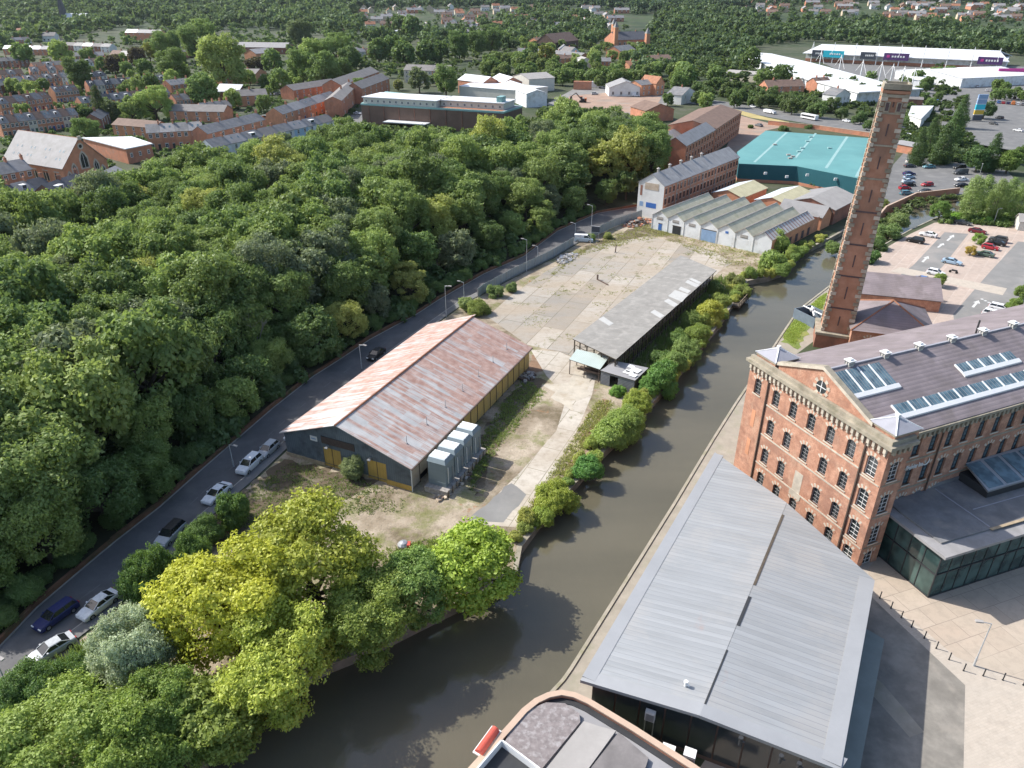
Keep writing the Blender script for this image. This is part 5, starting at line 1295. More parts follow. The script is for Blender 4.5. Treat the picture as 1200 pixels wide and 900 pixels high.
for (b_, tp_, rot, lab) in (((1141, 780), 731, 170, 'slender plaza lamp post beside the line of bollards'), ((1164, 263), 245, 20, 'car park lamp with a white head near the pavilion'), ((1012, 228), 186, 60, 'tall leaning-looking lamp between the two rows of cars north of the canal'), ((1144, 218), 193, 60, 'lamp post among the trees right of the station cars'), ((1025, 768), 766, 0, 'lamp on the hall canopy edge')):
    if tp_ == 766: continue
    p = P(*b_); lo, hi = 2, 14
    for _ in range(30):
        m = (lo + hi) / 2
        if pix(p.x, p.y, m)[1] > tp_: lo = m
        else: hi = m
    lamp_post(p, lo, R(rot), lab, group='car park and plaza lamps')
bk = MB(); bk.tube((0, 0, 0), (0, 0, .95), .06, 'dark_metal', 8); bk.tube((0, 0, .95), (0, 0, 1.0), .075, 'dark_metal', 8); bk.tube((0, 0, 0), (0, 0, .06), .1, 'dark_metal', 8); bm_ = bk.mesh('bollard')
wds = ('first bollard from the hall roof corner, nearest the glass pavilion', 'second bollard from the hall roof corner', 'third bollard from the hall roof corner', 'fourth bollard from the hall roof corner', 'middle bollard of the line, where the paving turns pinker', 'bollard just past the middle of the line', 'bollard two before the plaza lamp post', 'last bollard before the plaza lamp post', 'bollard right beside the foot of the plaza lamp post', 'second bollard from the right edge of the plaza', 'last bollard, at the right edge of the plaza')
for (x, y), lb in zip(((1031, 701), (1044, 713), (1056, 724), (1068, 735), (1083, 748), (1097, 760), (1112, 773), (1129, 786), (1152, 792), (1175, 797), (1199, 803)), wds):
    tag(obj('bollard', bm_, None, P(x, y)), 'black ' + lb, 'bollard', 'black bollards along the plaza edge')
# small tiled kiosk at the car park edge
t = gable_block('pavilion_kiosk', 'small white-roofed open pavilion at the right edge of the car park', 'kiosk', P(1192, 270), R(-20), 5, 5, 2.6, 4.2, 'cream_wall', 'felt_pale', 'x')
# footbridge rail/landing stage on the far canal bend
t = thing('landing_stage', 'rotten timber landing stage on the left canal bank beside the yellow bush', 'landing stage', P(868, 350), R(58)); b = MB(); b.box(-5, 3, -1.2, .4, -.4, .1, 'wood_dark'); obj('deck', b, t); b = MB()
for k in range(6): b.tube((-4.8 + k * 1.5, -1.1, -1.6), (-4.8 + k * 1.5, -1.1, 1.1), .07, 'wood_dark', 5)
b.tube((-5, -1.1, 1.0), (3, -1.1, 1.0), .06, 'timber_pale', 5); obj('railing', b, t)

# ================================================================== TREES AND SHRUBS
def leaf_cloud(rng, n, size, lobes, ctr, up=.25, inner=.12):
    """n small leaf-sprays on the outside of several lobes; lobes = [(centre, radius, tint, squash)]"""
    w_ = np.array([l[1] ** 2 for l in lobes]); w_ /= w_.sum()
    li = rng.choice(len(lobes), n, p=w_)
    C = np.array([l[0] for l in lobes])[li]; Rr = np.array([l[1] for l in lobes])[li]; Tn = np.array([l[2] for l in lobes])[li]; Q = np.array([l[3] for l in lobes])[li]
    d = rng.normal(size=(n, 3)); d /= np.linalg.norm(d, axis=1)[:, None]
    out = C - ctr; out /= np.maximum(np.linalg.norm(out, axis=1)[:, None], .05)
    flip = (d * out).sum(1) < -.25; d[flip] *= -1
    lump = 1 + .2 * np.sin(d[:, 0] * 7 + li) * np.sin(d[:, 1] * 8 + 2 * li) + .15 * np.sin(d[:, 2] * 9 + 3 * li)
    rad = Rr * lump * np.where(rng.random(n) < inner, rng.uniform(.3, .8, n), rng.uniform(.78, 1.2, n))
    p = C + d * rad[:, None] * np.stack([np.ones(n), np.ones(n), Q], 1)
    nr = d * .68 + rng.normal(size=(n, 3)) * .5; nr[:, 2] += up; nr /= np.linalg.norm(nr, axis=1)[:, None]
    t = rng.normal(size=(n, 3)); t -= nr * (t * nr).sum(1)[:, None]; t /= np.linalg.norm(t, axis=1)[:, None]
    b = np.cross(nr, t); s = size * rng.uniform(.65, 1.35, n)[:, None]
    v = np.stack([p - t * s * .62, p + b * s * .36 - nr * s * .08, p + t * s * .62, p - b * s * .36 - nr * s * .08], 1)
    tint = np.clip(Tn + rng.normal(0, .09, n), 0, 1)
    return v.reshape(-1, 3), tint
def cloud_mesh(name, v, tint, mat='leaves'):
    n = len(tint); me = bpy.data.meshes.new(name)
    me.vertices.add(4 * n); me.vertices.foreach_set('co', v.astype(np.float32).ravel())
    me.loops.add(4 * n); me.loops.foreach_set('vertex_index', np.arange(4 * n, dtype=np.int32))
    me.polygons.add(n); me.polygons.foreach_set('loop_start', np.arange(0, 4 * n, 4, dtype=np.int32))
    a = me.attributes.new('tint', 'FLOAT', 'FACE'); a.data.foreach_set('value', tint.astype(np.float32))
    me.materials.append(MATS[mat]); me.update(calc_edges=True); return me
def crown_lobes(rng, kind):
    L = []
    if kind in ('broad', 'open'):
        n = 30 if kind == 'broad' else 36
        for k in range(n):
            z = -.75 + 1.65 * (k + .5) / n; a = k * 2.4 + rng.uniform(-.6, .6); rr = math.sqrt(max(.05, 1 - (z * .85) ** 2)) * rng.uniform(.45, .78)
            L.append(((rr * math.cos(a), rr * math.sin(a), 1.08 + z * .74), rng.uniform(.17, .38) * (1 if kind == 'broad' else .8), rng.uniform(0, .34), rng.uniform(.62, .9)))
        L.append(((0, 0, 1.1), .58, .08, .95))
    elif kind == 'poplar':
        for k in range(16):
            z = .35 + 2.9 * k / 15; r = .62 * math.sin(math.pi * (.14 + .78 * k / 15)) ** .7; a = k * 2.4
            L.append(((r * .55 * math.cos(a), r * .55 * math.sin(a), z), r * .62 + .08, rng.uniform(0, .3), 1.25))
    elif kind == 'conifer':
        for k in range(18):
            z = .25 + 2.7 * k / 17; r = .78 * (1 - k / 19) ** .75; a = k * 2.4
            L.append(((r * .5 * math.cos(a), r * .5 * math.sin(a), z), r * .5 + .1, rng.uniform(0, .18), 1.2))
    else:                                       # shrub
        for k in range(11):
            a = k * 2.4; rr = rng.uniform(.25, .62)
            L.append(((rr * math.cos(a), rr * math.sin(a), rng.uniform(.3, .85) - rr * .25), rng.uniform(.28, .45), rng.uniform(0, .32), .85))
        L.append(((0, 0, .5), .5, .1, .8))
    return L
TK = {}
LOD = {'hi': (34000, .05), 'mid': (15000, .067), 'low': (2200, .165)}
def tree_kit(kind, var, lod):
    key = (kind, var, lod)
    if key in TK: return TK[key]
    rng = np.random.default_rng(abs(hash((len(kind) * 31 + ord(kind[0]), var))) % 99991)
    L = crown_lobes(rng, kind); n, sz = LOD[lod]; k_ = (.8, 1.0, 1.22, .9, 1.4)[var % 5]; n, sz = int(n / k_ ** 1.6), sz * k_
    if kind in ('broad', 'open') and var % 5 in (1, 3): L = [((l[0][0] * 1.12, l[0][1] * .88, l[0][2] + .18 * math.sin(4 * l[0][0] + var)), l[1] * rng.uniform(.7, 1.15), l[2], l[3]) for l in L]
    if kind == 'poplar' or kind == 'conifer': sz *= .85
    ctr = np.array((0, 0, 1.0 if kind in ('broad', 'open') else (.4 if kind == 'shrub' else 1.4)))
    if kind in ('poplar', 'conifer'): ctr = np.array([(0, 0, min(2.4, l[0][2])) for l in L]).mean(0)
    v, t = leaf_cloud(rng, n, sz, L, ctr, inner=.12 if kind != 'open' else .22)
    cr = cloud_mesh('crown' if kind != 'shrub' else 'foliage', v, t)
    mb = MB(); bark = 'bark'
    if kind == 'shrub':
        for k in range(5): a = k * 1.26; mb.tube((0, 0, -.15), (.35 * math.cos(a), .35 * math.sin(a), .55), .035, bark, 4, .012)
    elif kind in ('poplar', 'conifer'):
        mb.tube((0, 0, -.2), (0, 0, 2.6), .075, bark, 6, .015)
    else:
        mb.tube((0, 0, -.25), (.02, .01, .62), .085, bark, 7, .06)
        for k, l in enumerate(L[:28:4]): mb.tube((.02, .01, .42 + .04 * k), l[0], .045, bark, 5, .012)
    TK[key] = [K('crown' if kind != 'shrub' else 'foliage', cr), K('trunk' if kind != 'shrub' else 'stems', mb)]
    return TK[key]
TREES = []
rt_ = random.Random(11)
def plant(kind, lod, p, r, zk, colr, label, cat='tree', group=None, var=None, name=None):
    o = bpy.data.objects.new(name or {'conifer': 'conifer_tree', 'poplar': 'poplar_tree', 'shrub': 'bush'}.get(kind, 'broadleaf_tree'), None); COL.objects.link(o)
    o.empty_display_size = .3; o.location = p; o.rotation_euler = (0, 0, rt_.uniform(0, 6.28)); o.scale = (r, r * rt_.uniform(.92, 1.08), r * zk)
    tag(o, label, cat, group)
    kit = tree_kit(kind, rt_.randrange(5) if var is None else var, lod)
    kj = rt_.uniform(.9, 1.1); j = lambda c: tuple(max(.01, x * kj * rt_.uniform(.97, 1.03)) for x in c)
    inst([(kit[0][0], kit[0][1], -1, (0, 0, 0), j(colr), 0), (kit[1][0], kit[1][1], -1, (0, 0, 0), None, 0)], o)
    TREES.append((p, r)); return o
DARK, MIDG, LIGHT, YEL, SILV, PURP, OLIVE, BLUEG = (.12, .195, .06), (.18, .275, .08), (.32, .41, .115), (.55, .585, .065), (.48, .55, .36), (.06, .03, .038), (.25, .26, .09), (.08, .13, .08)
def by_px(kind, lod, cx, cy, rp, colr, label, zk=1.0, zc=None, cat='tree', group=None, var=None, name=None):
    """a tree whose crown shows at pixel (cx, cy) with radius rp pixels"""
    cf = {'shrub': .5, 'poplar': 1.8, 'conifer': 1.6}.get(kind, 1.08)
    d = ray(cx, cy); r = 4.0
    for _ in range(12):
        z = zc if zc is not None else r * cf * zk
        t = (z - H) / d[2]; r = rp / F * t
    p = Vector((t * d[0], t * d[1], 0)); p.z = hill(p.x, p.y)
    if zc is not None: zk = zc / (r * cf)
    return plant(kind, lod, p, r, zk, colr, label, cat, group, var, name)
# --- the big trees in the foreground
for a in (
    ('broad', 'hi', 268, 712, 82, YEL, 'big bright yellow-green tree, leftmost of the sunlit yellow crowns by the street', 1.0, 7.5),
    ('broad', 'hi', 368, 668, 74, (.49, .53, .075), 'big yellow-green tree standing nearest the rusty shed forecourt', 1.0, 7.0),
    ('broad', 'hi', 330, 775, 72, (.46, .52, .09), 'yellow-green tree leaning over the canal below the two brightest crowns', 1.0, 6.0),
    ('open', 'hi', 432, 718, 62, (0.308, 0.395, 0.073), 'olive green tree at the water between the yellow trees and the lime one', 1.0, 5.0),
    ('open', 'hi', 483, 690, 46, (0.244, 0.369, 0.089), 'mid green tree with feathery leaves at the edge of the pale forecourt', 1.0, 4.6),
    ('broad', 'hi', 553, 662, 56, (0.356, 0.474, 0.065), 'lime green tree above the canal bend, rightmost of the foreground trees', 1.0, 4.6),
    ('open', 'hi', 158, 766, 52, SILV, 'silvery grey-green tree beside the white car at the kerb', 1.0, 6.0),
    ('open', 'hi', 185, 835, 58, (0.259, 0.386, 0.082), 'green tree with yellow shoots below the silvery tree', 1.0, 4.8),
    ('broad', 'hi', 252, 838, 56, (0.259, 0.334, 0.065), 'olive tree hanging over the dark water at the bottom of the photo', 1.0, 4.0),
    ('broad', 'hi', 55, 880, 78, (0.324, 0.447, 0.089), 'light green tree filling the bottom left corner', 1.0, 5.0),
    ('broad', 'hi', 150, 893, 52, (0.308, 0.404, 0.082), 'light olive tree at the bottom edge beside the corner tree', 1.0, 4.4),
    ('broad', 'hi', 210, 885, 40, (0.244, 0.334, 0.073), 'small green tree at the bottom edge by the water', 1.0, 3.4),
    ('shrub', 'hi', 38, 806, 44, (0.121, 0.220, 0.056), 'dark green hedge tree over the half hidden parked car', 1.0, 2.4),
    ('shrub', 'hi', 96, 786, 26, (0.121, 0.211, 0.056), 'dark green bush beside the half hidden parked car', 1.0, 2.0),
    ('shrub', 'hi', 168, 672, 34, (0.130, 0.229, 0.055), 'dense dark green bush between the street and the tallest yellow tree', 1.0, 2.6),
    ('shrub', 'hi', 226, 648, 22, (0.138, 0.237, 0.056), 'dark green bush behind the black and silver car', 1.0, 2.0),
    ('shrub', 'hi', 276, 598, 22, (0.130, 0.229, 0.055), 'dark bush by the kerb between two white cars', 1.0, 2.0),
    ('shrub', 'hi', 240, 622, 22, (0.130, 0.229, 0.055), 'low dark bush beside the street by the brown forecourt', 1.0, 1.4),
    ('shrub', 'hi', 415, 548, 17, (0.324, 0.386, 0.186), 'grey-green buddleia bush against the blue-grey gable end', 1.0, 1.5),
):
    k, lod, x, y, r, c, lab, zk, zc = a
    by_px(k, lod, x, y, r, c, lab, zk, zc, cat='bush' if k == 'shrub' else 'tree')
# --- bushes along the canal bank
cb_ = [(652, 583, 22, (0.438, 0.501, 0.082), 'yellow-green bush on the canal bank nearest the foreground trees'), (636, 605, 14, (0.356, 0.439, 0.082), 'small yellowish bush at the canal edge by the wall end'), (689, 552, 17, (0.162, 0.351, 0.082), 'bright green upright bush overhanging the canal, lowest green one'), (712, 513, 20, (0.356, 0.474, 0.114), 'light green bush with pale flowers on the canal bank'), (733, 496, 22, (0.356, 0.474, 0.114), 'wide pale green bush on the canal bank in front of the ruined hut'), (748, 472, 16, (0.389, 0.474, 0.082), 'yellowish bush between the hut and the canal'), (773, 445, 21, (0.162, 0.316, 0.073), 'dense mid green bush beside the ruined hut'), (760, 455, 13, (0.179, 0.351, 0.073), 'small bright green bush against the hut wall'), (724, 458, 9, (0.211, 0.386, 0.082), 'little green shrub in front of the hut doorway'), (790, 428, 17, (0.244, 0.351, 0.097), 'green bush beside the middle of the open shed'), (806, 410, 17, (0.276, 0.386, 0.114), 'pale green bush half way along the open shed, at the water'), (818, 392, 14, (0.292, 0.369, 0.082), 'olive bush before the yellow canal-side bush'), (833, 368, 17, (0.486, 0.491, 0.082), 'yellow bush at the water near the landing stage'), (846, 352, 10, (0.324, 0.386, 0.097), 'small olive bush by the landing stage'), (812, 375, 12, (0.211, 0.299, 0.082), 'green scrub under the far half of the open shed'), (795, 398, 13, (0.179, 0.281, 0.073), 'dark green scrub under the middle posts of the open shed'), (772, 420, 12, (0.162, 0.264, 0.065), 'dark scrub beneath the near posts of the open shed'), (838, 338, 9, (0.227, 0.316, 0.097), 'small scrub at the far corner of the open shed'), (862, 330, 10, (0.324, 0.351, 0.114), 'weedy bush on the point of the canal bank'), (872, 342, 8, (0.292, 0.351, 0.097), 'low bush on the tip of the canal bank'), (911, 286, 15, (0.356, 0.456, 0.114), 'light green tree before the brick end of the sawtooth factory'), (906, 306, 15, (0.276, 0.386, 0.097), 'lower green bush over the water by the sawtooth factory'), (918, 318, 10, (0.244, 0.351, 0.082), 'small bush at the waterline by the sawtooth factory'), (548, 357, 10, (0.324, 0.404, 0.145), 'grey-green weed bush at the near left corner of the concrete yard'), (561, 361, 12, (0.324, 0.386, 0.097), 'yellow-green weed bush at the near left corner of the concrete yard'), (580, 342, 9, (0.244, 0.351, 0.114), 'weed bush by the lamp pole at the yard corner'), (600, 338, 7, (0.211, 0.299, 0.097), 'low weeds beside the sheet fence'), (692, 278, 6, (0.259, 0.351, 0.097), 'small bush under the blue-grey notice board'), (712, 277, 5, (0.324, 0.351, 0.114), 'dry weeds beside the gate posts'), (505, 502, 4, (0.162, 0.281, 0.065), 'little plant on the shed wall behind the tanks'), (962, 212, 12, (0.211, 0.299, 0.082), 'green bush behind the workshops in front of the turquoise works'), (978, 290, 9, (0.227, 0.316, 0.097), 'bush at the canal edge left of the tall chimney')]
for (x, y, r, c, lab) in cb_: by_px('shrub', 'hi' if y > 380 else 'mid', x, y - r * .1, r * 1.12, c, lab, 1.2, None, 'bush', 'bushes along the canal and yard')
bm_k = ((625, 625, 'by the end of the concrete path'), (660, 590, 'near the foreground trees'), (700, 540, 'half way to the ruined hut'), (735, 495, 'in front of the ruined hut'), (775, 445, 'beside the ruined hut'), (805, 410, 'along the middle of the open shed'), (835, 370, 'near the landing stage'), (860, 345, 'at the bank point'))
rb_ = random.Random(61)
for i in range(10, 24):
    a, b_ = LB[i], LB[i + 1]; L_ = (b_ - a).length; s_ = rb_.uniform(0, 2); e = (b_ - a).normalized(); nn = Vector((-e.y, e.x, 0))
    while s_ < L_:
        q_ = a + e * s_ + nn * rb_.uniform(-.3, 2.6); x, y, _ = pix(q_.x, q_.y, 1); v = rb_.random(); r = rb_.uniform(.7, 1.7); c = Vector((.24, .36, .09)).lerp(Vector((.56, .57, .14)), v)
        m = min(bm_k, key=lambda z_: (z_[0] - x) ** 2 + (z_[1] - y) ** 2)[2]
        plant('shrub', 'mid', (q_.x, q_.y, 0), r, rb_.uniform(.9, 1.7), c, f'{"small" if r < 1.3 else "larger"} {"green" if v < .4 else "yellow-green" if v < .75 else "pale yellowish"} bush on the canal wall, {m}', 'bush', 'bushes along the canal and yard')
        s_ += rb_.uniform(1.1, 2.6)
for (x, y, r, c, lab, k) in ((1017, 300, 13, (0.097, 0.185, 0.049), 'dark ivy bush at the foot of the chimney by the car park', 'shrub'), (1027, 285, 13, (0.138, 0.229, 0.065), 'dark bush beside the car park wall', 'shrub'), (1042, 272, 14, (0.244, 0.334, 0.114), 'pale green willow bush at the canal bend', 'shrub'), (1052, 258, 13, (0.259, 0.351, 0.121), 'taller pale willow bush at the canal bend', 'shrub'), (1102, 247, 11, (0.179, 0.316, 0.065), 'round green tree at the tip of the car park wall', 'broad'), (1032, 238, 9, (0.276, 0.351, 0.097), 'yellowish bush between the chimney and the station cars', 'shrub'), (1122, 253, 8, (0.259, 0.474, 0.065), 'bright green hedge by the dark parked car', 'shrub'), (1137, 255, 8, (0.179, 0.316, 0.065), 'green hedge along the top of the car park', 'shrub'), (1157, 259, 7, (0.227, 0.421, 0.065), 'low bright hedge beside the car park lamp', 'shrub'), (1088, 342, 8, (0.259, 0.351, 0.082), 'small young tree nearest the boiler house roof', 'broad'), (1101, 327, 8, (0.259, 0.351, 0.082), 'small young tree beside the blue parked car', 'broad'), (1148, 279, 7, (0.276, 0.421, 0.082), 'small young tree beside the dark red car', 'broad'), (1138, 293, 6, (0.486, 0.365, 0.068), 'little yellow-leaved sapling between the parking lanes', 'broad'), (1189, 357, 9, (0.227, 0.334, 0.073), 'young tree at the right edge over the white cars', 'broad'), (1197, 343, 8, (0.227, 0.334, 0.073), 'young tree cut by the right edge of the photo', 'broad')):
    by_px(k, 'mid', x, y, r, c, lab, 1.0, None, 'bush' if k == 'shrub' else 'tree')
for (x, y, r, c, lab) in ((1140, 232, 15, (0.276, 0.369, 0.121), 'tall silvery poplar, leftmost of the group by the car park'), (1155, 226, 12, (0.259, 0.351, 0.114), 'slim pale poplar, second of the group by the car park'), (1170, 234, 14, (0.251, 0.351, 0.106), 'pale poplar in the middle of the group by the car park'), (1184, 229, 12, (0.259, 0.360, 0.114), 'pale poplar right of the car park lamp'), (1198, 236, 14, (0.227, 0.334, 0.097), 'green poplar at the right edge by the little pavilion')): by_px('poplar', 'mid', x, y, r, c, lab, 1.0, None, 'tree', 'poplars by the car park')
for (x, y, r, c, lab, k) in ((1078, 172, 13, (0.073, 0.131, 0.046), 'tall dark conifer just right of the chimney', 'conifer'), (1092, 160, 14, (0.082, 0.150, 0.049), 'tall dark conifer, second right of the chimney', 'conifer'), (1107, 168, 15, (0.089, 0.157, 0.052), 'broad dark conifer behind the station cars', 'conifer'), (1120, 148, 14, (0.097, 0.176, 0.056), 'green conifer topping the group right of the chimney', 'conifer'), (1128, 130, 12, (0.089, 0.157, 0.056), 'dark conifer next to the blue totem sign', 'conifer'), (1109, 176, 9, (0.259, 0.264, 0.211), 'dead grey-brown conifer within the dark group', 'conifer'), (1148, 185, 15, (0.082, 0.157, 0.049), 'rounded dark tree at the end of the station cars', 'broad'), (1165, 178, 14, (0.073, 0.140, 0.046), 'dark tree in front of the roundabout', 'conifer'), (1183, 188, 14, (0.179, 0.264, 0.056), 'olive tree on the right edge below the roundabout', 'broad'), (1197, 182, 10, (0.121, 0.211, 0.049), 'green tree at the right edge above the poplars', 'broad'), (1155, 128, 10, (0.082, 0.150, 0.056), 'dark tree at the retail car park corner', 'broad'), (1010, 137, 7, (0.097, 0.176, 0.056), 'round dark tree left of the chimney by the ring road', 'broad'), (1017, 146, 6, (0.130, 0.211, 0.065), 'small tree left of the chimney over the roadside wall', 'broad'), (1067, 140, 9, (0.114, 0.194, 0.056), 'low tree right of the chimney by the curved white shed', 'shrub'), (1003, 140, 5, (0.121, 0.194, 0.065), 'slim tree near the wall end beside the ring road', 'broad'), (948, 148, 5, (0.121, 0.211, 0.056), 'bush by the bus on the ring road verge', 'shrub'), (918, 150, 6, (0.145, 0.229, 0.065), 'bush in front of the straw-coloured verge', 'shrub'), (880, 148, 4, (0.162, 0.229, 0.065), 'small bush by the works yard', 'shrub')):
    by_px(k, 'mid', x, y, r, c, lab, 1.0, None, 'bush' if k == 'shrub' else 'tree')
# --- the wood on the embankment
top_line = [(775, 178), (758, 150), (712, 140), (665, 128), (628, 152), (600, 165), (520, 172), (470, 172), (430, 170), (405, 158), (350, 172), (262, 186), (205, 190), (158, 206), (128, 232), (60, 240), (-60, 232)]
wood_poly = [(p.x, p.y) for p in RL[1:-1]] + [(P(x, y, 10).x, P(x, y, 10).y) for x, y in top_line] + [(P(-170, 500).x, P(-170, 500).y), (RL[0].x - 8, RL[0].y)]
def road_d(X, Y):
    best = 1e9
    for i in range(len(RL) - 1):
        a, b_ = RL[i], RL[i + 1]; e = b_ - a; L_ = e.length; s = max(0, min(1, ((X - a.x) * e.x + (Y - a.y) * e.y) / L_ / L_)); q_ = a + e * s
        best = min(best, math.hypot(X - q_.x, Y - q_.y))
    return best
xs = [p[0] for p in wood_poly]; ys = [p[1] for p in wood_poly]
pts = []; rw = random.Random(23)
for tries in range(14000):
    X, Y = rw.uniform(min(xs), max(xs)), rw.uniform(min(ys), max(ys))
    sp_ = 6.0 if Y < 150 else 7.8
    if not pin((X, Y), wood_poly): continue
    x, y, zc_ = pix(X, Y, 6)
    if x < -70 or zc_ < 20: continue
    d = road_d(X, Y)
    if d < 2.6: continue
    if any((X - q_[0]) ** 2 + (Y - q_[1]) ** 2 < sp_ * sp_ for q_ in pts): continue
    pts.append((X, Y, d))
zones = [((30, 560), 'across from the dark blue car'), ((120, 520), 'uphill of the black and silver car'), ((60, 400), 'half way up the left edge'), ((200, 460), 'uphill of the white estate car'), ((40, 290), 'below the leftmost terraced houses'), ((150, 260), 'just below the slate-roofed chapel'), ((180, 350), 'in the left middle of the wood'), ((300, 400), 'opposite the gable of the rusty shed'), ((290, 290), 'in the heart of the wood'), ((260, 210), 'before the white-windowed brick terrace'), ((380, 330), 'opposite the rusty roof'), ((400, 230), 'behind the middle of the wood'), ((360, 180), 'below the pale-fronted terrace'), ((470, 290), 'above the lamp beyond the shed'), ((490, 210), 'before the brown flat-roofed building'), ((560, 260), 'opposite the concrete yard'), ((590, 190), 'below the brown building right end'), ((660, 220), 'above the site gate'), ((650, 160), 'below the demolition site'), ((730, 190), 'next to the white-gabled mill')]
shade = lambda v: 'dark green' if v < .3 else ('mid green' if v < .62 else ('light green' if v < .88 else 'yellowish'))
band = lambda d: 'at the wood edge' if d < 14 else ('a row back' if d < 28 else ('deep in the wood' if d < 62 else 'on the upper side'))
for X, Y, d in pts:
    r = rw.uniform(5.0, 7.8) if d > 9 else rw.uniform(3.4, 5.0)
    v = rw.random(); x, y, _ = pix(X, Y, 9)
    c = Vector(DARK).lerp(Vector(LIGHT), v ** 1.1)
    if v > .9: c = Vector((.42, .44, .12))
    if rw.random() < .1: c = Vector((.19, .23, .13))
    z0 = max(0, 4.6 * sstep(1, 22, d) * (1 - sstep(40, 80, d)))
    zn = min(zones, key=lambda q_: (q_[0][0] - x) ** 2 + (q_[0][1] - y) ** 2)[1]
    size = 'large' if r > 6 else ('small' if r < 4.4 else 'medium')
    lb = f'{size} {shade(v)} tree {band(d)}, {zn}'; lb = ' '.join(lb.split()[:16])
    plant('broad' if rw.random() < .7 else 'open', 'mid', (X, Y, z0), r, rw.uniform(.92, 1.3) if d > 9 else rw.uniform(.9, 1.15), c, lb, 'tree', 'trees of the wood beside the street', name='woodland_tree')
NW = len(pts)
ug_V, ug_T = [], []; ug_b = leaf_cloud(np.random.default_rng(4), 150, .42, crown_lobes(np.random.default_rng(6), 'shrub'), np.array((0, 0, .4)), inner=.02); ug = np.random.default_rng(8); tr_ = 0
while len(ug_T) < 620 and tr_ < 9000:
    tr_ += 1; X, Y = ug.uniform(-100, 20), ug.uniform(45, 215)
    if not pin((X, Y), wood_poly): continue
    d = road_d(X, Y)
    if not .9 < d < 34: continue
    r, a_ = ug.uniform(.9, 2.3), ug.uniform(0, 6.28); v = ug_b[0]; c_, s_ = math.cos(a_), math.sin(a_)
    ug_V.append(np.stack([v[:, 0] * c_ - v[:, 1] * s_, v[:, 0] * s_ + v[:, 1] * c_, v[:, 2] * 1.2], 1) * r + np.array((X, Y, .3 + 4.6 * sstep(1, 22, d) * (1 - sstep(40, 80, d))))); ug_T.append(ug_b[1] * .5 + ug.uniform(0, .4))
o = obj('undergrowth', cloud_mesh('undergrowth', np.concatenate(ug_V), np.concatenate(ug_T))); o.color = (.09, .15, .05, 1); tag(o, 'brambles and ivy covering the bank under the wood beside the street', 'undergrowth', kind='stuff')
for i in range(len(RL) - 3):                   # scrub along the wall
    a, b_ = RL[i], RL[i + 1]; e = (b_ - a); L_ = e.length; e.normalize(); nn = Vector((-e.y, e.x, 0)); s = rw.uniform(0, 3)
    while s < L_:
        q_ = a + e * s + nn * rw.uniform(1.6, 3.2); x, y, _ = pix(q_.x, q_.y, 1)
        zn = min(zones, key=lambda z_: (z_[0][0] - x + 40) ** 2 + (z_[0][1] - y + 60) ** 2)[1]
        v = rw.random(); c = Vector(DARK).lerp(Vector(MIDG), v); r = rw.uniform(1.3, 2.3)
        plant('shrub', 'mid', (q_.x, q_.y, .5), r, rw.uniform(.8, 1.2), c, f'{"small" if r < 1.8 else "bigger"} {"dark" if v < .5 else "mid"} green bush on the low brick wall, {zn}', 'bush', 'bushes on the low street wall')
        s += rw.uniform(1.9, 3.8)
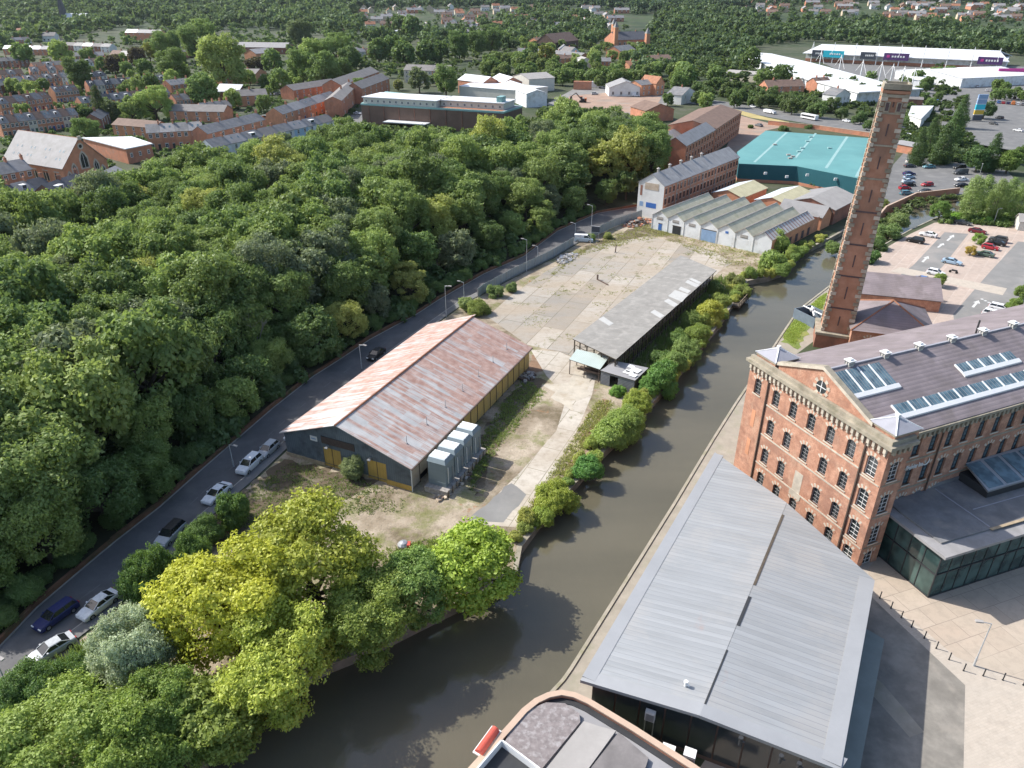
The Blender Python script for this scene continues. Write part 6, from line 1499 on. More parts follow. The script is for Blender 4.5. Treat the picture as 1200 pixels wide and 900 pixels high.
# --- trees of the town
TT = [(258, 71, 29, 'L', 'very big round light green tree in the middle of the houses'), (200, 79, 18, 'M', 'round pale green tree left of the biggest town tree'), (197, 53, 17, 'M', 'green tree behind the brick villas'), (233, 44, 22, 'M', 'wide green tree behind the biggest town tree'), (237, 104, 18, 'M', 'round green tree in front of the flat white roof'), (180, 119, 19, 'L', 'light green tree by the brown-roofed brick flats'), (115, 122, 17, 'C', 'tall dark conifer above the chapel roof'), (97, 132, 12, 'D', 'dark green tree left of the tall conifer'), (130, 128, 11, 'G', 'grey-green tree right of the tall conifer'), (100, 151, 15, 'M', 'green bushy tree behind the chapel gable'), (92, 88, 17, 'D', 'dark green tree among the left terraces'), (25, 63, 12, 'M', 'green tree left of the white-roofed terrace'), (70, 60, 13, 'L', 'light green tree in front of the white-roofed terrace'), (102, 64, 9, 'M', 'small green tree by the white gable wall'), (133, 75, 11, 'P', 'left-hand purple-leaved tree of the pair among the houses'), (160, 66, 11, 'P', 'right purple-leaved tree below the brick villas'), (174, 61, 9, 'Y', 'yellow-green tree right of the purple trees'), (148, 80, 8, 'M', 'small green tree between the two purple trees'), (169, 80, 11, 'D', 'dark round tree right of the purple trees'), (297, 76, 10, 'P', 'dark purple tree right of the biggest town tree'), (319, 72, 12, 'M', 'green tree in front of the grey-roofed cluster'), (351, 38, 15, 'G', 'tall grey-green tree right of the grey-roofed cluster'), (367, 62, 17, 'L', 'light green tree, upper one of the group left of the flats'), (378, 80, 20, 'M', 'broad green tree left of the modern flats'), (353, 80, 18, 'M', 'green tree beside the brick gable house'), (328, 96, 13, 'M', 'round olive tree before the small car park'), (394, 58, 20, 'M', 'large tree behind the modern flats'), (399, 82, 14, 'D', 'dark tree at the corner of the modern flats'), (407, 68, 14, 'D', 'dark round tree behind the left flats'), (443, 58, 13, 'D', 'first dark round tree of the row behind the flats'), (460, 55, 13, 'D', 'second dark round tree of the row behind the flats'), (474, 61, 13, 'D', 'third tree of the dark row, behind the flats gable'), (500, 60, 13, 'D', 'clipped round tree in the middle of the dark row'), (517, 60, 10, 'D', 'smaller round tree in the dark row'), (538, 54, 14, 'D', 'dark tree near the right end of the row'), (558, 50, 14, 'D', 'last tree of the dark row'), (576, 44, 15, 'D', 'dark tree beyond the end of the row'), (483, 30, 12, 'D', 'dark tree before the far roofs'), (467, 27, 9, 'D', 'dark tree left among the far roofs'), (455, 30, 8, 'C', 'pointed dark tree among the far roofs'), (424, 101, 11, 'M', 'green columnar tree between brick block and flats'), (438, 98, 8, 'M', 'slim green tree in front of the flats'), (491, 94, 12, 'G', 'silvery tree before the flats'), (522, 95, 16, 'M', 'big green tree left of the white sheds'), (467, 99, 6, 'O', 'small olive tree before the flats'), (765, 96, 10, 'D', 'dark bush by the brick house at the demolition site'), (783, 116, 7, 'D', 'dark tree behind the red-roofed brick shed'), (795, 96, 10, 'M', 'green tree by the white cottage'), (828, 118, 10, 'L', 'light green bush beside the white cottage'), (640, 62, 10, 'Y', 'yellow tree in front of the small houses'), (838, 85, 10, 'M', 'green tree left of the retail roofs'), (805, 85, 12, 'M', 'tree at the end of the green belt'), (880, 70, 12, 'D', 'dark tree at the left end of the white retail roof'), (915, 88, 13, 'D', 'dark tree hiding the corner of the white retail roof'), (895, 92, 10, 'M', 'tree before the white retail roof'), (1020, 90, 7, 'M', 'small tree at the near end of the curved retail roof')]
CK = {'L': LIGHT, 'M': MIDG, 'D': DARK, 'C': (.04, .07, .03), 'G': (.14, .18, .09), 'P': PURP, 'Y': (.24, .25, .05), 'O': OLIVE}
for (x, y, r, k, lab) in TT: by_px('conifer' if k == 'C' else 'broad', 'mid' if r > 13 else 'low', x, y, r * (.75 if k == 'C' else 1), CK[k], lab, 1.05, None, 'tree', 'trees of the town')
def belt(poly, n, rmin, rmax, cols, desc, grp, seed, marks, lod='low', kind='broad', zk=1.0):
    rb = random.Random(seed); X0, X1 = min(p[0] for p in poly), max(p[0] for p in poly); Y0, Y1 = min(p[1] for p in poly), max(p[1] for p in poly); got = []
    for _ in range(6000):
        if len(got) >= n: break
        x, y = rb.uniform(X0, X1), rb.uniform(Y0, Y1)
        if not pin((x, y), poly): continue
        sp_ = (rmin + rmax) * .55
        if any(((x - a) / sp_) ** 2 + ((y - b_) / sp_ / .55) ** 2 < 1 for a, b_ in got): continue
        got.append((x, y)); v = rb.random(); c = Vector(cols[0]).lerp(Vector(cols[1]), v); m = min(marks, key=lambda q_: (q_[0] - x) ** 2 + (q_[1] - y) ** 2)[2]
        r = rb.uniform(rmin, rmax)
        by_px(kind, lod, x, y, r, c, f'{"large" if r > (rmin + rmax) / 2 else "smaller"} {"dark" if v < .35 else "mid" if v < .7 else "light"} {desc}, {m}', zk, None, 'tree', grp)
belt([(560, 86), (566, 72), (600, 62), (640, 72), (700, 80), (760, 80), (800, 78), (812, 96), (770, 88), (700, 96), (640, 92)], 40, 7, 10, (MIDG, (.15, .2, .06)), 'green tree in the belt behind the sheds', 'trees of the sunny belt', 3, ((575, 78, 'at its left end'), (620, 75, 'above the big white shed'), (670, 85, 'above the white lorry'), (720, 88, 'above the white pub'), (775, 85, 'above the gabled brick house')))
belt([(812, 116), (815, 100), (850, 96), (900, 108), (985, 118), (1000, 128), (985, 134), (930, 126), (870, 118)], 34, 6, 9, (DARK, (.10, .145, .05)), 'green tree along the ring road', 'trees of the ring road belt', 5, ((830, 108, 'above the coach'), (865, 108, 'above the small white car'), (905, 115, 'above the white pickup'), (950, 122, 'above the white bus'), (985, 126, 'left of the tall chimney')))
belt([(1060, 100), (1075, 80), (1120, 84), (1118, 100), (1100, 125), (1080, 118)], 12, 5, 8, (DARK, MIDG), 'green tree among the retail car parks', 'trees of the retail park', 9, ((1085, 90, 'under the long white shop'), (1095, 112, 'above the dark conifers')))
belt([(1150, 100), (1190, 95), (1200, 112), (1165, 112)], 6, 6, 9, (MIDG, (.13, .2, .05)), 'green tree before the pink-signed shop', 'trees of the retail park', 10, ((1175, 103, 'at the right edge'),))
# --- far woods: nobody could count these
def far_wood(name, polys, seed, dx, dy, rp, cols, lab):
    rb = np.random.default_rng(seed); V, T = [], []
    base = []
    for k in range(4):
        L = crown_lobes(np.random.default_rng(90 + k), 'broad')[::2]; base.append(leaf_cloud(np.random.default_rng(50 + k), 190, .42, L, np.array((0, 0, 1.1)), inner=.02))
    for poly in polys:
        X0, X1 = min(p[0] for p in poly), max(p[0] for p in poly); Y0, Y1 = min(p[1] for p in poly), max(p[1] for p in poly); y = Y0
        while y < Y1:
            x = X0 + rb.uniform(0, dx)
            while x < X1:
                xx, yy = x + rb.normal() * dx * .25, y + rb.normal() * dy * .3
                if pin((xx, yy), poly):
                    g = G(xx, max(-6, yy)) if yy < 42 else P(xx, yy); z_ = pix(g.x, g.y, g.z)[2]; r = rp * z_ / F * rb.choice((.6, .8, 1.0, 1.2, 1.6)) * rb.uniform(.85, 1.15); r = min(r, 11)
                    v, t = base[rb.integers(4)]; a = rb.uniform(0, 6.28); c_, s_ = math.cos(a), math.sin(a)
                    vv = np.stack([v[:, 0] * c_ - v[:, 1] * s_, v[:, 0] * s_ + v[:, 1] * c_, v[:, 2] * rb.uniform(.85, 1.15)], 1) * r + np.array((g.x, g.y, g.z))
                    V.append(vv); T.append(t * .4 + rb.uniform(0, .8) ** 1.6)
                x += dx
            y += dy
    me = cloud_mesh(name, np.concatenate(V), np.concatenate(T)); o = obj(name, me); o.color = tuple(cols) + (1,); tag(o, lab, 'woodland', kind='stuff'); return o
far_wood('woodland', [[(0, 58), (0, 2), (130, 0), (420, 2), (425, 40), (400, 44), (340, 40), (270, 34), (225, 44), (180, 32), (150, 32), (60, 50)]], 1, 7.0, 3.2, 5.0, (.085, .14, .06), 'far mixed woods behind the left side of the town')
far_wood('woodland', [[(395, 12), (395, -2), (740, -2), (740, 14), (640, 8), (560, 10)], [(740, 20), (740, -2), (1210, -4), (1210, 7), (1000, 4), (830, 12)]], 2, 6.0, 2.2, 4.0, (.065, .115, .065), 'dark wooded skyline hills along the top of the photo')
far_wood('woodland', [[(742, 88), (752, 58), (765, 30), (775, 14), (830, 32), (1000, 30), (1100, 34), (1210, 48), (1210, 72), (1185, 66), (945, 49), (880, 58), (870, 84), (812, 82)], [(775, 14), (830, 14), (900, 22), (880, 32), (800, 30)]], 3, 6.5, 3.0, 4.8, (.07, .12, .05), 'dark wood behind the white retail park')
far_wood('woodland', [[(405, 52), (440, 40), (470, 44), (560, 34), (600, 20), (640, 14), (700, 22), (715, 40), (690, 62), (640, 52), (600, 58), (570, 62), (480, 52)]], 4, 6.5, 3.2, 4.6, (.08, .135, .055), 'tree clumps between the flats and the far roofs')
# --- rank grass and weeds
def tufts(name, poly_w, n, hmin, hmax, cols, lab, seed, clump=.35, avoid=None):
    rb = np.random.default_rng(seed); xs_ = [p[0] for p in poly_w]; ys_ = [p[1] for p in poly_w]; V, T = [], []; ctr = []
    while len(ctr) < n * clump:
        p = (rb.uniform(min(xs_), max(xs_)), rb.uniform(min(ys_), max(ys_)))
        if pin(p, poly_w): ctr.append(p)
    for k in range(n):
        c = ctr[rb.integers(len(ctr))]; x, y = c[0] + rb.normal() * .8, c[1] + rb.normal() * .8
        if not pin((x, y), poly_w) or (avoid and avoid(x, y)): continue
        for j in range(7):
            a, h_, l_, w__ = rb.uniform(0, 6.28), rb.uniform(hmin, hmax), rb.uniform(.03, .18), rb.uniform(.03, .07); cx_, sx_ = math.cos(a), math.sin(a); bx, by = x + rb.normal() * .15, y + rb.normal() * .15
            V.append([(bx - sx_ * w__, by + cx_ * w__, 0), (bx + sx_ * w__, by - cx_ * w__, 0), (bx + sx_ * w__ * .5 + cx_ * l_, by - cx_ * w__ * .5 + sx_ * l_, h_), (bx - sx_ * w__ * .5 + cx_ * l_, by + cx_ * w__ * .5 + sx_ * l_, h_ * .92)]); T.append(rb.uniform(0, .55))
    o = obj(name, cloud_mesh(name, np.array(V).reshape(-1, 3), np.array(T))); o.color = tuple(cols) + (1,); tag(o, lab, 'weeds', kind='stuff')
def in_shed(x, y):
    l = toloc(Vector((x, y, 0)), SO, SA); return -1 < l.x < SW + .3 and -.5 < l.y < SD + .5
wp = lambda *pp: [(P(x, y).x, P(x, y).y) for x, y in pp]
tufts('weeds', wp((215, 640), (300, 565), (345, 540), (480, 580), (470, 600), (330, 610), (300, 640)), 1600, 0.06, 0.25, (0.208, 0.256, 0.080), 'scrubby weeds on the brown forecourt before the blue-grey gable', 1, .2, in_shed)
tufts('weeds', wp((545, 590), (575, 540), (640, 460), (615, 440), (590, 470), (560, 520)), 1800, 0.06, 0.25, (0.240, 0.304, 0.080), 'weeds in the shade along the yellow side wall', 2, .12, in_shed)
tufts('weeds', wp((605, 612), (650, 545), (680, 500), (700, 470), (720, 470), (690, 520), (650, 580), (625, 620)), 1800, 0.07, 0.30, (0.352, 0.352, 0.112), 'dry grass between the concrete path and the canal bushes', 3, .2)
tufts('weeds', wp((640, 330), (660, 300), (720, 275), (755, 262), (790, 275), (740, 285), (680, 300)), 1400, 0.07, 0.30, (0.352, 0.336, 0.128), 'dry weeds along the street fence at the top of the yard', 4, .15)
tufts('weeds', wp((760, 270), (780, 268), (905, 302), (890, 322), (850, 312)), 1000, 0.07, 0.25, (0.352, 0.336, 0.128), 'weeds at the foot of the white sawtooth fronts', 5, .15)
tufts('weeds', wp((720, 430), (845, 322), (868, 332), (850, 365), (800, 430), (750, 480)), 2600, 0.30, 1.20, (0.192, 0.264, 0.080), 'tall rank weeds between the open shed and the canal', 6, .4)
tufts('weeds', wp((430, 650), (560, 615), (600, 625), (590, 660), (480, 690)), 1800, 0.07, 0.30, (0.288, 0.352, 0.096), 'grass along the foreground trees at the forecourt edge', 7, .2)
tufts('weeds', wp((60, 780), (130, 735), (180, 690), (220, 640), (250, 640), (200, 720), (120, 830), (40, 900)), 2600, 0.30, 1.20, (0.160, 0.232, 0.064), 'rank greenery between the kerb and the foreground trees', 8, .4)
tufts('weeds', wp((917, 396), (934, 370), (968, 343), (978, 345), (952, 372), (930, 405)), 3000, 0.07, 0.25, (0.352, 0.448, 0.080), 'bright grass strip on the canal bank at the chimney foot', 9, .5)
tufts('weeds', wp((575, 372), (620, 325), (800, 275), (858, 308), (722, 425), (640, 412)), 1000, 0.04, 0.15, (0.320, 0.320, 0.112), 'weeds in the joints of the concrete yard', 10, .1)
def bare_tree(p, s, lab):
    t = thing('dead_tree', lab, 'dead tree', p); b = MB(); rb = random.Random(int(s * 10)); 
    def br(a, d, l, r, n):
        e = a + d * l; b.tube(a, e, r, 'bark_pale', 5, r * .6)
        if n: 
            for _ in range(3): br(a.lerp(e, rb.uniform(.5, 1)), (d + Vector((rb.uniform(-.9, .9), rb.uniform(-.9, .9), rb.uniform(-.1, .7)))).normalized(), l * .62, r * .55, n - 1)
    br(Vector((0, 0, -.3)), Vector((.05, .02, 1)), s * .45, .16, 4); obj('branches', b, t)
bare_tree(P(305, 425, 2.0), 12, 'dead bleached tree standing at the edge of the dark wood')
bare_tree(P(285, 385, 3.4), 13, 'bare pale branches among the dark trees, the higher one')
print('trees', len(TREES), 'wood', NW)

# ================================================================== VEHICLES
def loft(mb, secs, mat):
    n = len(secs[0])
    for a, b in zip(secs[:-1], secs[1:]):
        for i in range(n): mb.face([a[i], a[(i + 1) % n], b[(i + 1) % n], b[i]], mat)
    mb.face(secs[0][::-1], mat); mb.face(secs[-1], mat)
def car_kit(kind):
    """front towards +x; real sizes in metres"""
    L_, W_, Hh, prof, glass = {
        'hatchback': (4.1, 1.74, 1.47, ((-2.05, .62), (-1.98, .95), (-1.2, .98), (.75, .92), (1.35, .86), (1.95, .70), (2.05, .45)), ((-1.92, -1.45, .25, 1.0))),
        'saloon': (4.6, 1.8, 1.43, ((-2.3, .62), (-2.22, .95), (-1.4, .98), (.75, .92), (1.45, .87), (2.15, .70), (2.3, .45)), ((-1.75, -.95, .2, 1.05))),
        'estate': (4.7, 1.82, 1.5, ((-2.35, .62), (-2.28, .98), (-1.2, 1.0), (.85, .94), (1.5, .88), (2.2, .72), (2.35, .45)), ((-2.2, -1.85, .3, 1.12))),
        'suv': (4.5, 1.86, 1.68, ((-2.25, .7), (-2.18, 1.08), (-1.2, 1.1), (.8, 1.05), (1.45, .99), (2.1, .84), (2.25, .5)), ((-2.1, -1.8, .3, 1.05))),
        'van': (5.2, 1.96, 2.0, ((-2.6, .8), (-2.55, 1.2), (-1.2, 1.2), (1.2, 1.15), (1.9, 1.02), (2.5, .8), (2.6, .5)), ((-2.55, -2.5, 1.0, 1.8)))}[kind]
    hw = W_ / 2; b = MB(); S = []
    for i, (x, zt) in enumerate(prof):
        k = .86 if i in (0, len(prof) - 1) else (.95 if i in (1, len(prof) - 2) else 1); w_ = hw * k; zl = .30 if i in (0, len(prof) - 1) else .2
        S.append([(x, -w_ * .93, zl), (x, w_ * .93, zl), (x, w_, .48), (x, w_ * .98, zt - .08), (x, w_ * .86, zt), (x, -w_ * .86, zt), (x, -w_ * .98, zt - .08), (x, -w_, .48)])
    loft(b, [[p for p in s] for s in S], 'car_paint')
    kit = [K('body', b)]
    xb0, xr0, xr1, xb1 = glass; zb = prof[2][1] - .02; g = MB(); wb, wr = hw * .86, hw * .68
    lo = [(xb0, -wb, zb), (xb1, -wb, zb - .05), (xb1, wb, zb - .05), (xb0, wb, zb)]; hi = [(xr0, -wr, Hh - .05), (xr1, -wr, Hh - .06), (xr1, wr, Hh - .06), (xr0, wr, Hh - .05)]
    gm = 'car_glass'
    for i in range(4):
        j = (i + 1) % 4; g.face([lo[i], lo[j], hi[j], hi[i]], 'car_paint' if kind == 'van' and i in (3,) else gm)
    kit.append(K('window', g))
    r = MB(); m0, m1 = (xr0 + .05, xr1 - .03)
    loft(r, [[(x, -wr * k - .02, Hh - .07), (x, wr * k + .02, Hh - .07), (x, wr * .9 * k, Hh - .02), (x, 0, Hh), (x, -wr * .9 * k, Hh - .02)] for x, k in ((xr0 - .06, .97), (m0 + .2, 1), ((m0 + m1) / 2, 1), (m1 - .1, 1), (xr1 + .03, .96))], 'car_paint')
    for s in (-1, 1):
        for f in (0, .5, 1):
            i0 = Vector((xb0 + (xb1 - xb0) * (f if f != .5 else .42), s * wb, zb)); i1 = Vector((xr0 + (xr1 - xr0) * f, s * wr, Hh - .05)); r.tube(i0 + Vector((0, s * .012, 0)), i1 + Vector((0, s * .012, 0)), .045, 'car_paint', 4)
        if kind == 'van': r.face([(xb0 + .1, s * (wb + .015), zb + .02), (.1, s * (wb + .015), zb), (.1, s * (wr + .015), Hh - .06), (xr0 + .1, s * (wr + .015), Hh - .06)][::s], 'car_paint')
    kit.append(K('roof', r))
    wr_ = .33; xa = L_ * .31
    ty = MB(); ty.tube((0, -.1, 0), (0, .1, 0), wr_, 'black_rubber', 14); rm = MB(); rm.tube((0, -.115, 0), (0, .115, 0), wr_ * .62, 'alloy', 10); tym, rmm = ty.mesh('wheel'), rm.mesh('rim')
    for sx in (-1, 1):
        for sy in (-1, 1): kit.append(('wheel', tym, -1, (sx * xa, sy * (hw - .1), wr_), None, 0)); kit.append(('rim', rmm, len(kit) - 1, (0, 0, 0), None, 0))
    hl = MB(); hl.box(-.12, .06, -.2, .2, -.08, .08, 'lamp_glass'); hm = hl.mesh('headlight'); tl2 = MB(); tl2.box(-.04, .1, -.17, .17, -.1, .1, 'red_lens'); tm = tl2.mesh('tail_light')
    for s in (-1, 1): kit.append(('headlight', hm, -1, (L_ / 2 - .1, s * hw * .66, .62), None, 0)); kit.append(('tail_light', tm, -1, (-L_ / 2 + .0, s * hw * .68, .8), None, 0))
    mr = MB(); mr.box(-.08, .08, -.1, .1, -.06, .08, 'car_paint'); mm = mr.mesh('mirror')
    for s in (-1, 1): kit.append(('mirror', mm, -1, (xb1 - .45, s * (hw + .06), zb + .06), None, 0))
    return kit
CKIT = {k: car_kit(k) for k in ('hatchback', 'saloon', 'estate', 'suv', 'van')}
PAINT = {'white': (.78, .79, .8), 'black': (.015, .016, .018), 'silver': (.46, .48, .5), 'grey': (.16, .17, .18), 'dark blue': (.02, .03, .12), 'blue': (.07, .17, .42), 'light blue': (.35, .48, .60), 'red': (.42, .03, .045), 'dark red': (.16, .02, .03), 'teal': (.10, .24, .29), 'green': (.10, .15, .12), 'dark grey': (.06, .065, .07), 'orange': (.6, .2, .06), 'pale blue': (.55, .66, .74)}
def car(kind, colr, p, rot, label, group, z=.0, roof=None):
    t = thing('parked_car' if kind != 'van' else 'parked_van', label, 'car' if kind != 'van' else 'van', (p.x, p.y, z), rot, group)
    m = inst(CKIT[kind], t)
    for o in m: o.color = PAINT[colr] + (1,)
    if roof: m[2].color = PAINT[roof] + (1,)
    return t
def road_dir(x, y):
    p = P(x, y); i = min(range(len(RR) - 1), key=lambda k: (RR[k].lerp(RR[k + 1], .5) - p).length); return ang(RR[i], RR[i + 1])
for kind, c_, x, y, rev, lab, rf_ in (
    ('estate', 'dark blue', 67, 725, 1, 'dark blue estate car parked on the wood side of the street', None),
    ('saloon', 'white', 117, 713, 1, 'white saloon car by the silvery tree, facing down the street', None),
    ('saloon', 'silver', 62, 765, 1, 'silver car half hidden by the dark green hedge', None),
    ('hatchback', 'black', -4, 822, 1, 'black car cut off at the lower left edge', None),
    ('suv', 'silver', 201, 630, 1, 'silver car with a black roof beside the dark green bush', 'black'),
    ('saloon', 'white', 255, 582, 1, 'white car beside the dark kerb bush, middle of the street', None),
    ('suv', 'white', 293, 548, 1, 'white tall estate car next to the street lamp', None),
    ('hatchback', 'silver', 315, 530, 1, 'silver hatchback by the left corner of the blue-grey gable', None),
    ('hatchback', 'white', 346, 511, 1, 'white car mostly hidden behind the left corner of the shed', None),
    ('saloon', 'white', 373, 489, 1, 'pale car farther up, mostly hidden by the left eave of the rusty roof', None),
    ('saloon', 'black', 441, 418, 1, 'black car behind the middle of the rusty roof', None)):
    p = P(x, y); car(kind, c_, p, road_dir(x, y) + math.pi * rev, lab, 'cars parked along the street', .015, rf_)
van_p = P(684, 283); car('van', 'pale blue', van_p, R(-10), 'pale blue and white van parked inside the site gate', None, .02, 'white')
cpa = ang(P(1044, 338), P(1118, 275)) + math.pi / 2
for kind, c_, x, y, fl, lab in (('saloon', 'white', 1087, 277, 0, 'white car in the first bay by the car park wall'), ('suv', 'black', 1072, 284, 0, 'black car second along the car park wall'), ('saloon', 'dark grey', 1128, 263, 1, 'dark car under the bright hedge'), ('saloon', 'dark red', 1145, 273, 1, 'dark red car by the end of the parking lane'), ('suv', 'dark grey', 1169, 283, 0, 'dark grey car at the far end of the second row'), ('saloon', 'black', 1167, 287, 0, 'black car beside the bright red one'), ('hatchback', 'red', 1160, 292, 1, 'bright red car in the second row'), ('saloon', 'green', 1153, 300, 0, 'grey-green car at the near end of the second row'), ('saloon', 'light blue', 1115, 309, 1, 'light blue car alone in the middle bays'), ('hatchback', 'white', 1096, 322, 1, 'white car half hidden by the young tree'), ('saloon', 'blue', 1083, 331, 1, 'blue and white car beside the young tree'), ('hatchback', 'white', 1064, 353, 1, 'white car peeping over the boiler house roof'), ('estate', 'white', 1172, 364, 1, 'white estate car, upper one of the two at the right edge'), ('suv', 'white', 1164, 372, 1, 'white car, lower one of the two near the mill ridge')):
    car(kind, c_, P(x, y), cpa + math.pi * fl, lab, 'cars in the block-paved car park', .012)
t = thing('motorcycle', 'dark motorcycle standing beside the half hidden white car', 'motorcycle', P(1117, 320), cpa); b = MB(); b.box(-.75, .5, -.12, .12, .5, .9, 'dark_metal'); b.tube((.5, 0, .95), (.75, 0, .35), .05, 'steel'); b.tube((.45, -.35, 1.05), (.45, .35, 1.05), .03, 'steel'); obj('body', b, t)
for x in (-.7, .75): b = MB(); b.tube((x, -.06, .32), (x, .06, .32), .32, 'black_rubber', 12); obj('wheel', b, t)
sta = ang(P(1060, 228), P(1084, 227))
for kind, c_, x, y, lab in (('suv', 'white', 1068, 191, 'white car at the far end of the left row'), ('saloon', 'dark grey', 1066, 196, 'dark grey car second from the far end of the left row'), ('saloon', 'dark blue', 1065, 205, 'dark blue car after the gap in the left row'), ('hatchback', 'light blue', 1065, 209, 'light blue car in the middle of the left row'), ('saloon', 'pale blue', 1064, 214, 'palest blue car in the left row'), ('saloon', 'black', 1065, 218, 'black car in the near half of the left row'), ('hatchback', 'red', 1060, 222, 'red car in the left row near the canal wall'), ('estate', 'teal', 1062, 228, 'blue-green car ending the left row by the canal wall'), ('saloon', 'teal', 1088, 197, 'blue-green car at the far end of the second row'), ('hatchback', 'red', 1086, 218, 'bright red car in the second row'), ('saloon', 'dark grey', 1084, 226, 'dark car at the near end of the second row'), ('suv', 'black', 1124, 198, 'black car with a pale roof beside the dark conifers'), ('van', 'dark grey', 1125, 204, 'dark van behind the white car by the trees'), ('saloon', 'white', 1126, 212, 'white car on the right beside the poplars'), ('saloon', 'black', 1126, 219, 'black car just below the white one by the poplars')):
    car(kind, c_, P(x, y), sta + (0 if x < 1075 else math.pi), lab + ', north of the canal', 'cars in the station car park', .012)
# coach, lorry, pickup and others
def big_vehicle(name, lab, cat, p, rot, L_, W_, Hh, bodymat, cab=None, winrow=False, grp=None):
    t = thing(name, lab, cat, p, rot, grp); b = MB(); x1 = L_ / 2 - (1.9 if cab else 0)
    b.prism([(-L_ / 2, -W_ / 2), (x1, -W_ / 2), (x1, W_ / 2), (-L_ / 2, W_ / 2)], .55, Hh, bodymat); obj('body', b, t)
    if cab: b = MB(); loft(b, [[(x, -W_ * .46, .5), (x, W_ * .46, .5), (x, W_ * .46, z), (x, -W_ * .46, z)] for x, z in ((x1 + .15, Hh * .8), (L_ / 2 - .5, Hh * .78), (L_ / 2, Hh * .45))], cab); co_ = obj('cab', b, t); b = MB(); b.box(L_ / 2 - .62, L_ / 2 - .2, -W_ * .43, W_ * .43, Hh * .47, Hh * .7, 'car_glass'); obj('windscreen', b, co_)
    if winrow:
        for s in (-1, 1): b = MB(); b.box(-L_ / 2 + .5, L_ / 2 - .4, s * W_ / 2 - .02, s * W_ / 2 + .02, Hh * .5, Hh * .82, 'car_glass'); obj('window', b, t)
        b = MB(); b.box(L_ / 2 - .02, L_ / 2 + .03, -W_ * .44, W_ * .44, Hh * .38, Hh * .85, 'car_glass'); obj('windscreen', b, t)
    wm = MB(); wm.tube((0, -.14, 0), (0, .14, 0), .48, 'black_rubber', 12); wm = wm.mesh('wheel')
    for x in (-L_ * .3, L_ * .32):
        for s in (-1, 1): obj('wheel', wm, t, (x, s * (W_ / 2 - .16), .48))
    return t
rr1 = ang(P(860, 122), P(960, 141))
big_vehicle('coach', 'white coach with long dark windows on the ring road beyond the brick mills', 'coach', P(826, 120), rr1 + R(180) * 0, 12, 2.55, 3.4, 'white_paint', None, True)
big_vehicle('flatbed_van', 'white flat-topped van in the middle of the ring road', 'van', P(902, 133), rr1, 8, 2.3, 1.9, 'white_paint', 'white_paint')
big_vehicle('minibus', 'white minibus with a dark window band and red tail on the ring road', 'minibus', P(948, 140), rr1 + math.pi, 10, 2.4, 2.7, 'white_paint', None, True)
t = tag(obj('traffic_sign', (lambda b: (b.box(-.8, .8, -.05, .05, 1.6, 2.8, 'paint_red'), b.tube((0, 0, 0), (0, 0, 1.6), .06, 'steel'), b)[2])(MB()), None, P(960, 139)), 'red board on a post by the minibus on the ring road', 'sign')
for kind, c_, x, y, lab in (('hatchback', 'white', 882, 126, 'small white car on the ring road right of the coach'), ('saloon', 'white', 992, 143, 'white car on the ring road just left of the chimney'), ('van', 'white', 1066, 162, 'white van right of the chimney on the ring road'), ('hatchback', 'dark grey', 1056, 151, 'dark car beyond the white van right of the chimney'), ('suv', 'dark grey', 851, 152, 'dark vehicle in the works yard beside the far brick mill'), ('saloon', 'grey', 889, 148, 'grey car in the works yard by the straw verge'), ('saloon', 'white', 1193, 154, 'white car on the road at the right edge below the retail park'), ('hatchback', 'dark grey', 1164, 146, 'dark car at the junction by the totem sign'), ('hatchback', 'dark grey', 1171, 139, 'dark car coming off the retail car park')):
    car(kind, c_, P(x, y), rr1 + (math.pi if x % 2 else 0), lab, 'vehicles around the ring road', .012)
rcol = ['white', 'silver', 'red', 'grey', 'white', 'dark blue', 'black', 'light blue', 'orange', 'white', 'blue']
rcar = random.Random(3); marks_r = ((1120, 112, 'behind the dark conifers'), (1150, 118, 'in the middle rows'), (1180, 112, 'under the pink-signed shop'), (1185, 122, 'at the right edge'), (1090, 118, 'near the curved white shed'))
for row, (xa, ya, xb, yb) in enumerate(((1156, 107, 1196, 109), (1166, 114, 1200, 117), (1170, 121, 1204, 124), (1080, 116, 1098, 120), (1120, 100, 1145, 102), (1085, 124, 1092, 126))):
    n_ = 7 if xb - xa > 30 else 3
    for k in range(n_):
        x, y = xa + (xb - xa) * k / (n_ - 1), ya + (yb - ya) * k / (n_ - 1); c_ = rcol[(row * 5 + k * 3) % len(rcol)]; m = min(marks_r, key=lambda q_: abs(q_[0] - x) + 3 * abs(q_[1] - y))[2]
        car('van' if c_ == 'orange' else rcar.choice(('hatchback', 'suv', 'saloon')), c_, P(x, y), R(60), f'{c_} vehicle among the rows of the retail car park, {m}', 'cars in the retail car park', .012)
for kind, c_, x, y, a_, lab in (('suv', 'silver', 697, 111, 10, 'silver car between the white shed and the white pub'), ('hatchback', 'blue', 721, 110, 70, 'blue car against the white pub front'), ('van', 'white', 745, 113, -10, 'white van in front of the white pub'), ('saloon', 'white', 419, 134, -30, 'white car at the foot of the brown flat-roofed building'), ('saloon', 'dark grey', 402, 142, -30, 'dark car in the side street by the terrace end'), ('hatchback', 'dark blue', 395, 148, 50, 'dark blue car at the end of the pale-fronted terrace'), ('suv', 'dark grey', 286, 97, 20, 'dark car in the small car park right of the biggest town tree'), ('saloon', 'white', 318, 112, 30, 'white car in the yard behind the brick gable'), ('hatchback', 'silver', 325, 111, 30, 'silver car in the yard behind the brick gable')):
    car(kind, c_, P(x, y), R(a_), lab, 'cars among the buildings', .02)
big_vehicle('box_lorry', 'white box lorry parked beside the rusty container', 'lorry', P(697, 103), R(-5), 10.5, 2.6, 4.2, 'white_paint', 'white_paint')
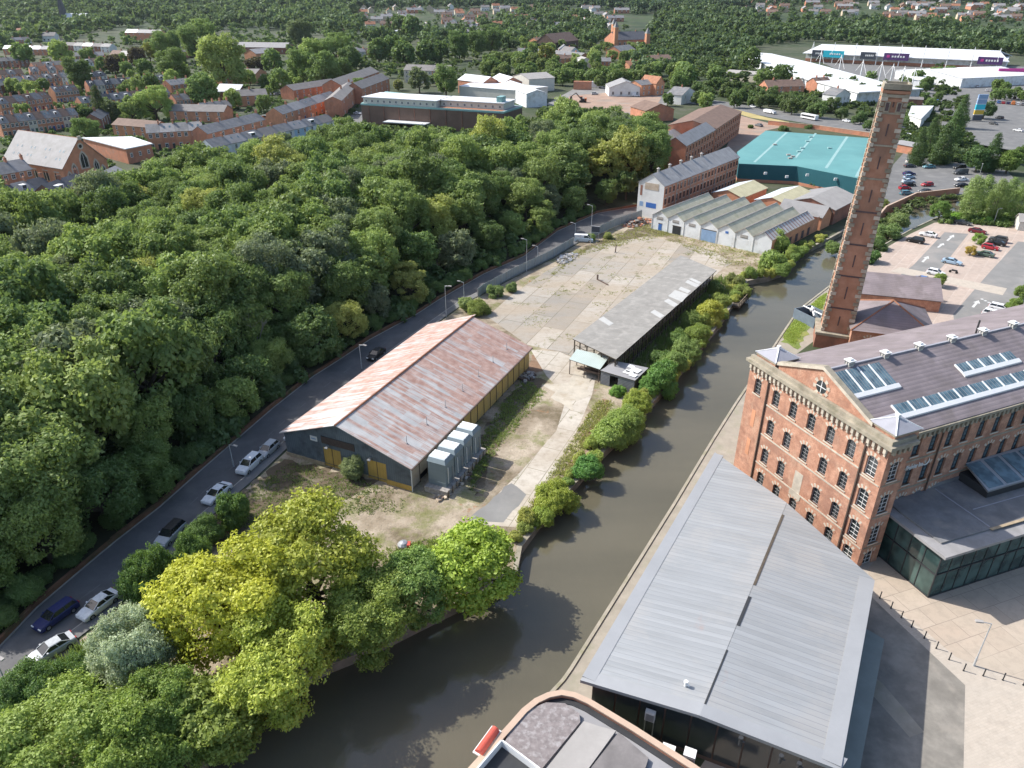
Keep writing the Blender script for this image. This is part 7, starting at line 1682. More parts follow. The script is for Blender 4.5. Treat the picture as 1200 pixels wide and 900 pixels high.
t = thing('shipping_container', 'rusty red-brown container stack left of the white lorry', 'container', P(672, 105), R(-8)); b = MB(); b.box(0, 12, 0, 3, 0, 5.2, 'brick_red'); obj('body', b, t); b = MB(); b.box(-.05, 0, .1, 1.45, .1, 5, 'iron_brown'); b.box(-.05, 0, 1.55, 2.9, .1, 5, 'iron_brown'); obj('door', b, t)
ex = thing('excavator', 'orange and black tracked excavator with its arm bent down on the demolition site', 'excavator', P(683, 120), R(170)); b = MB()
for s in (-1, 1): b.box(-2.1, 2.1, s * 1.2 - .35, s * 1.2 + .35, 0, .95, 'black_rubber')
obj('track', b, ex); b = MB(); b.box(-2.0, 1.3, -1.3, 1.3, 1.0, 2.1, 'dark_metal'); b.box(-2.2, -1.0, -1.3, 1.3, 1.1, 2.5, 'plastic_orange'); obj('body', b, ex); b = MB(); b.box(.2, 1.6, .1, 1.25, 2.1, 3.4, 'car_glass'); b.box(.15, 1.65, .05, 1.3, 3.4, 3.5, 'plastic_orange'); obj('cab', b, ex)
b = MB(); b.tube((1.2, -.4, 1.9), (4.4, -.4, 5.2), .32, 'iron_brown', 5); b.tube((4.4, -.4, 5.2), (7.2, -.4, 3.2), .26, 'iron_brown', 5); b.box(6.6, 7.8, -1.0, .2, .8, 3.1, 'dark_metal'); obj('arm', b, ex)

# ================================================================== THE TOWN BEHIND THE WOOD
HK = {}
def house_kit(W, D, ev, rg, wall, roof, style):
    """a terraced or semi-detached house: local x 0..W along the street, front at y=0; wall, roof, chimney and pots, windows, door"""
    key = (round(W, 1), D, ev, rg, wall, roof, style)
    if key in HK: return HK[key]
    w_ = MB(); m = D / 2
    w_.face([(0, 0, 0), (W, 0, 0), (W, 0, ev), (0, 0, ev)], wall); w_.face([(W, D, 0), (0, D, 0), (0, D, ev), (W, D, ev)], wall)
    for x, s in ((0, -1), (W, 1)):
        f = [(x, 0, 0), (x, D, 0), (x, D, ev), (x, m, rg), (x, 0, ev)]; w_.face(f if s > 0 else f[::-1], wall)
    if 'r' in style: w_.box(.1, W * .5, D, D + 4.2, 0, ev * .72, wall)
    kit = [K('wall', w_)]
    r_ = MB(); k = (rg - ev) / m; o_ = .22
    r_.slab([(.0, -o_, ev - o_ * k + .1), (W - .004, -o_, ev - o_ * k + .1), (W - .004, m, rg + .1), (.0, m, rg + .1)], .12, roof)
    r_.slab([(.0, m, rg + .1), (W - .004, m, rg + .1), (W - .004, D + o_, ev - o_ * k + .1), (.0, D + o_, ev - o_ * k + .1)], .12, roof)
    if 'r' in style: r_.slab([(.0, D, ev * .72 + .9), (W * .55, D, ev * .72 + .1), (W * .55, D + 4.4, ev * .72 + .1), (.0, D + 4.4, ev * .72 + .9)], .1, roof)
    kit.append(K('roof', r_)); ri = 1
    c = MB(); c.box(-.32, .32, -.5, .5, -1.0, 1.25, 'brick_red' if wall != 'brick_dark' else 'brick_dark'); c.box(-.4, .4, -.58, .58, 1.0, 1.12, 'stone_weathered')
    kit.append(K('chimney', c, ri, (W - .35, m, rg + .1))); ci = len(kit) - 1
    pt = MB(); 
    for y in (-.28, .28): pt.tube((0, y, 0), (0, y, .45), .13, 'tile_orange', 6, .1)
    kit.append(K('chimney_pot', pt, ci, (0, 0, 1.25)))
    wm = window_kit(1.25, 1.5, 'white_paint', 'glass_dark', 'stone_pale'); wm2 = window_kit(.95, 1.3, 'white_paint', 'glass_dark', 'stone_pale')
    for x, z in ((W * .27, .8), (W * .27, ev - 2.1), (W * .74, ev - 2.1)): kit.append(('window', wm, -1, (x, -.005, z), None, 0))
    for x, z in ((W * .7, .9), (W * .75, ev - 2.0)): kit.append(('window', wm2, -1, (x, D + .005, z), None, math.pi))
    d = MB(); d.box(-.5, .5, -.07, .03, 0, 2.15, 'tinted_paint'); d.box(-.6, .6, -.05, .03, 2.15, 2.4, 'stone_pale'); kit.append(K('door', d, -1, (W * .75, 0, 0), (.05, .1, .2)))
    if 'd' in style:                            # dormer with white cheeks
        dm = MB(); y0 = m * .32; z0 = ev + k * y0 * .9; dm.box(W * .35, W * .65, y0, m * .95, z0 - .3, z0 + 1.35, 'white_paint'); dm.box(W * .39, W * .61, y0 - .03, y0, z0 + .25, z0 + 1.15, 'glass_dark'); kit.append(K('dormer', dm, ri))
    if 'v' in style:
        rv = MB()
        for x in (W * .3, W * .68): zz = ev + k * m * .55 + .12; rv.slab([(x - .35, m * .45, ev + k * m * .45 + .16), (x + .35, m * .45, ev + k * m * .45 + .16), (x + .35, m * .68, ev + k * m * .68 + .16), (x - .35, m * .68, ev + k * m * .68 + .16)], .05, 'glass_sky', 'white_paint')
        kit.append(K('roof_window', rv, ri))
    if 'b' in style:                            # bay window
        bb = MB(); bb.prism([(W * .08, -.7), (W * .46, -.7), (W * .5, 0), (W * .04, 0)], 0, 2.7, 'white_paint', roof); bb.box(W * .1, W * .44, -.73, -.7, .9, 2.3, 'glass_dark'); kit.append(K('bay_window', bb))
    HK[key] = kit; return kit
ORD = ('first', 'second', 'third', 'fourth', 'fifth', 'sixth', 'seventh', 'eighth', 'ninth', 'tenth', 'eleventh', 'twelfth')
doorc = [(.04, .08, .25), (.3, .04, .04), (.03, .12, .06), (.5, .5, .5), (.05, .05, .05), (.25, .15, .06)]
rh = random.Random(77)
def terrace(a, b, n, D, ev, rg, walls, roofs, styles, desc, grp, far_side=False):
    """n houses whose front eaves run from pixel a to pixel b; desc says which row"""
    p0, p1 = P(a[0], a[1], ev), P(b[0], b[1], ev); rot = ang(p0, p1); L_ = (p1 - p0).length; W = L_ / n
    BLD.append((Vector((p0.x, p0.y, 0)), rot, L_, D + (4.6 if any('r' in z for z in styles) else 0)))
    for k in range(n):
        wl_, rf_, st_ = walls[k % len(walls)], roofs[k % len(roofs)], styles[k % len(styles)]
        p = p0 + (p1 - p0) * (k / n); p.z = 0
        o_ = thing('terraced_house', f'{ORD[k]} house from the left, {desc}', 'house', p, rot, grp)
        if st_ and n > 2 and 'x' in st_: o_.location.z = .4
        m = inst(house_kit(W, D, ev, rg, wl_, rf_, st_), o_)
        for q_ in m:
            if q_.name.startswith('door'): q_.color = rh.choice(doorc) + (1,)
BR, SLT = ['brick_red', 'brick_red', 'brick_orange'], ['slate', 'slate', 'slate_pale', 'slate']
terrace((250, 173), (392, 141), 8, 8, 5.4, 8.0, ['render_worn', 'render_white', 'brick_red', 'render_cream', 'render_white', 'render_blue', 'render_worn', 'render_white'], ['slate', 'slate_pale', 'slate', 'tile_grey'], ['b', 'v', 'd', ''], 'pale-fronted terrace along the top of the wood', 'pale-fronted terrace')
terrace((171, 156), (238, 152), 4, 9, 7.0, 9.8, ['brick_orange', 'brick_red'], ['slate', 'slate_pale'], ['', 'v'], 'tall brick terrace with white windows', 'white-windowed brick terrace')
terrace((243, 157), (311, 140), 3, 9, 6.0, 8.8, ['brick_red'], ['slate'], ['r', ''], 'slate-roofed row beside the orange gable', 'slate-roofed brick rows')
terrace((331, 134), (397, 113), 5, 9, 6.2, 9.0, ['brick_orange', 'brick_red'], ['slate', 'slate_pale'], ['r', '', 'v'], 'brick row above the pale-fronted terrace', 'slate-roofed brick rows')
terrace((400, 118), (418, 100), 2, 9, 8.5, 10.5, ['brick_red'], ['tile_grey'], [''], 'tall brick pair by the brown works', 'tall brick pair')
terrace((0, 145), (92, 134), 9, 7.5, 6.0, 9.0, ['brick_orange', 'brick_red', 'brick_red', 'render_cream'], ['slate', 'tile_brown', 'slate'], ['rd', 'r', 'rv'], 'left terrace just above the chapel', 'left terrace above the chapel')
terrace((96, 121), (200, 109), 9, 7.5, 6.0, 9.0, ['brick_red', 'brick_orange'], ['slate', 'tile_brown', 'slate_dark', 'slate'], ['rd', 'd', 'r'], 'terrace running right from the tall conifer', 'terrace right of the conifer')
terrace((-4, 101), (32, 95), 3, 9, 5.6, 8.8, ['brick_dark'], ['slate', 'slate_dark'], ['v', ''], 'brick row on the left edge of the town', 'left edge row')
terrace((30, 94), (82, 90), 5, 8, 5.4, 8.2, ['brick_red', 'render_white', 'brick_red'], ['slate', 'tile_brown'], ['d', 'v', 'd'], 'dormered row above the left terraces', 'dormered row')
terrace((-2, 72), (34, 70), 3, 8, 5.4, 8.0, ['brick_dark', 'brick_red'], ['tile_grey', 'slate'], [''], 'row under the leftmost green tree', 'upper left rows')
terrace((40, 78), (120, 72), 7, 8, 5.4, 8.0, ['brick_red', 'brick_dark', 'render_white'], ['tile_brown', 'slate', 'tile_grey'], ['', 'd'], 'row left of the purple trees', 'upper left rows')
terrace((3, 57), (68, 58), 6, 8, 5.6, 8.4, ['brick_red'], ['white_roof', 'slate_pale', 'white_roof'], ['', 'v'], 'white-roofed terrace at the upper left', 'white-roofed terrace')
terrace((95, 92), (125, 88), 3, 8, 5.4, 8.2, ['render_white', 'brick_red'], ['slate_dark'], ['d'], 'white-gabled group left of the purple trees', 'white-gabled group')
terrace((128, 64), (160, 66), 3, 9, 6.5, 10, ['brick_orange', 'brick_red'], ['tile_brown', 'slate_pale'], ['b', ''], 'brick gabled villas behind the purple trees', 'brick gabled villas')
terrace((146, 38), (187, 39), 3, 11, 9.0, 12.5, ['brick_red'], ['white_roof', 'slate_pale', 'slate_pale'], ['v', ''], 'large brick villas in front of the far left wood', 'large brick villas')
terrace((75, 53), (128, 55), 5, 9, 5.4, 8.2, ['brick_dark', 'render_white', 'brick_red'], ['tile_grey', 'slate', 'white_roof'], [''], 'row between the white roofs and the brick villas', 'upper left rows')
terrace((200, 100), (225, 97), 2, 9, 5.6, 8.4, ['brick_red'], ['slate_pale'], ['v'], 'dormered pair left of the white flat roof', 'town pairs')
terrace((205, 62), (262, 56), 4, 9, 5.6, 8.2, ['brick_red', 'brick_dark'], ['tile_grey', 'slate'], [''], 'row hidden behind the biggest town tree', 'upper middle rows')
terrace((400, 62), (470, 58), 5, 8, 5.4, 8, ['brick_red', 'render_cream'], ['tile_brown', 'slate_pale'], [''], 'row behind the dark round trees', 'upper middle rows')
terrace((4, 232), (62, 218), 3, 8, 5.4, 8.0, ['brick_red', 'render_worn'], ['slate_dark', 'slate'], ['', 'd'], 'row below the chapel at the left edge of the wood', 'rows below the chapel')
terrace((0, 205), (38, 198), 2, 9, 6.2, 9.2, ['brick_red', 'brick_orange'], ['slate', 'slate_pale'], ['b', ''], 'gabled pair under the chapel wall', 'rows below the chapel')
terrace((68, 229), (108, 214), 2, 9, 5.2, 8.2, ['brick_dark'], ['slate_dark'], ['d', ''], 'dark slate row between the wood and the chapel', 'rows below the chapel')
def px_block(name, lab, cat, a, b, D, ev, rg, wall, roof, axis='x', **kw):
    p0, p1 = P(a[0], a[1], ev), P(b[0], b[1], ev); rot = ang(p0, p1); L_ = (p1 - p0).length; p0.z = 0
    return gable_block(name, lab, cat, p0, rot, L_, D, ev, rg, wall, roof, axis, **kw)
W2 = lambda side, n, z, w_=1.0, h_=1.4: (side, n, z, w_, h_)
px_block('brick_house', 'pale slate-roofed brick house at the wood edge right of the chapel', 'house', (118, 226), (158, 206), 12, 5.0, 8.2, 'brick_red', 'slate_pale', chimneys=1, wins=[W2('f', 3, 1.2)])
px_block('flats_block', 'brown-roofed low brick flats left of the white-windowed terrace', 'flats', (131, 146), (181, 150), 9, 5.2, 7.4, 'brick_orange', 'tile_brown', wins=[W2('f', 5, .9), W2('f', 5, 3.3)])
px_block('brick_house', 'brown-roofed brick house with two orange gables', 'house', (198, 130), (262, 131), 10, 5.2, 7.8, 'brick_orange', 'tile_grey', wins=[W2('f', 5, .9), W2('f', 5, 3.2)])
px_block('brick_house', 'orange brick house with a big blank gable in the middle of the town', 'house', (276, 113), (313, 111), 10, 5.6, 8.4, 'brick_orange', 'tile_grey', chimneys=1, wins=[W2('f', 4, 1), W2('f', 4, 3.5)])
px_block('brick_house', 'brick gable house left of the round olive tree', 'house', (298, 88), (312, 84), 16, 5.6, 8.6, 'brick_orange', 'tile_grey', 'y', wins=[W2('f', 1, 3.4)])
px_block('brick_house', 'long grey-roofed brick building behind the brick row on the right', 'flats', (344, 106), (396, 98), 11, 5.5, 8.2, 'brick_red', 'tile_grey', wins=[W2('f', 7, 1), W2('f', 7, 3.4)])
px_block('brick_hall', 'grey-roofed brick complex under the dark trees, main range', 'hall', (268, 55), (334, 56), 22, 6.0, 10, 'brick_dark', 'slate_pale', wins=[W2('f', 9, 2)])
px_block('brick_hall', 'gabled left wing of the grey-roofed brick complex', 'hall', (286, 62), (300, 63), 20, 6.0, 9.5, 'brick_orange', 'slate_pale', 'y')
for (a, b, D, lab, k) in (((400, 100), (444, 84), 12, 'modern flats, left range with a pale corner', 0), ((424, 104), (456, 92), 10, 'modern flats, front wing with a white gable end', 1), ((473, 82), (507, 83), 13, 'modern flats, middle block with red brick bay', 2), ((506, 83), (528, 83), 13, 'modern flats, right block by the big green tree', 3)):
    px_block('flats_block', lab, 'flats', a, b, D, 8.4, 11.5, ('brick_red', 'brick_red', 'render_cream', 'brick_red')[k], 'tile_grey', wins=[W2('f', 5, z, 1.1, 1.3) for z in (.9, 3.6, 6.3)] + [W2('r', 2, 3.6)])
# chapel
c0, c1 = P(4, 186, 6.5), P(73, 197, 6.5); cro = ang(c0, c1); CL_ = (c1 - c0).length; c0.z = 0
cz_ = gable_block('chapel', 'brick chapel with big pale slate roof and pointed window in its gable', 'chapel', c0, cro, CL_, 17, 6.5, 15.2, 'brick_orange', 'slate_pale', 'x', over=.4)
gw = MB()
def lancet(b, y, z, w_, h_, x, mat, o_):
    pts_ = [(x, y - w_ / 2, z), (x, y + w_ / 2, z), (x, y + w_ / 2, z + h_ * .6), (x, y + w_ * .28, z + h_ * .85), (x, y, z + h_), (x, y - w_ * .28, z + h_ * .85), (x, y - w_ / 2, z + h_ * .6)]
    b.face(pts_, mat)
for (y, z, w_, h_) in ((8.5, 5.2, 2.4, 5.0), (4.3, 3.4, 1.3, 3.4), (12.7, 3.4, 1.3, 3.4), (2.0, 2.0, 1, 2.4), (15, 2.0, 1, 2.4)):
    b = MB(); lancet(b, y, z - .5, w_ + 1.1, h_ + 1.3, CL_ + .02, 'stone_pale', 0); lancet(b, y, z, w_, h_, CL_ + .04, 'glass_dark', 0); b.box(CL_ + .03, CL_ + .07, y - .05, y + .05, z, z + h_ * .9, 'white_paint'); obj('window', b, cz_)
b = MB()
for k in range(12):
    a0, a1 = k * math.pi / 6, (k + 1) * math.pi / 6; f = lambda r, t: (CL_ + .05, 8.5 + r * math.cos(t), 12.4 + r * math.sin(t)); b.face([f(.6, a0), f(1.1, a0), f(1.1, a1), f(.6, a1)], 'stone_pale'); b.face([(CL_ + .05, 8.5, 12.4), f(.6, a0), f(.6, a1)], 'glass_dark')
obj('round_window', b, cz_)
for x in (4.5, 7, 12, 14.5, 19, 21.5): b = MB(); yy = -.03; 
for k in range(5):
    x = CL_ * (.12 + .19 * k); b = MB()
    for xx in (x - .8, x + .8): b.face([(xx - .5, -.03, 1.2), (xx + .5, -.03, 1.2), (xx + .5, -.03, 3.6), (xx, -.03, 4.5), (xx - .5, -.03, 3.6)], 'glass_dark'); b.box(xx - .75, xx - .52, -.06, 0, 1.1, 3.9, 'stone_pale'); b.box(xx + .52, xx + .75, -.06, 0, 1.1, 3.9, 'stone_pale'); b.box(xx - .7, xx + .7, -.07, 0, 4.5, 4.9, 'stone_pale')
    obj('window', b, cz_)
kk = (15.2 - 6.5) / 8.5
for x in (.12, .2, .36, .42, .6, .67, .84, .9):
    for y in (2.0, 4.2):
        if y < 3 and x > .5 and x < .65: continue
        b = MB(); z = 6.5 + y * kk + .2; b.slab([(CL_ * x - .4, y - .35, z - .35 * kk), (CL_ * x + .4, y - .35, z - .35 * kk), (CL_ * x + .4, y + .35, z + .35 * kk), (CL_ * x - .4, y + .35, z + .35 * kk)], .06, 'glass_sky', 'white_paint'); obj('roof_window', b, cz_)
b = MB(); b.box(CL_ + .35, CL_ + .8, 7.9, 9.1, 14.6, 15.9, 'stone_pale'); b.tube((.2, 8.5, 15.2), (CL_ + .2, 8.5, 15.25), .15, 'tile_orange', 5); obj('ridge', b, cz_)
def flat_block(name, lab, cat, quad, z, wall, roof, th=.35, o_=.4, wins=None):
    ps_ = [P(x, y, z) for x, y in quad]; o = Vector((ps_[0].x, ps_[0].y, 0)); rot = ang(ps_[0], ps_[1]); l = [toloc(p, o, rot) for p in ps_]
    BLD.append((o, rot, l[1].x, l[2].y)); t = thing(name, lab, cat, o, rot); b = MB(); f = [(p.x, p.y) for p in l]; b.prism(f, 0, z - th - .02, wall); obj('wall', b, t)
    cx_ = sum(p[0] for p in f) / len(f); cy_ = sum(p[1] for p in f) / len(f); b = MB(); g = [(x + o_ * (1 if x > cx_ else -1), y + o_ * (1 if y > cy_ else -1)) for x, y in f]; b.prism(g, z - th, z, roof); ro = obj('roof', b, t)
    for wn in wins or []: window_row(t, l[1].x, l[2].y, *wn)
    return t, l, ro
flat_block('church_hall', 'brick hall with white flat roof beside the chapel gable', 'hall', [(147, 174), (177, 168), (154, 160), (97, 161)], 6, 'brick_red', 'white_roof', wins=[W2('f', 3, 2.4)])
flat_block('flat_roofed_block', 'brick block with bright white flat roof in the middle of the town', 'flats', [(252, 107), (279, 107), (284, 99), (258, 98)], 6.5, 'brick_dark', 'white_roof', wins=[W2('f', 4, 1), W2('f', 4, 3.8)])
# brown flat-roofed works with clerestory
bt, blc, bro = flat_block('flat_roofed_works', 'long brown brick works with flat roofs, aqua trim and rows of small clerestory windows', 'works', [(423, 121), (590, 131), (612, 124), (452, 107)], 10.5, 'brick_brown', 'aqua_trim', .8, .15)
WB_, DB_ = blc[1].x, blc[2].y
b = MB(); b.slab([(0.5, .5, 10.56), (WB_ - .5, .5, 10.56), (WB_ + .5, DB_ - .5, 10.56), (1, DB_ - .5, 10.56)], .1, 'felt_grey'); obj('roof_deck', b, bt)
b = MB(); b.slab([(WB_ * .56, .6, 10.62), (WB_ - 1.2, .6, 10.62), (WB_ - 1.2, 4.4, 10.62), (WB_ * .56, 4.4, 10.62)], .03, 'tile_orange'); obj('roof_deck', b, bt)['label'] = 'pinkish red strip of lower flat roof'
for (x0, x1, y0, y1, n_) in ((1.0, WB_ * .54, .8, DB_ - 3, 12), (WB_ * .545, WB_ - 2.0, 5.0, DB_ - 2, 9)):
    b = MB(); b.box(x0, x1, y0, y1, 10.57, 13.2, 'cream_wall'); cb2 = obj('clerestory', b, bt); b = MB(); b.box(x0 - .5, x1 + .5, y0 - .6, y1 + .5, 13.2, 13.6, 'white_roof'); obj('clerestory_roof', b, cb2)
    me = window_kit(1.1, 1.1, 'white_paint', 'glass_dark', 'cream_wall')
    for k in range(n_): obj('window', me, cb2, (x0 + (x1 - x0) * (k + .5) / n_, y0 - .01, 11.2))
for k in range(9): b = MB(); b.box(WB_ * (k + .5) / 9 - .12, WB_ * (k + .5) / 9 + .12, -.22, 0, 0, 9.6, 'brick_dark'); obj('pier', b, bt)
for x in (.88, .95): b = MB(); b.box(WB_ * x - .9, WB_ * x + .9, -.06, .02, 4.5, 6.6, 'white_paint'); b.box(WB_ * x - .55, WB_ * x + .55, -.09, -.02, 4.9, 6.2, 'glass_dark'); obj('window', b, bt)
b = MB(); b.box(WB_ * .92, WB_ * .955, DB_ * .3, DB_ * .55, 13.6, 16, 'aqua_trim'); obj('roof_tank', b, bt)
b = MB(); b.box(WB_ * .2, WB_ * .5, -6, 0, 3.2, 3.6, 'white_roof'); obj('canopy', b, bt)
# white industrial sheds
px_block('white_shed', 'biggest white metal shed with a pale gabled roof by the demolition site', 'shed', (617, 110), (641, 109), 50, 7.5, 9.3, 'render_worn', 'white_roof', 'y')
px_block('white_shed', 'flat white shed left of the biggest white one', 'shed', (538, 101), (617, 107), 26, 7.0, 7.6, 'cream_wall', 'white_roof', 'x')
px_block('white_shed', 'white roofed shed with red brick end, first of the sawtooth pair behind', 'shed', (566, 97), (584, 95), 24, 8, 11, 'brick_red', 'white_roof', 'y')
px_block('white_shed', 'white roofed shed with red brick end, second of the sawtooth pair behind', 'shed', (590, 97), (612, 96), 24, 8, 11, 'brick_red', 'white_roof', 'y')
px_block('white_shed', 'pale curved-looking shed behind the sawtooth pair', 'shed', (620, 93), (650, 91), 22, 8, 10.5, 'cream_wall', 'felt_pale', 'x')
px_block('white_pub', 'white building with low gable on the far side of the demolition site', 'pub', (714, 103), (752, 103), 20, 5.0, 8.8, 'render_white', 'slate_pale', 'y', wins=[W2('f', 4, 1, 1.4, 1.6)])
px_block('brick_house', 'red brick house with blue-grey roof beside the white building', 'house', (752, 100), (770, 98), 12, 6.6, 8.8, 'brick_orange', 'slate', 'x', chimneys=1, wins=[W2('f', 3, 1), W2('f', 3, 4)])
px_block('brick_house', 'tall orange gabled brick house beside the white building', 'house', (769, 98), (779, 97), 14, 7.2, 11, 'brick_orange', 'tile_orange', 'y', wins=[W2('f', 2, 1), W2('f', 2, 4)])
px_block('brick_shed', 'red-roofed brick shed at the near edge of the demolition site', 'shed', (757, 130), (790, 128), 16, 5.5, 8.5, 'brick_red', 'tile_brown', 'y', roof2='tile_orange')
px_block('white_cottage', 'white rendered cottage with dark roof beside the green belt', 'cottage', (799, 112), (816, 108), 10, 5.2, 8.6, 'render_white', 'slate', 'y', chimneys=1, wins=[W2('f', 2, 3.2)])
for (a, b_, D, ev, rg, wall, roof, ax, lab, ch) in (
    ((607, 61), (640, 61), 12, 5.5, 8.5, 'brick_red', 'slate', 'x', 'dark-roofed house row left of the blue gable', 2), ((640, 62), (680, 66), 11, 5.5, 8, 'brick_red', 'slate', 'x', 'long slate-roofed row in front of the blue gable', 2),
    ((655, 58), (668, 58), 14, 6, 10, 'render_blue', 'slate', 'y', 'pale blue gabled house among the far brick roofs', 0), ((667, 62), (680, 61), 14, 6.5, 11, 'render_white', 'tile_grey', 'y', 'white gabled house right of the blue one', 1),
    ((630, 48), (646, 47), 14, 7, 10, 'brick_orange', 'tile_brown', 'x', 'tall brick house with brown hipped roof', 2), ((650, 50), (678, 47), 24, 8, 16, 'brick_brown', 'tile_brown', 'x', 'big brown-roofed hall behind the blue gable', 0),
    ((654, 69), (676, 68), 10, 5, 7.4, 'brick_orange', 'tile_brown', 'x', 'low brown-roofed house before the white gable', 1), ((697, 72), (716, 72), 12, 6, 8.5, 'brick_red', 'slate', 'x', 'brick house with green-grey roof in the green belt', 2),
    ((676, 68), (682, 70), 8, 7, 8.4, 'render_white', 'felt_pale', 'x', 'small white block beside the low brown roof', 0), ((738, 77), (752, 76), 12, 5, 8, 'brick_orange', 'tile_orange', 'x', 'orange-roofed house in the trees', 1), ((765, 70), (788, 69), 14, 5.5, 8.5, 'brick_orange', 'tile_brown', 'x', 'brown-roofed house at the right of the green belt', 1),
    ((683, 30), (695, 29), 12, 6, 9, 'render_white', 'slate', 'y', 'white house at the top of the far street', 0), ((405, 60), (421, 60), 16, 6, 9, 'brick_orange', 'tile_grey', 'y', 'brick gable house left of the dark tree row', 1),
    ((528, 38), (552, 37), 14, 6, 9, 'render_blue', 'slate_pale', 'x', 'pale blue long building below the far roofs', 0), ((459, 37), (474, 36), 10, 5, 6, 'render_white', 'white_roof', 'x', 'white-roofed block among the far roofs', 0), ((555, 36), (590, 36), 18, 5, 8, 'render_cream', 'felt_pale', 'x', 'long pale building below the far roofs', 0),
    ((900, 102), (943, 101), 12, 5, 8.4, 'brick_red', 'tile_brown', 'x', 'brown-roofed row hidden in the ring road trees', 2), ((850, 85), (890, 88), 14, 5, 6.5, 'render_cream', 'felt_pale', 'x', 'pale low building among the ring road trees', 0), ((958, 98), (975, 97), 10, 6, 9, 'brick_red', 'tile_brown', 'x', 'brick house with a tall chimney beside the white retail roof', 2), ((980, 112), (997, 110), 9, 6.5, 9.5, 'render_white', 'slate', 'y', 'blue and white timbered house by the ring road', 1)):
    px_block('town_house', lab, 'house', a, b_, D, ev, rg, wall, roof, ax, chimneys=ch, wins=[W2('f', 4, 1), W2('f', 4, 3.6)])
# red brick school with turrets
sc_ = px_block('brick_school', 'big red brick gothic school with steep roofs and turrets among the dark trees', 'school', (724, 47), (762, 46), 30, 12, 19, 'brick_red', 'slate_dark', 'x', chimneys=2, wins=[W2('f', 7, 2, 1.6, 2.6), W2('f', 7, 7, 1.6, 2.6)])
for (x, y, h_) in ((-4, -2, 24), (4, 18, 26), (30, -8, 18)): b = MB(); b.box(x - 2, x + 2, y - 2, y + 2, 0, h_, 'brick_orange'); b.prism([(x - 2.2, y - 2.2), (x + 2.2, y - 2.2), (x + 2.2, y + 2.2), (x - 2.2, y + 2.2)], h_, h_ + .5, 'stone_pale'); to_ = obj('turret', b, sc_); b = MB(); ap = (x, y, h_ + 6); q4 = [(x - 2.1, y - 2.1, h_ + .5), (x + 2.1, y - 2.1, h_ + .5), (x + 2.1, y + 2.1, h_ + .5), (x - 2.1, y + 2.1, h_ + .5)]; [b.face([q4[k], q4[(k + 1) % 4], ap], 'slate') for k in range(4)]; obj('spire', b, to_)
px_block('brick_school', 'lower slate-roofed wing in front of the gothic school', 'school', (727, 60), (745, 58), 16, 7, 11, 'brick_red', 'slate', 'x', wins=[W2('f', 4, 2)])
# church with spire, far left
g = P(78, 32); t = thing('church', 'dark stone church with a tall spire and white roof in the far left wood', 'church', Vector((g.x, g.y, hill(g.x, g.y)))); b = MB(); b.box(-4, 4, -4, 4, 0, 24, 'slate_dark'); tw = obj('tower', b, t)
b = MB(); q4 = [(-4, -4, 24), (4, -4, 24), (4, 4, 24), (-4, 4, 24)]; [b.face([q4[k], q4[(k + 1) % 4], (0, 0, 62)], 'slate_dark') for k in range(4)]; obj('spire', b, tw)
b = MB(); b.box(5, 40, -7, 7, 0, 12, 'stone_weathered'); obj('nave', b, t); b = MB(); b.slab([(4, -8, 12), (41, -8, 12), (41, 0, 20), (4, 0, 20)], .4, 'white_roof'); b.slab([(4, 0, 20), (41, 0, 20), (41, 8, 12), (4, 8, 12)], .4, 'slate'); obj('roof', b, t)

# ------------------------------------------------------------------ retail park
RZ_ = 9.0
r0, r1 = P(945, 62, 7), P(1180, 72, 7)
ra = ang(r0, r1); rl_ = (r1 - r0).length; r0.z = 0
rt1, _, _ = None, None, None
t = thing('retail_warehouse', 'very long white-roofed shop range with coloured sign panels at the top right', 'shop', r0, ra); b = MB(); b.box(0, rl_, 0, 60, 0, 7, 'render_worn'); b.box(0, rl_, -.15, 0, 0, 2.6, 'brick_red'); obj('wall', b, t)
b = MB(); b.slab([(-2, -6, 7.3), (rl_ + 2, -6, 7.3), (rl_ - 8, 30, 13), (6, 30, 13)], .5, 'white_roof'); b.slab([(6, 30, 13), (rl_ - 8, 30, 13), (rl_ + 2, 62, 7.3), (-2, 62, 7.3)], .5, 'white_roof'); obj('roof', b, t)
mastm = MB(); mastm.tube((0, 0, 0), (0, 0, 17), .45, 'white_paint', 6, .25); mastm.tube((0, 0, 16), (0, -9, 8), .12, 'white_paint', 4); mastm.tube((0, 0, 16), (0, 9, 9), .12, 'white_paint', 4); mast = mastm.mesh('mast')
for k in range(9): obj('mast', mast, t, (rl_ * (.04 + .115 * k), -5.5, 0))
for (x, w_, m, lab) in ((.10, 18, 'sign_cyan', 'bright cyan sign panel'), (.04, 10, 'sign_dark', 'dark green-grey sign panel'), (.30, 13, 'sign_dark', 'dark sign panel'), (.42, 20, 'sign_purple', 'dark purple sign panel with pale marks'), (.87, 18, 'sign_purple', 'dark sign panel with pale marks near the right end')):
    b = MB(); xx = rl_ * x; b.box(xx, xx + w_, -6.6, -6.2, 4.6, 10.2, m); so2 = obj('sign_panel', b, t); so2['label'] = lab; b = MB()
    for k in range(5): b.box(xx + w_ * (.32 + .11 * k), xx + w_ * (.39 + .11 * k), -6.72, -6.6, 6.8, 8.2, 'white_paint')
    if m == 'sign_purple': b.box(xx + w_ * .12, xx + w_ * .24, -6.72, -6.6, 6.6, 8.6, 'sign_pink')
    obj('sign_mark', b, so2)
q4 = [P(1005, 108, 7), P(1079, 104, 7), P(1040, 96, 8), P(950, 72, 8), P(905, 62, 8), P(877, 60, 8), P(893, 72, 8), P(935, 88, 8)]
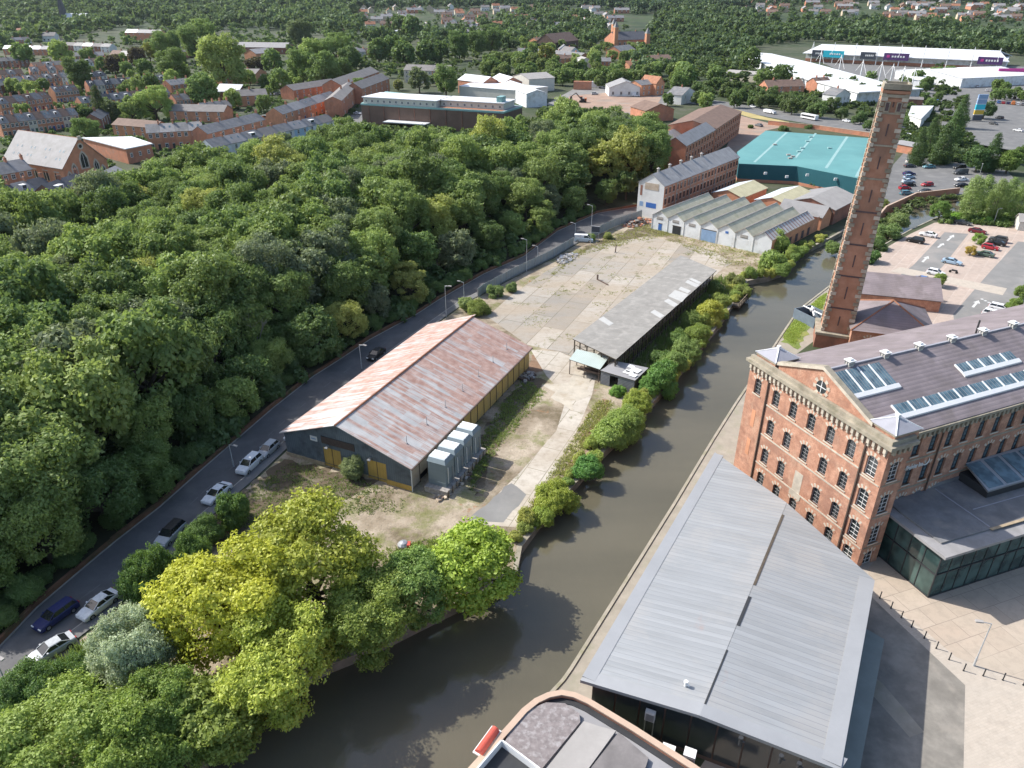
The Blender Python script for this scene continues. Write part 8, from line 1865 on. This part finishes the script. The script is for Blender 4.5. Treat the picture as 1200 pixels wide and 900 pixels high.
# quarter-ring range with curved white roof
oq = Vector((q4[0].x, q4[0].y, 0)); t = thing('retail_warehouse', 'curved white-roofed shop range with white masts behind the tall chimney', 'shop', oq)
l4 = [(p.x - oq.x, p.y - oq.y) for p in q4]; b = MB(); b.prism(l4, 0, 6.6, 'render_worn'); obj('wall', b, t)
cx_ = sum(p[0] for p in l4) / 8; cy_ = sum(p[1] for p in l4) / 8; b = MB(); g_ = [(cx_ + (x - cx_) * 1.02, cy_ + (y - cy_) * 1.02) for x, y in l4]; b.prism(g_, 6.6, 7.3, 'white_roof'); obj('roof', b, t)
for (x, y) in ((960, 77), (983, 83), (1008, 90), (1030, 93), (1043, 96), (1056, 99), (1068, 102)): p = P(x, y, 6) - oq; obj('mast', mast, t, (p.x, p.y, 0))
for k in range(8): b = MB(); a_, b2 = Vector(l4[7]), Vector(l4[0]); p = a_.lerp(b2, k / 8); b.box(p.x - .2, p.x + .2, p.y - .2, p.y + .1, 0, 6.5, 'steel'); obj('pier', b, t)
px_block('retail_warehouse', 'white and brick shop with a pink sign at the right edge of the retail park', 'shop', (1128, 92), (1215, 88), 60, 6.0, 9, 'render_worn', 'white_roof', 'x', roof2='white_roof')
p = P(1190, 86, 6); t = thing('shop_sign', 'pink sign panel on the white shop at the right edge', 'sign', Vector((p.x, p.y - 2, 0)), R(0)); b = MB(); b.box(-14, 12, -.3, .3, 4.4, 9.5, 'sign_pink'); obj('board', b, t); b = MB(); b.box(-12, -11.6, -.2, .2, 0, 4.4, 'steel'); b.box(9, 9.4, -.2, .2, 0, 4.4, 'steel'); obj('leg', b, t)
flat_block('retail_kiosk', 'brown-roofed shop with orange front beside the white shop', 'shop', [(1128, 91), (1165, 90), (1160, 83), (1124, 82)], 5.5, 'tile_orange', 'tile_brown')
flat_block('retail_kiosk', 'pale flat-roofed shop among the trees right of the chimney top', 'shop', [(1062, 92), (1086, 94), (1086, 84), (1060, 83)], 5, 'render_worn', 'render_worn')
flat_block('white_shed', 'low white curved-edge building right of the upper chimney', 'shed', [(1065, 134), (1080, 139), (1094, 124), (1068, 124)], 4.5, 'render_white', 'white_roof')
px_block('brick_shed', 'dark brown low building under the curved white shop', 'shed', (1060, 116), (1082, 117), 8, 3.5, 4.4, 'brick_dark', 'tile_grey', 'x')
px_block('long_shed', 'grey-roofed range with red stripe beside the teal works wall, right of the chimney', 'shed', (1048, 168), (1070, 172), 9, 3.2, 4.0, 'brick_red', 'felt_grey', 'x')
t = thing('totem_sign', 'tall blue and green totem sign at the retail park junction', 'sign', P(1144, 142)); b = MB(); b.box(-2.4, 2.4, -.4, .4, .3, 3.2, 'sign_dark'); b.box(-2.4, 2.4, -.4, .4, 3.2, 5.6, 'paint_yellow'); b.box(-2.4, 2.4, -.4, .4, 5.6, 8.4, 'sign_cyan'); b.box(-2.4, 2.4, -.4, .4, 8.4, 13, 'blue_faded'); obj('board', b, t); b = MB()
for z in (3.2, 5.6, 8.4, 10.8): b.box(-2.45, 2.45, -.45, .45, z - .1, z + .1, 'white_paint')
obj('divider', b, t)
# ------------------------------------------------------------------ far houses on the rising ground
rf_ = random.Random(41)
def small_house(wall, roof, W, D, ev, rg):
    b = MB(); m = D / 2
    for x, s in ((0, -1), (W, 1)):
        f = [(x, 0, 0), (x, D, 0), (x, D, ev), (x, m, rg), (x, 0, ev)]; b.face(f if s > 0 else f[::-1], wall)
    b.face([(0, 0, 0), (W, 0, 0), (W, 0, ev), (0, 0, ev)], wall); b.face([(W, D, 0), (0, D, 0), (0, D, ev), (W, D, ev)], wall); k = (rg - ev) / m
    b.slab([(-.3, -.3, ev - .3 * k + .15), (W + .3, -.3, ev - .3 * k + .15), (W + .3, m, rg + .15), (-.3, m, rg + .15)], .15, roof); b.slab([(-.3, m, rg + .15), (W + .3, m, rg + .15), (W + .3, D + .3, ev - .3 * k + .15), (-.3, D + .3, ev - .3 * k + .15)], .15, roof)
    b.box(W * .3, W * .42, m - .4, m + .4, rg - .4, rg + 1.2, 'brick_red')
    for x in (.2, .5, .8): b.box(W * x - .7, W * x + .7, -.06, 0, ev - 2, ev - .7, 'white_paint'); b.box(W * x - .7, W * x + .7, -.06, 0, .9, 2.2, 'glass_dark')
    return b.mesh('house')
FH = [('brick with a brown roof', small_house('brick_orange', 'tile_brown', 14, 8, 5.2, 8.4)), ('cream with an orange roof', small_house('render_cream', 'tile_orange', 12, 8, 5.2, 8.2)), ('white with a grey roof', small_house('render_white', 'tile_grey', 13, 8, 5.2, 8.2)), ('brick with a slate roof', small_house('brick_red', 'slate_pale', 22, 8, 5.2, 8.2)), ('buff with a pale roof', small_house('buff_stone', 'slate_pale', 16, 8, 5.2, 8.2))]
marks_f = ((430, 25, 'left end of the far estate'), (480, 20, 'behind the dark pointed tree'), (540, 25, 'above the pale blue long building'), (590, 25, 'above the long pale building'), (630, 20, 'middle of the far estate'), (690, 22, 'right end of the far estate'), (820, 8, 'above the dark wood, left part'), (900, 14, 'above the dark wood'), (980, 10, 'over the long white shop, left'), (1060, 10, 'over the long white shop, middle'), (1130, 14, 'over the long white shop, right'), (1185, 12, 'in the top right corner'), (300, 15, 'in the trees at the top left'), (60, 45, 'among the trees above the white roofs'))
got = []
def estate(poly, n, seed, a_):
    rb = random.Random(seed); X0, X1, Y0, Y1 = min(p[0] for p in poly), max(p[0] for p in poly), min(p[1] for p in poly), max(p[1] for p in poly); c = 0
    for _ in range(5000):
        if c >= n: break
        x, y = rb.uniform(X0, X1), rb.uniform(Y0, Y1)
        if not pin((x, y), poly) or any(((x - a) / 7) ** 2 + ((y - b) / 2.4) ** 2 < 1 for a, b in got): continue
        got.append((x, y)); c += 1; i = rb.randrange(5); g = G(x, y); m = min(marks_f, key=lambda q_: abs(q_[0] - x) + 2 * abs(q_[1] - y))[2]
        o = obj('far_house', FH[i][1], None, g, R(a_ + rb.choice((0, 0, 90)) + rb.uniform(-8, 8))); o.scale = (1.3, 1.3, 1.25); tag(o, f'far house, {FH[i][0]}, {m}', 'house', 'far houses on the rising ground')
estate([(402, 36), (405, 13), (600, 10), (728, 13), (720, 38), (640, 36), (600, 36), (540, 38)], 105, 1, 8)
estate([(800, 10), (830, 2), (1000, 2), (1200, 4), (1200, 26), (1080, 26), (960, 20), (900, 26), (860, 16), (810, 16)], 85, 2, -12)
estate([(280, 22), (300, 12), (410, 10), (400, 24)], 7, 3, 20)
estate([(0, 44), (30, 38), (60, 40), (50, 52)], 4, 4, 5)

# more rows in the gaps of the town
terrace((0, 122), (60, 114), 6, 7.5, 6.0, 9.0, ['brick_orange', 'brick_red'], ['slate', 'tile_brown'], ['d', 'r', 'v'], 'row between the two long left terraces', 'middle left rows')
terrace((104, 101), (150, 97), 5, 7.5, 6.0, 9.0, ['brick_red', 'render_cream', 'brick_dark'], ['slate_dark', 'slate'], ['d', ''], 'row just under the purple trees', 'middle left rows')
terrace((152, 97), (196, 93), 4, 7.5, 6.0, 9.0, ['brick_dark', 'brick_red'], ['tile_grey', 'slate'], ['v', 'd'], 'row under the dark round tree', 'middle left rows')
terrace((206, 118), (232, 115), 3, 8, 5.4, 8.2, ['brick_red'], ['tile_brown', 'slate'], ['v', ''], 'row before the bright white flat roof', 'middle left rows')
terrace((118, 140), (128, 132), 2, 8, 5.0, 7.6, ['brick_dark'], ['slate_dark'], [''], 'dark pair behind the chapel ridge', 'middle left rows')
terrace((262, 90), (296, 86), 4, 8, 5.4, 8, ['brick_red', 'brick_orange'], ['tile_grey', 'tile_brown'], [''], 'row at the foot of the biggest town tree', 'middle left rows')
terrace((64, 108), (92, 105), 4, 7.5, 6.0, 9.0, ['brick_orange', 'brick_red'], ['slate', 'tile_brown'], ['d', 'v'], 'short row left of the dark green tree', 'middle left rows')
terrace((0, 88), (28, 86), 3, 7.5, 6.0, 9.0, ['brick_orange', 'brick_red'], ['tile_brown', 'slate'], ['', 'd'], 'row behind the leftmost slate roofs', 'upper left rows')
terrace((36, 84), (86, 81), 5, 7.5, 6.0, 9.0, ['brick_red', 'brick_orange', 'render_white'], ['slate', 'tile_orange'], ['d', ''], 'row behind the dormered row', 'upper left rows')
terrace((88, 66), (122, 65), 3, 7.5, 6.0, 9.0, ['brick_orange', 'render_white'], ['slate_pale', 'tile_orange'], [''], 'row before the brick gabled villas', 'upper left rows')
terrace((238, 128), (272, 124), 4, 8, 5.6, 8.2, ['brick_orange', 'brick_red'], ['slate', 'tile_grey'], ['r', ''], 'row behind the orange gables', 'middle left rows')
terrace((0, 48), (36, 46), 4, 8, 5.4, 8, ['brick_red', 'render_white'], ['slate_pale', 'tile_grey'], [''], 'top left row above the white roofs', 'upper left rows')
def clear(x, y, m):
    for o, rot, W, D in BLD:
        dx, dy = x - o.x, y - o.y
        if abs(dx) + abs(dy) > 160: continue
        c, s = math.cos(rot), math.sin(rot); lx, ly = dx * c + dy * s, -dx * s + dy * c
        if -m < lx < W + m and -m < ly < D + m: return False
    return True
def garden_trees(poly, n, rmin, rmax, seed, marks, grp):
    rb = random.Random(seed); X0, X1 = min(p[0] for p in poly), max(p[0] for p in poly); Y0, Y1 = min(p[1] for p in poly), max(p[1] for p in poly); got = []
    for _ in range(9000):
        if len(got) >= n: break
        x, y = rb.uniform(X0, X1), rb.uniform(Y0, Y1)
        if not pin((x, y), poly): continue
        g = P(x, y); r = rb.uniform(rmin, rmax)
        if not clear(g.x, g.y, r * .75) or any((g.x - a) ** 2 + (g.y - b) ** 2 < (r + c) ** 2 * .6 for a, b, c in got): continue
        got.append((g.x, g.y, r)); v = rb.random(); c = Vector(DARK).lerp(Vector(LIGHT), v); m = min(marks, key=lambda q_: (q_[0] - x) ** 2 + 4 * (q_[1] - y) ** 2)[2]
        plant('broad', 'low', g, r, rb.uniform(.95, 1.3), c, f'{"larger" if r > (rmin + rmax) / 2 else "small"} {shade(v)} garden tree among the houses {m}', 'tree', grp, name='garden_tree')
garden_trees([(0, 66), (0, 145), (95, 150), (230, 150), (330, 135), (400, 105), (425, 62), (300, 50), (180, 52), (90, 60)], 66, 2.6, 5.5, 8, ((20, 75, 'near the white-roofed terrace'), (20, 110, 'on the left edge'), (40, 140, 'above the chapel'), (100, 110, 'left of the tall conifer'), (120, 80, 'around the purple trees'), (165, 105, 'below the purple trees'), (170, 140, 'by the brown-roofed brick flats'), (230, 125, 'around the orange gable'), (215, 85, 'left of the biggest town tree'), (310, 95, 'right of the biggest town tree'), (300, 60, 'by the grey-roofed complex'), (370, 100, 'behind the brick row'), (410, 70, 'behind the modern flats')), 'garden trees among the houses')
garden_trees([(600, 80), (600, 58), (690, 40), (720, 62), (800, 66), (815, 100), (760, 90)], 36, 3.5, 6.5, 9, ((620, 65, 'behind the white sheds'), (665, 60, 'around the blue gable'), (705, 70, 'below the gothic school'), (760, 80, 'right of the white building')), 'trees around the middle houses')
def hedges(name, poly, dx, dy, seed, rr, cols, lab, kind='shrub', skip=.42):
    rb = np.random.default_rng(seed); V, T = [], []; L = crown_lobes(np.random.default_rng(5), kind)[::1 if kind == 'shrub' else 3]; base = [leaf_cloud(np.random.default_rng(70 + k), 110, .5, L, np.array((0, 0, .4)), inner=.02) for k in range(3)]
    y = min(p[1] for p in poly); X0, X1 = min(p[0] for p in poly), max(p[0] for p in poly)
    while y < max(p[1] for p in poly):
        x = X0 + rb.uniform(0, dx)
        while x < X1:
            xx, yy = x + rb.normal() * dx * .3, y + rb.normal() * dy * .3; x += dx
            if not pin((xx, yy), poly): continue
            g = P(xx, yy) if yy > 42 else G(xx, yy); r = rb.uniform(*rr)
            if rb.random() < skip or not clear(g.x, g.y, r * .8): continue
            v, t = base[rb.integers(3)]; a = rb.uniform(0, 6.28); c_, s_ = math.cos(a), math.sin(a); st = rb.uniform(.8, 1.6)
            V.append(np.stack([(v[:, 0] * c_ - v[:, 1] * s_) * st, v[:, 0] * s_ + v[:, 1] * c_, v[:, 2]], 1) * r + np.array((g.x, g.y, g.z))); T.append(t * .5 + rb.uniform(0, .7) ** 1.5)
        y += dy
    o = obj(name, cloud_mesh(name, np.concatenate(V), np.concatenate(T))); o.color = tuple(cols) + (1,); tag(o, lab, 'shrubbery', kind='stuff')
hedges('shrubbery', [(0, 60), (0, 215), (100, 205), (180, 185), (250, 178), (400, 150), (425, 120), (425, 55), (300, 48), (180, 45), (60, 55)], 5.5, 2.6, 1, (.9, 1.8), (.11, .18, .06), 'garden hedges and shrubs between the terraced houses')
hedges('shrubbery', [(560, 98), (560, 66), (690, 36), (720, 60), (800, 66), (815, 120), (790, 118), (770, 100), (660, 98), (640, 92)], 6, 2.6, 2, (1.3, 2.8), (.09, .14, .05), 'scrub and hedges behind the white sheds and the demolition site')
hedges('shrubbery', [(800, 118), (830, 88), (1000, 108), (1050, 118), (1060, 145), (1010, 136), (940, 128), (870, 118)], 6, 2.6, 3, (1.3, 2.6), (.07, .11, .04), 'hedges along the ring road')
hedges('shrubbery', [(420, 165), (425, 145), (600, 158), (640, 128), (690, 130), (760, 142), (790, 160), (760, 185), (600, 180)], 6, 2.6, 4, (1.5, 3.0), (.10, .15, .05), 'scrub along the upper edge of the wood')
hedges('shrubbery', [(1025, 262), (1040, 252), (1070, 236), (1120, 230), (1200, 228), (1200, 236), (1120, 238), (1075, 243), (1045, 262), (1030, 275)], 5, 2.2, 5, (.7, 1.4), (.12, .16, .06), 'greenery along the canal wall behind the chimney')
hedges('shrubbery', [(1095, 262), (1110, 252), (1200, 255), (1200, 268), (1130, 262)], 4, 2.0, 6, (.8, 1.5), (.13, .2, .05), 'clipped greenery along the top of the car park')
hedges('shrubbery', [(1050, 130), (1080, 100), (1128, 105), (1135, 150), (1150, 190), (1100, 190), (1060, 180)], 6, 2.8, 7, (1.2, 2.4), (.06, .1, .035), 'undergrowth below the dark conifers')

for i, o in enumerate([o for o in bpy.data.objects if o.name.startswith('far_house')]): BLD.append((o.location.copy(), o.rotation_euler.z, 24, 10))
hedges('woodland', [(0, 62), (0, 40), (110, 28), (250, 30), (420, 36), (425, 62), (300, 66), (200, 58), (90, 56)], 8, 3.4, 11, (2.6, 5.6), (.10, .165, .06), 'tree clumps around the villas at the top left of the town', 'broad', .55)
hedges('woodland', [(405, 112), (405, 62), (560, 56), (566, 100), (530, 104), (470, 100)], 9, 4, 12, (1.8, 4.2), (.08, .125, .045), 'tree clumps around the modern flats', 'broad')
hedges('woodland', [(400, 36), (402, 12), (600, 8), (728, 12), (720, 44), (640, 36), (560, 40)], 8, 3.0, 13, (2, 4.5), (.085, .14, .06), 'trees among the far estate roofs', 'broad', .62)
hedges('woodland', [(795, 18), (830, 1), (1000, 1), (1210, 3), (1210, 34), (1080, 32), (960, 26), (860, 22)], 8, 2.6, 14, (3, 6), (.085, .14, .06), 'trees among the houses over the retail park', 'broad', .6)
hedges('woodland', [(600, 62), (600, 40), (700, 26), (780, 50), (800, 62), (760, 70), (700, 62)], 8, 3.4, 15, (2.6, 5.5), (.06, .095, .038), 'dark trees around the gothic school', 'broad')
hedges('woodland', [(800, 98), (800, 80), (872, 72), (900, 92), (1000, 106), (1060, 112), (1060, 122), (1000, 112), (880, 98)], 8, 3.4, 16, (2.2, 4.6), (.07, .11, .04), 'tree clumps between the ring road and the curved shop range', 'broad')
hedges('woodland', [(1040, 100), (1095, 78), (1125, 84), (1125, 100), (1100, 112)], 9, 4, 17, (1.6, 3.6), (.06, .1, .036), 'planting in the retail car park', 'broad')

# ================================================================== HAZE over the distance
hz = bpy.data.meshes.new('haze'); b = MB(); b.mats = []
vm_ = bpy.data.materials.new('haze_air'); vm_.use_nodes = True; t_ = vm_.node_tree; t_.nodes.clear()
vo = t_.nodes.new('ShaderNodeOutputMaterial'); pv = t_.nodes.new('ShaderNodeVolumePrincipled'); pv.inputs['Color'].default_value = (.80, .88, 1, 1); pv.inputs['Density'].default_value = .000022; pv.inputs['Anisotropy'].default_value = .3
t_.links.new(pv.outputs[0], vo.inputs['Volume']); MATS['haze_air'] = vm_
hb_ = MB(); hb_.box(-3400, 3800, -320, 6200, -5, 190, 'haze_air'); ho = obj('haze', hb_); ho['kind'] = 'stuff'; ho['label'] = 'thin pale summer haze over the far town and hills'
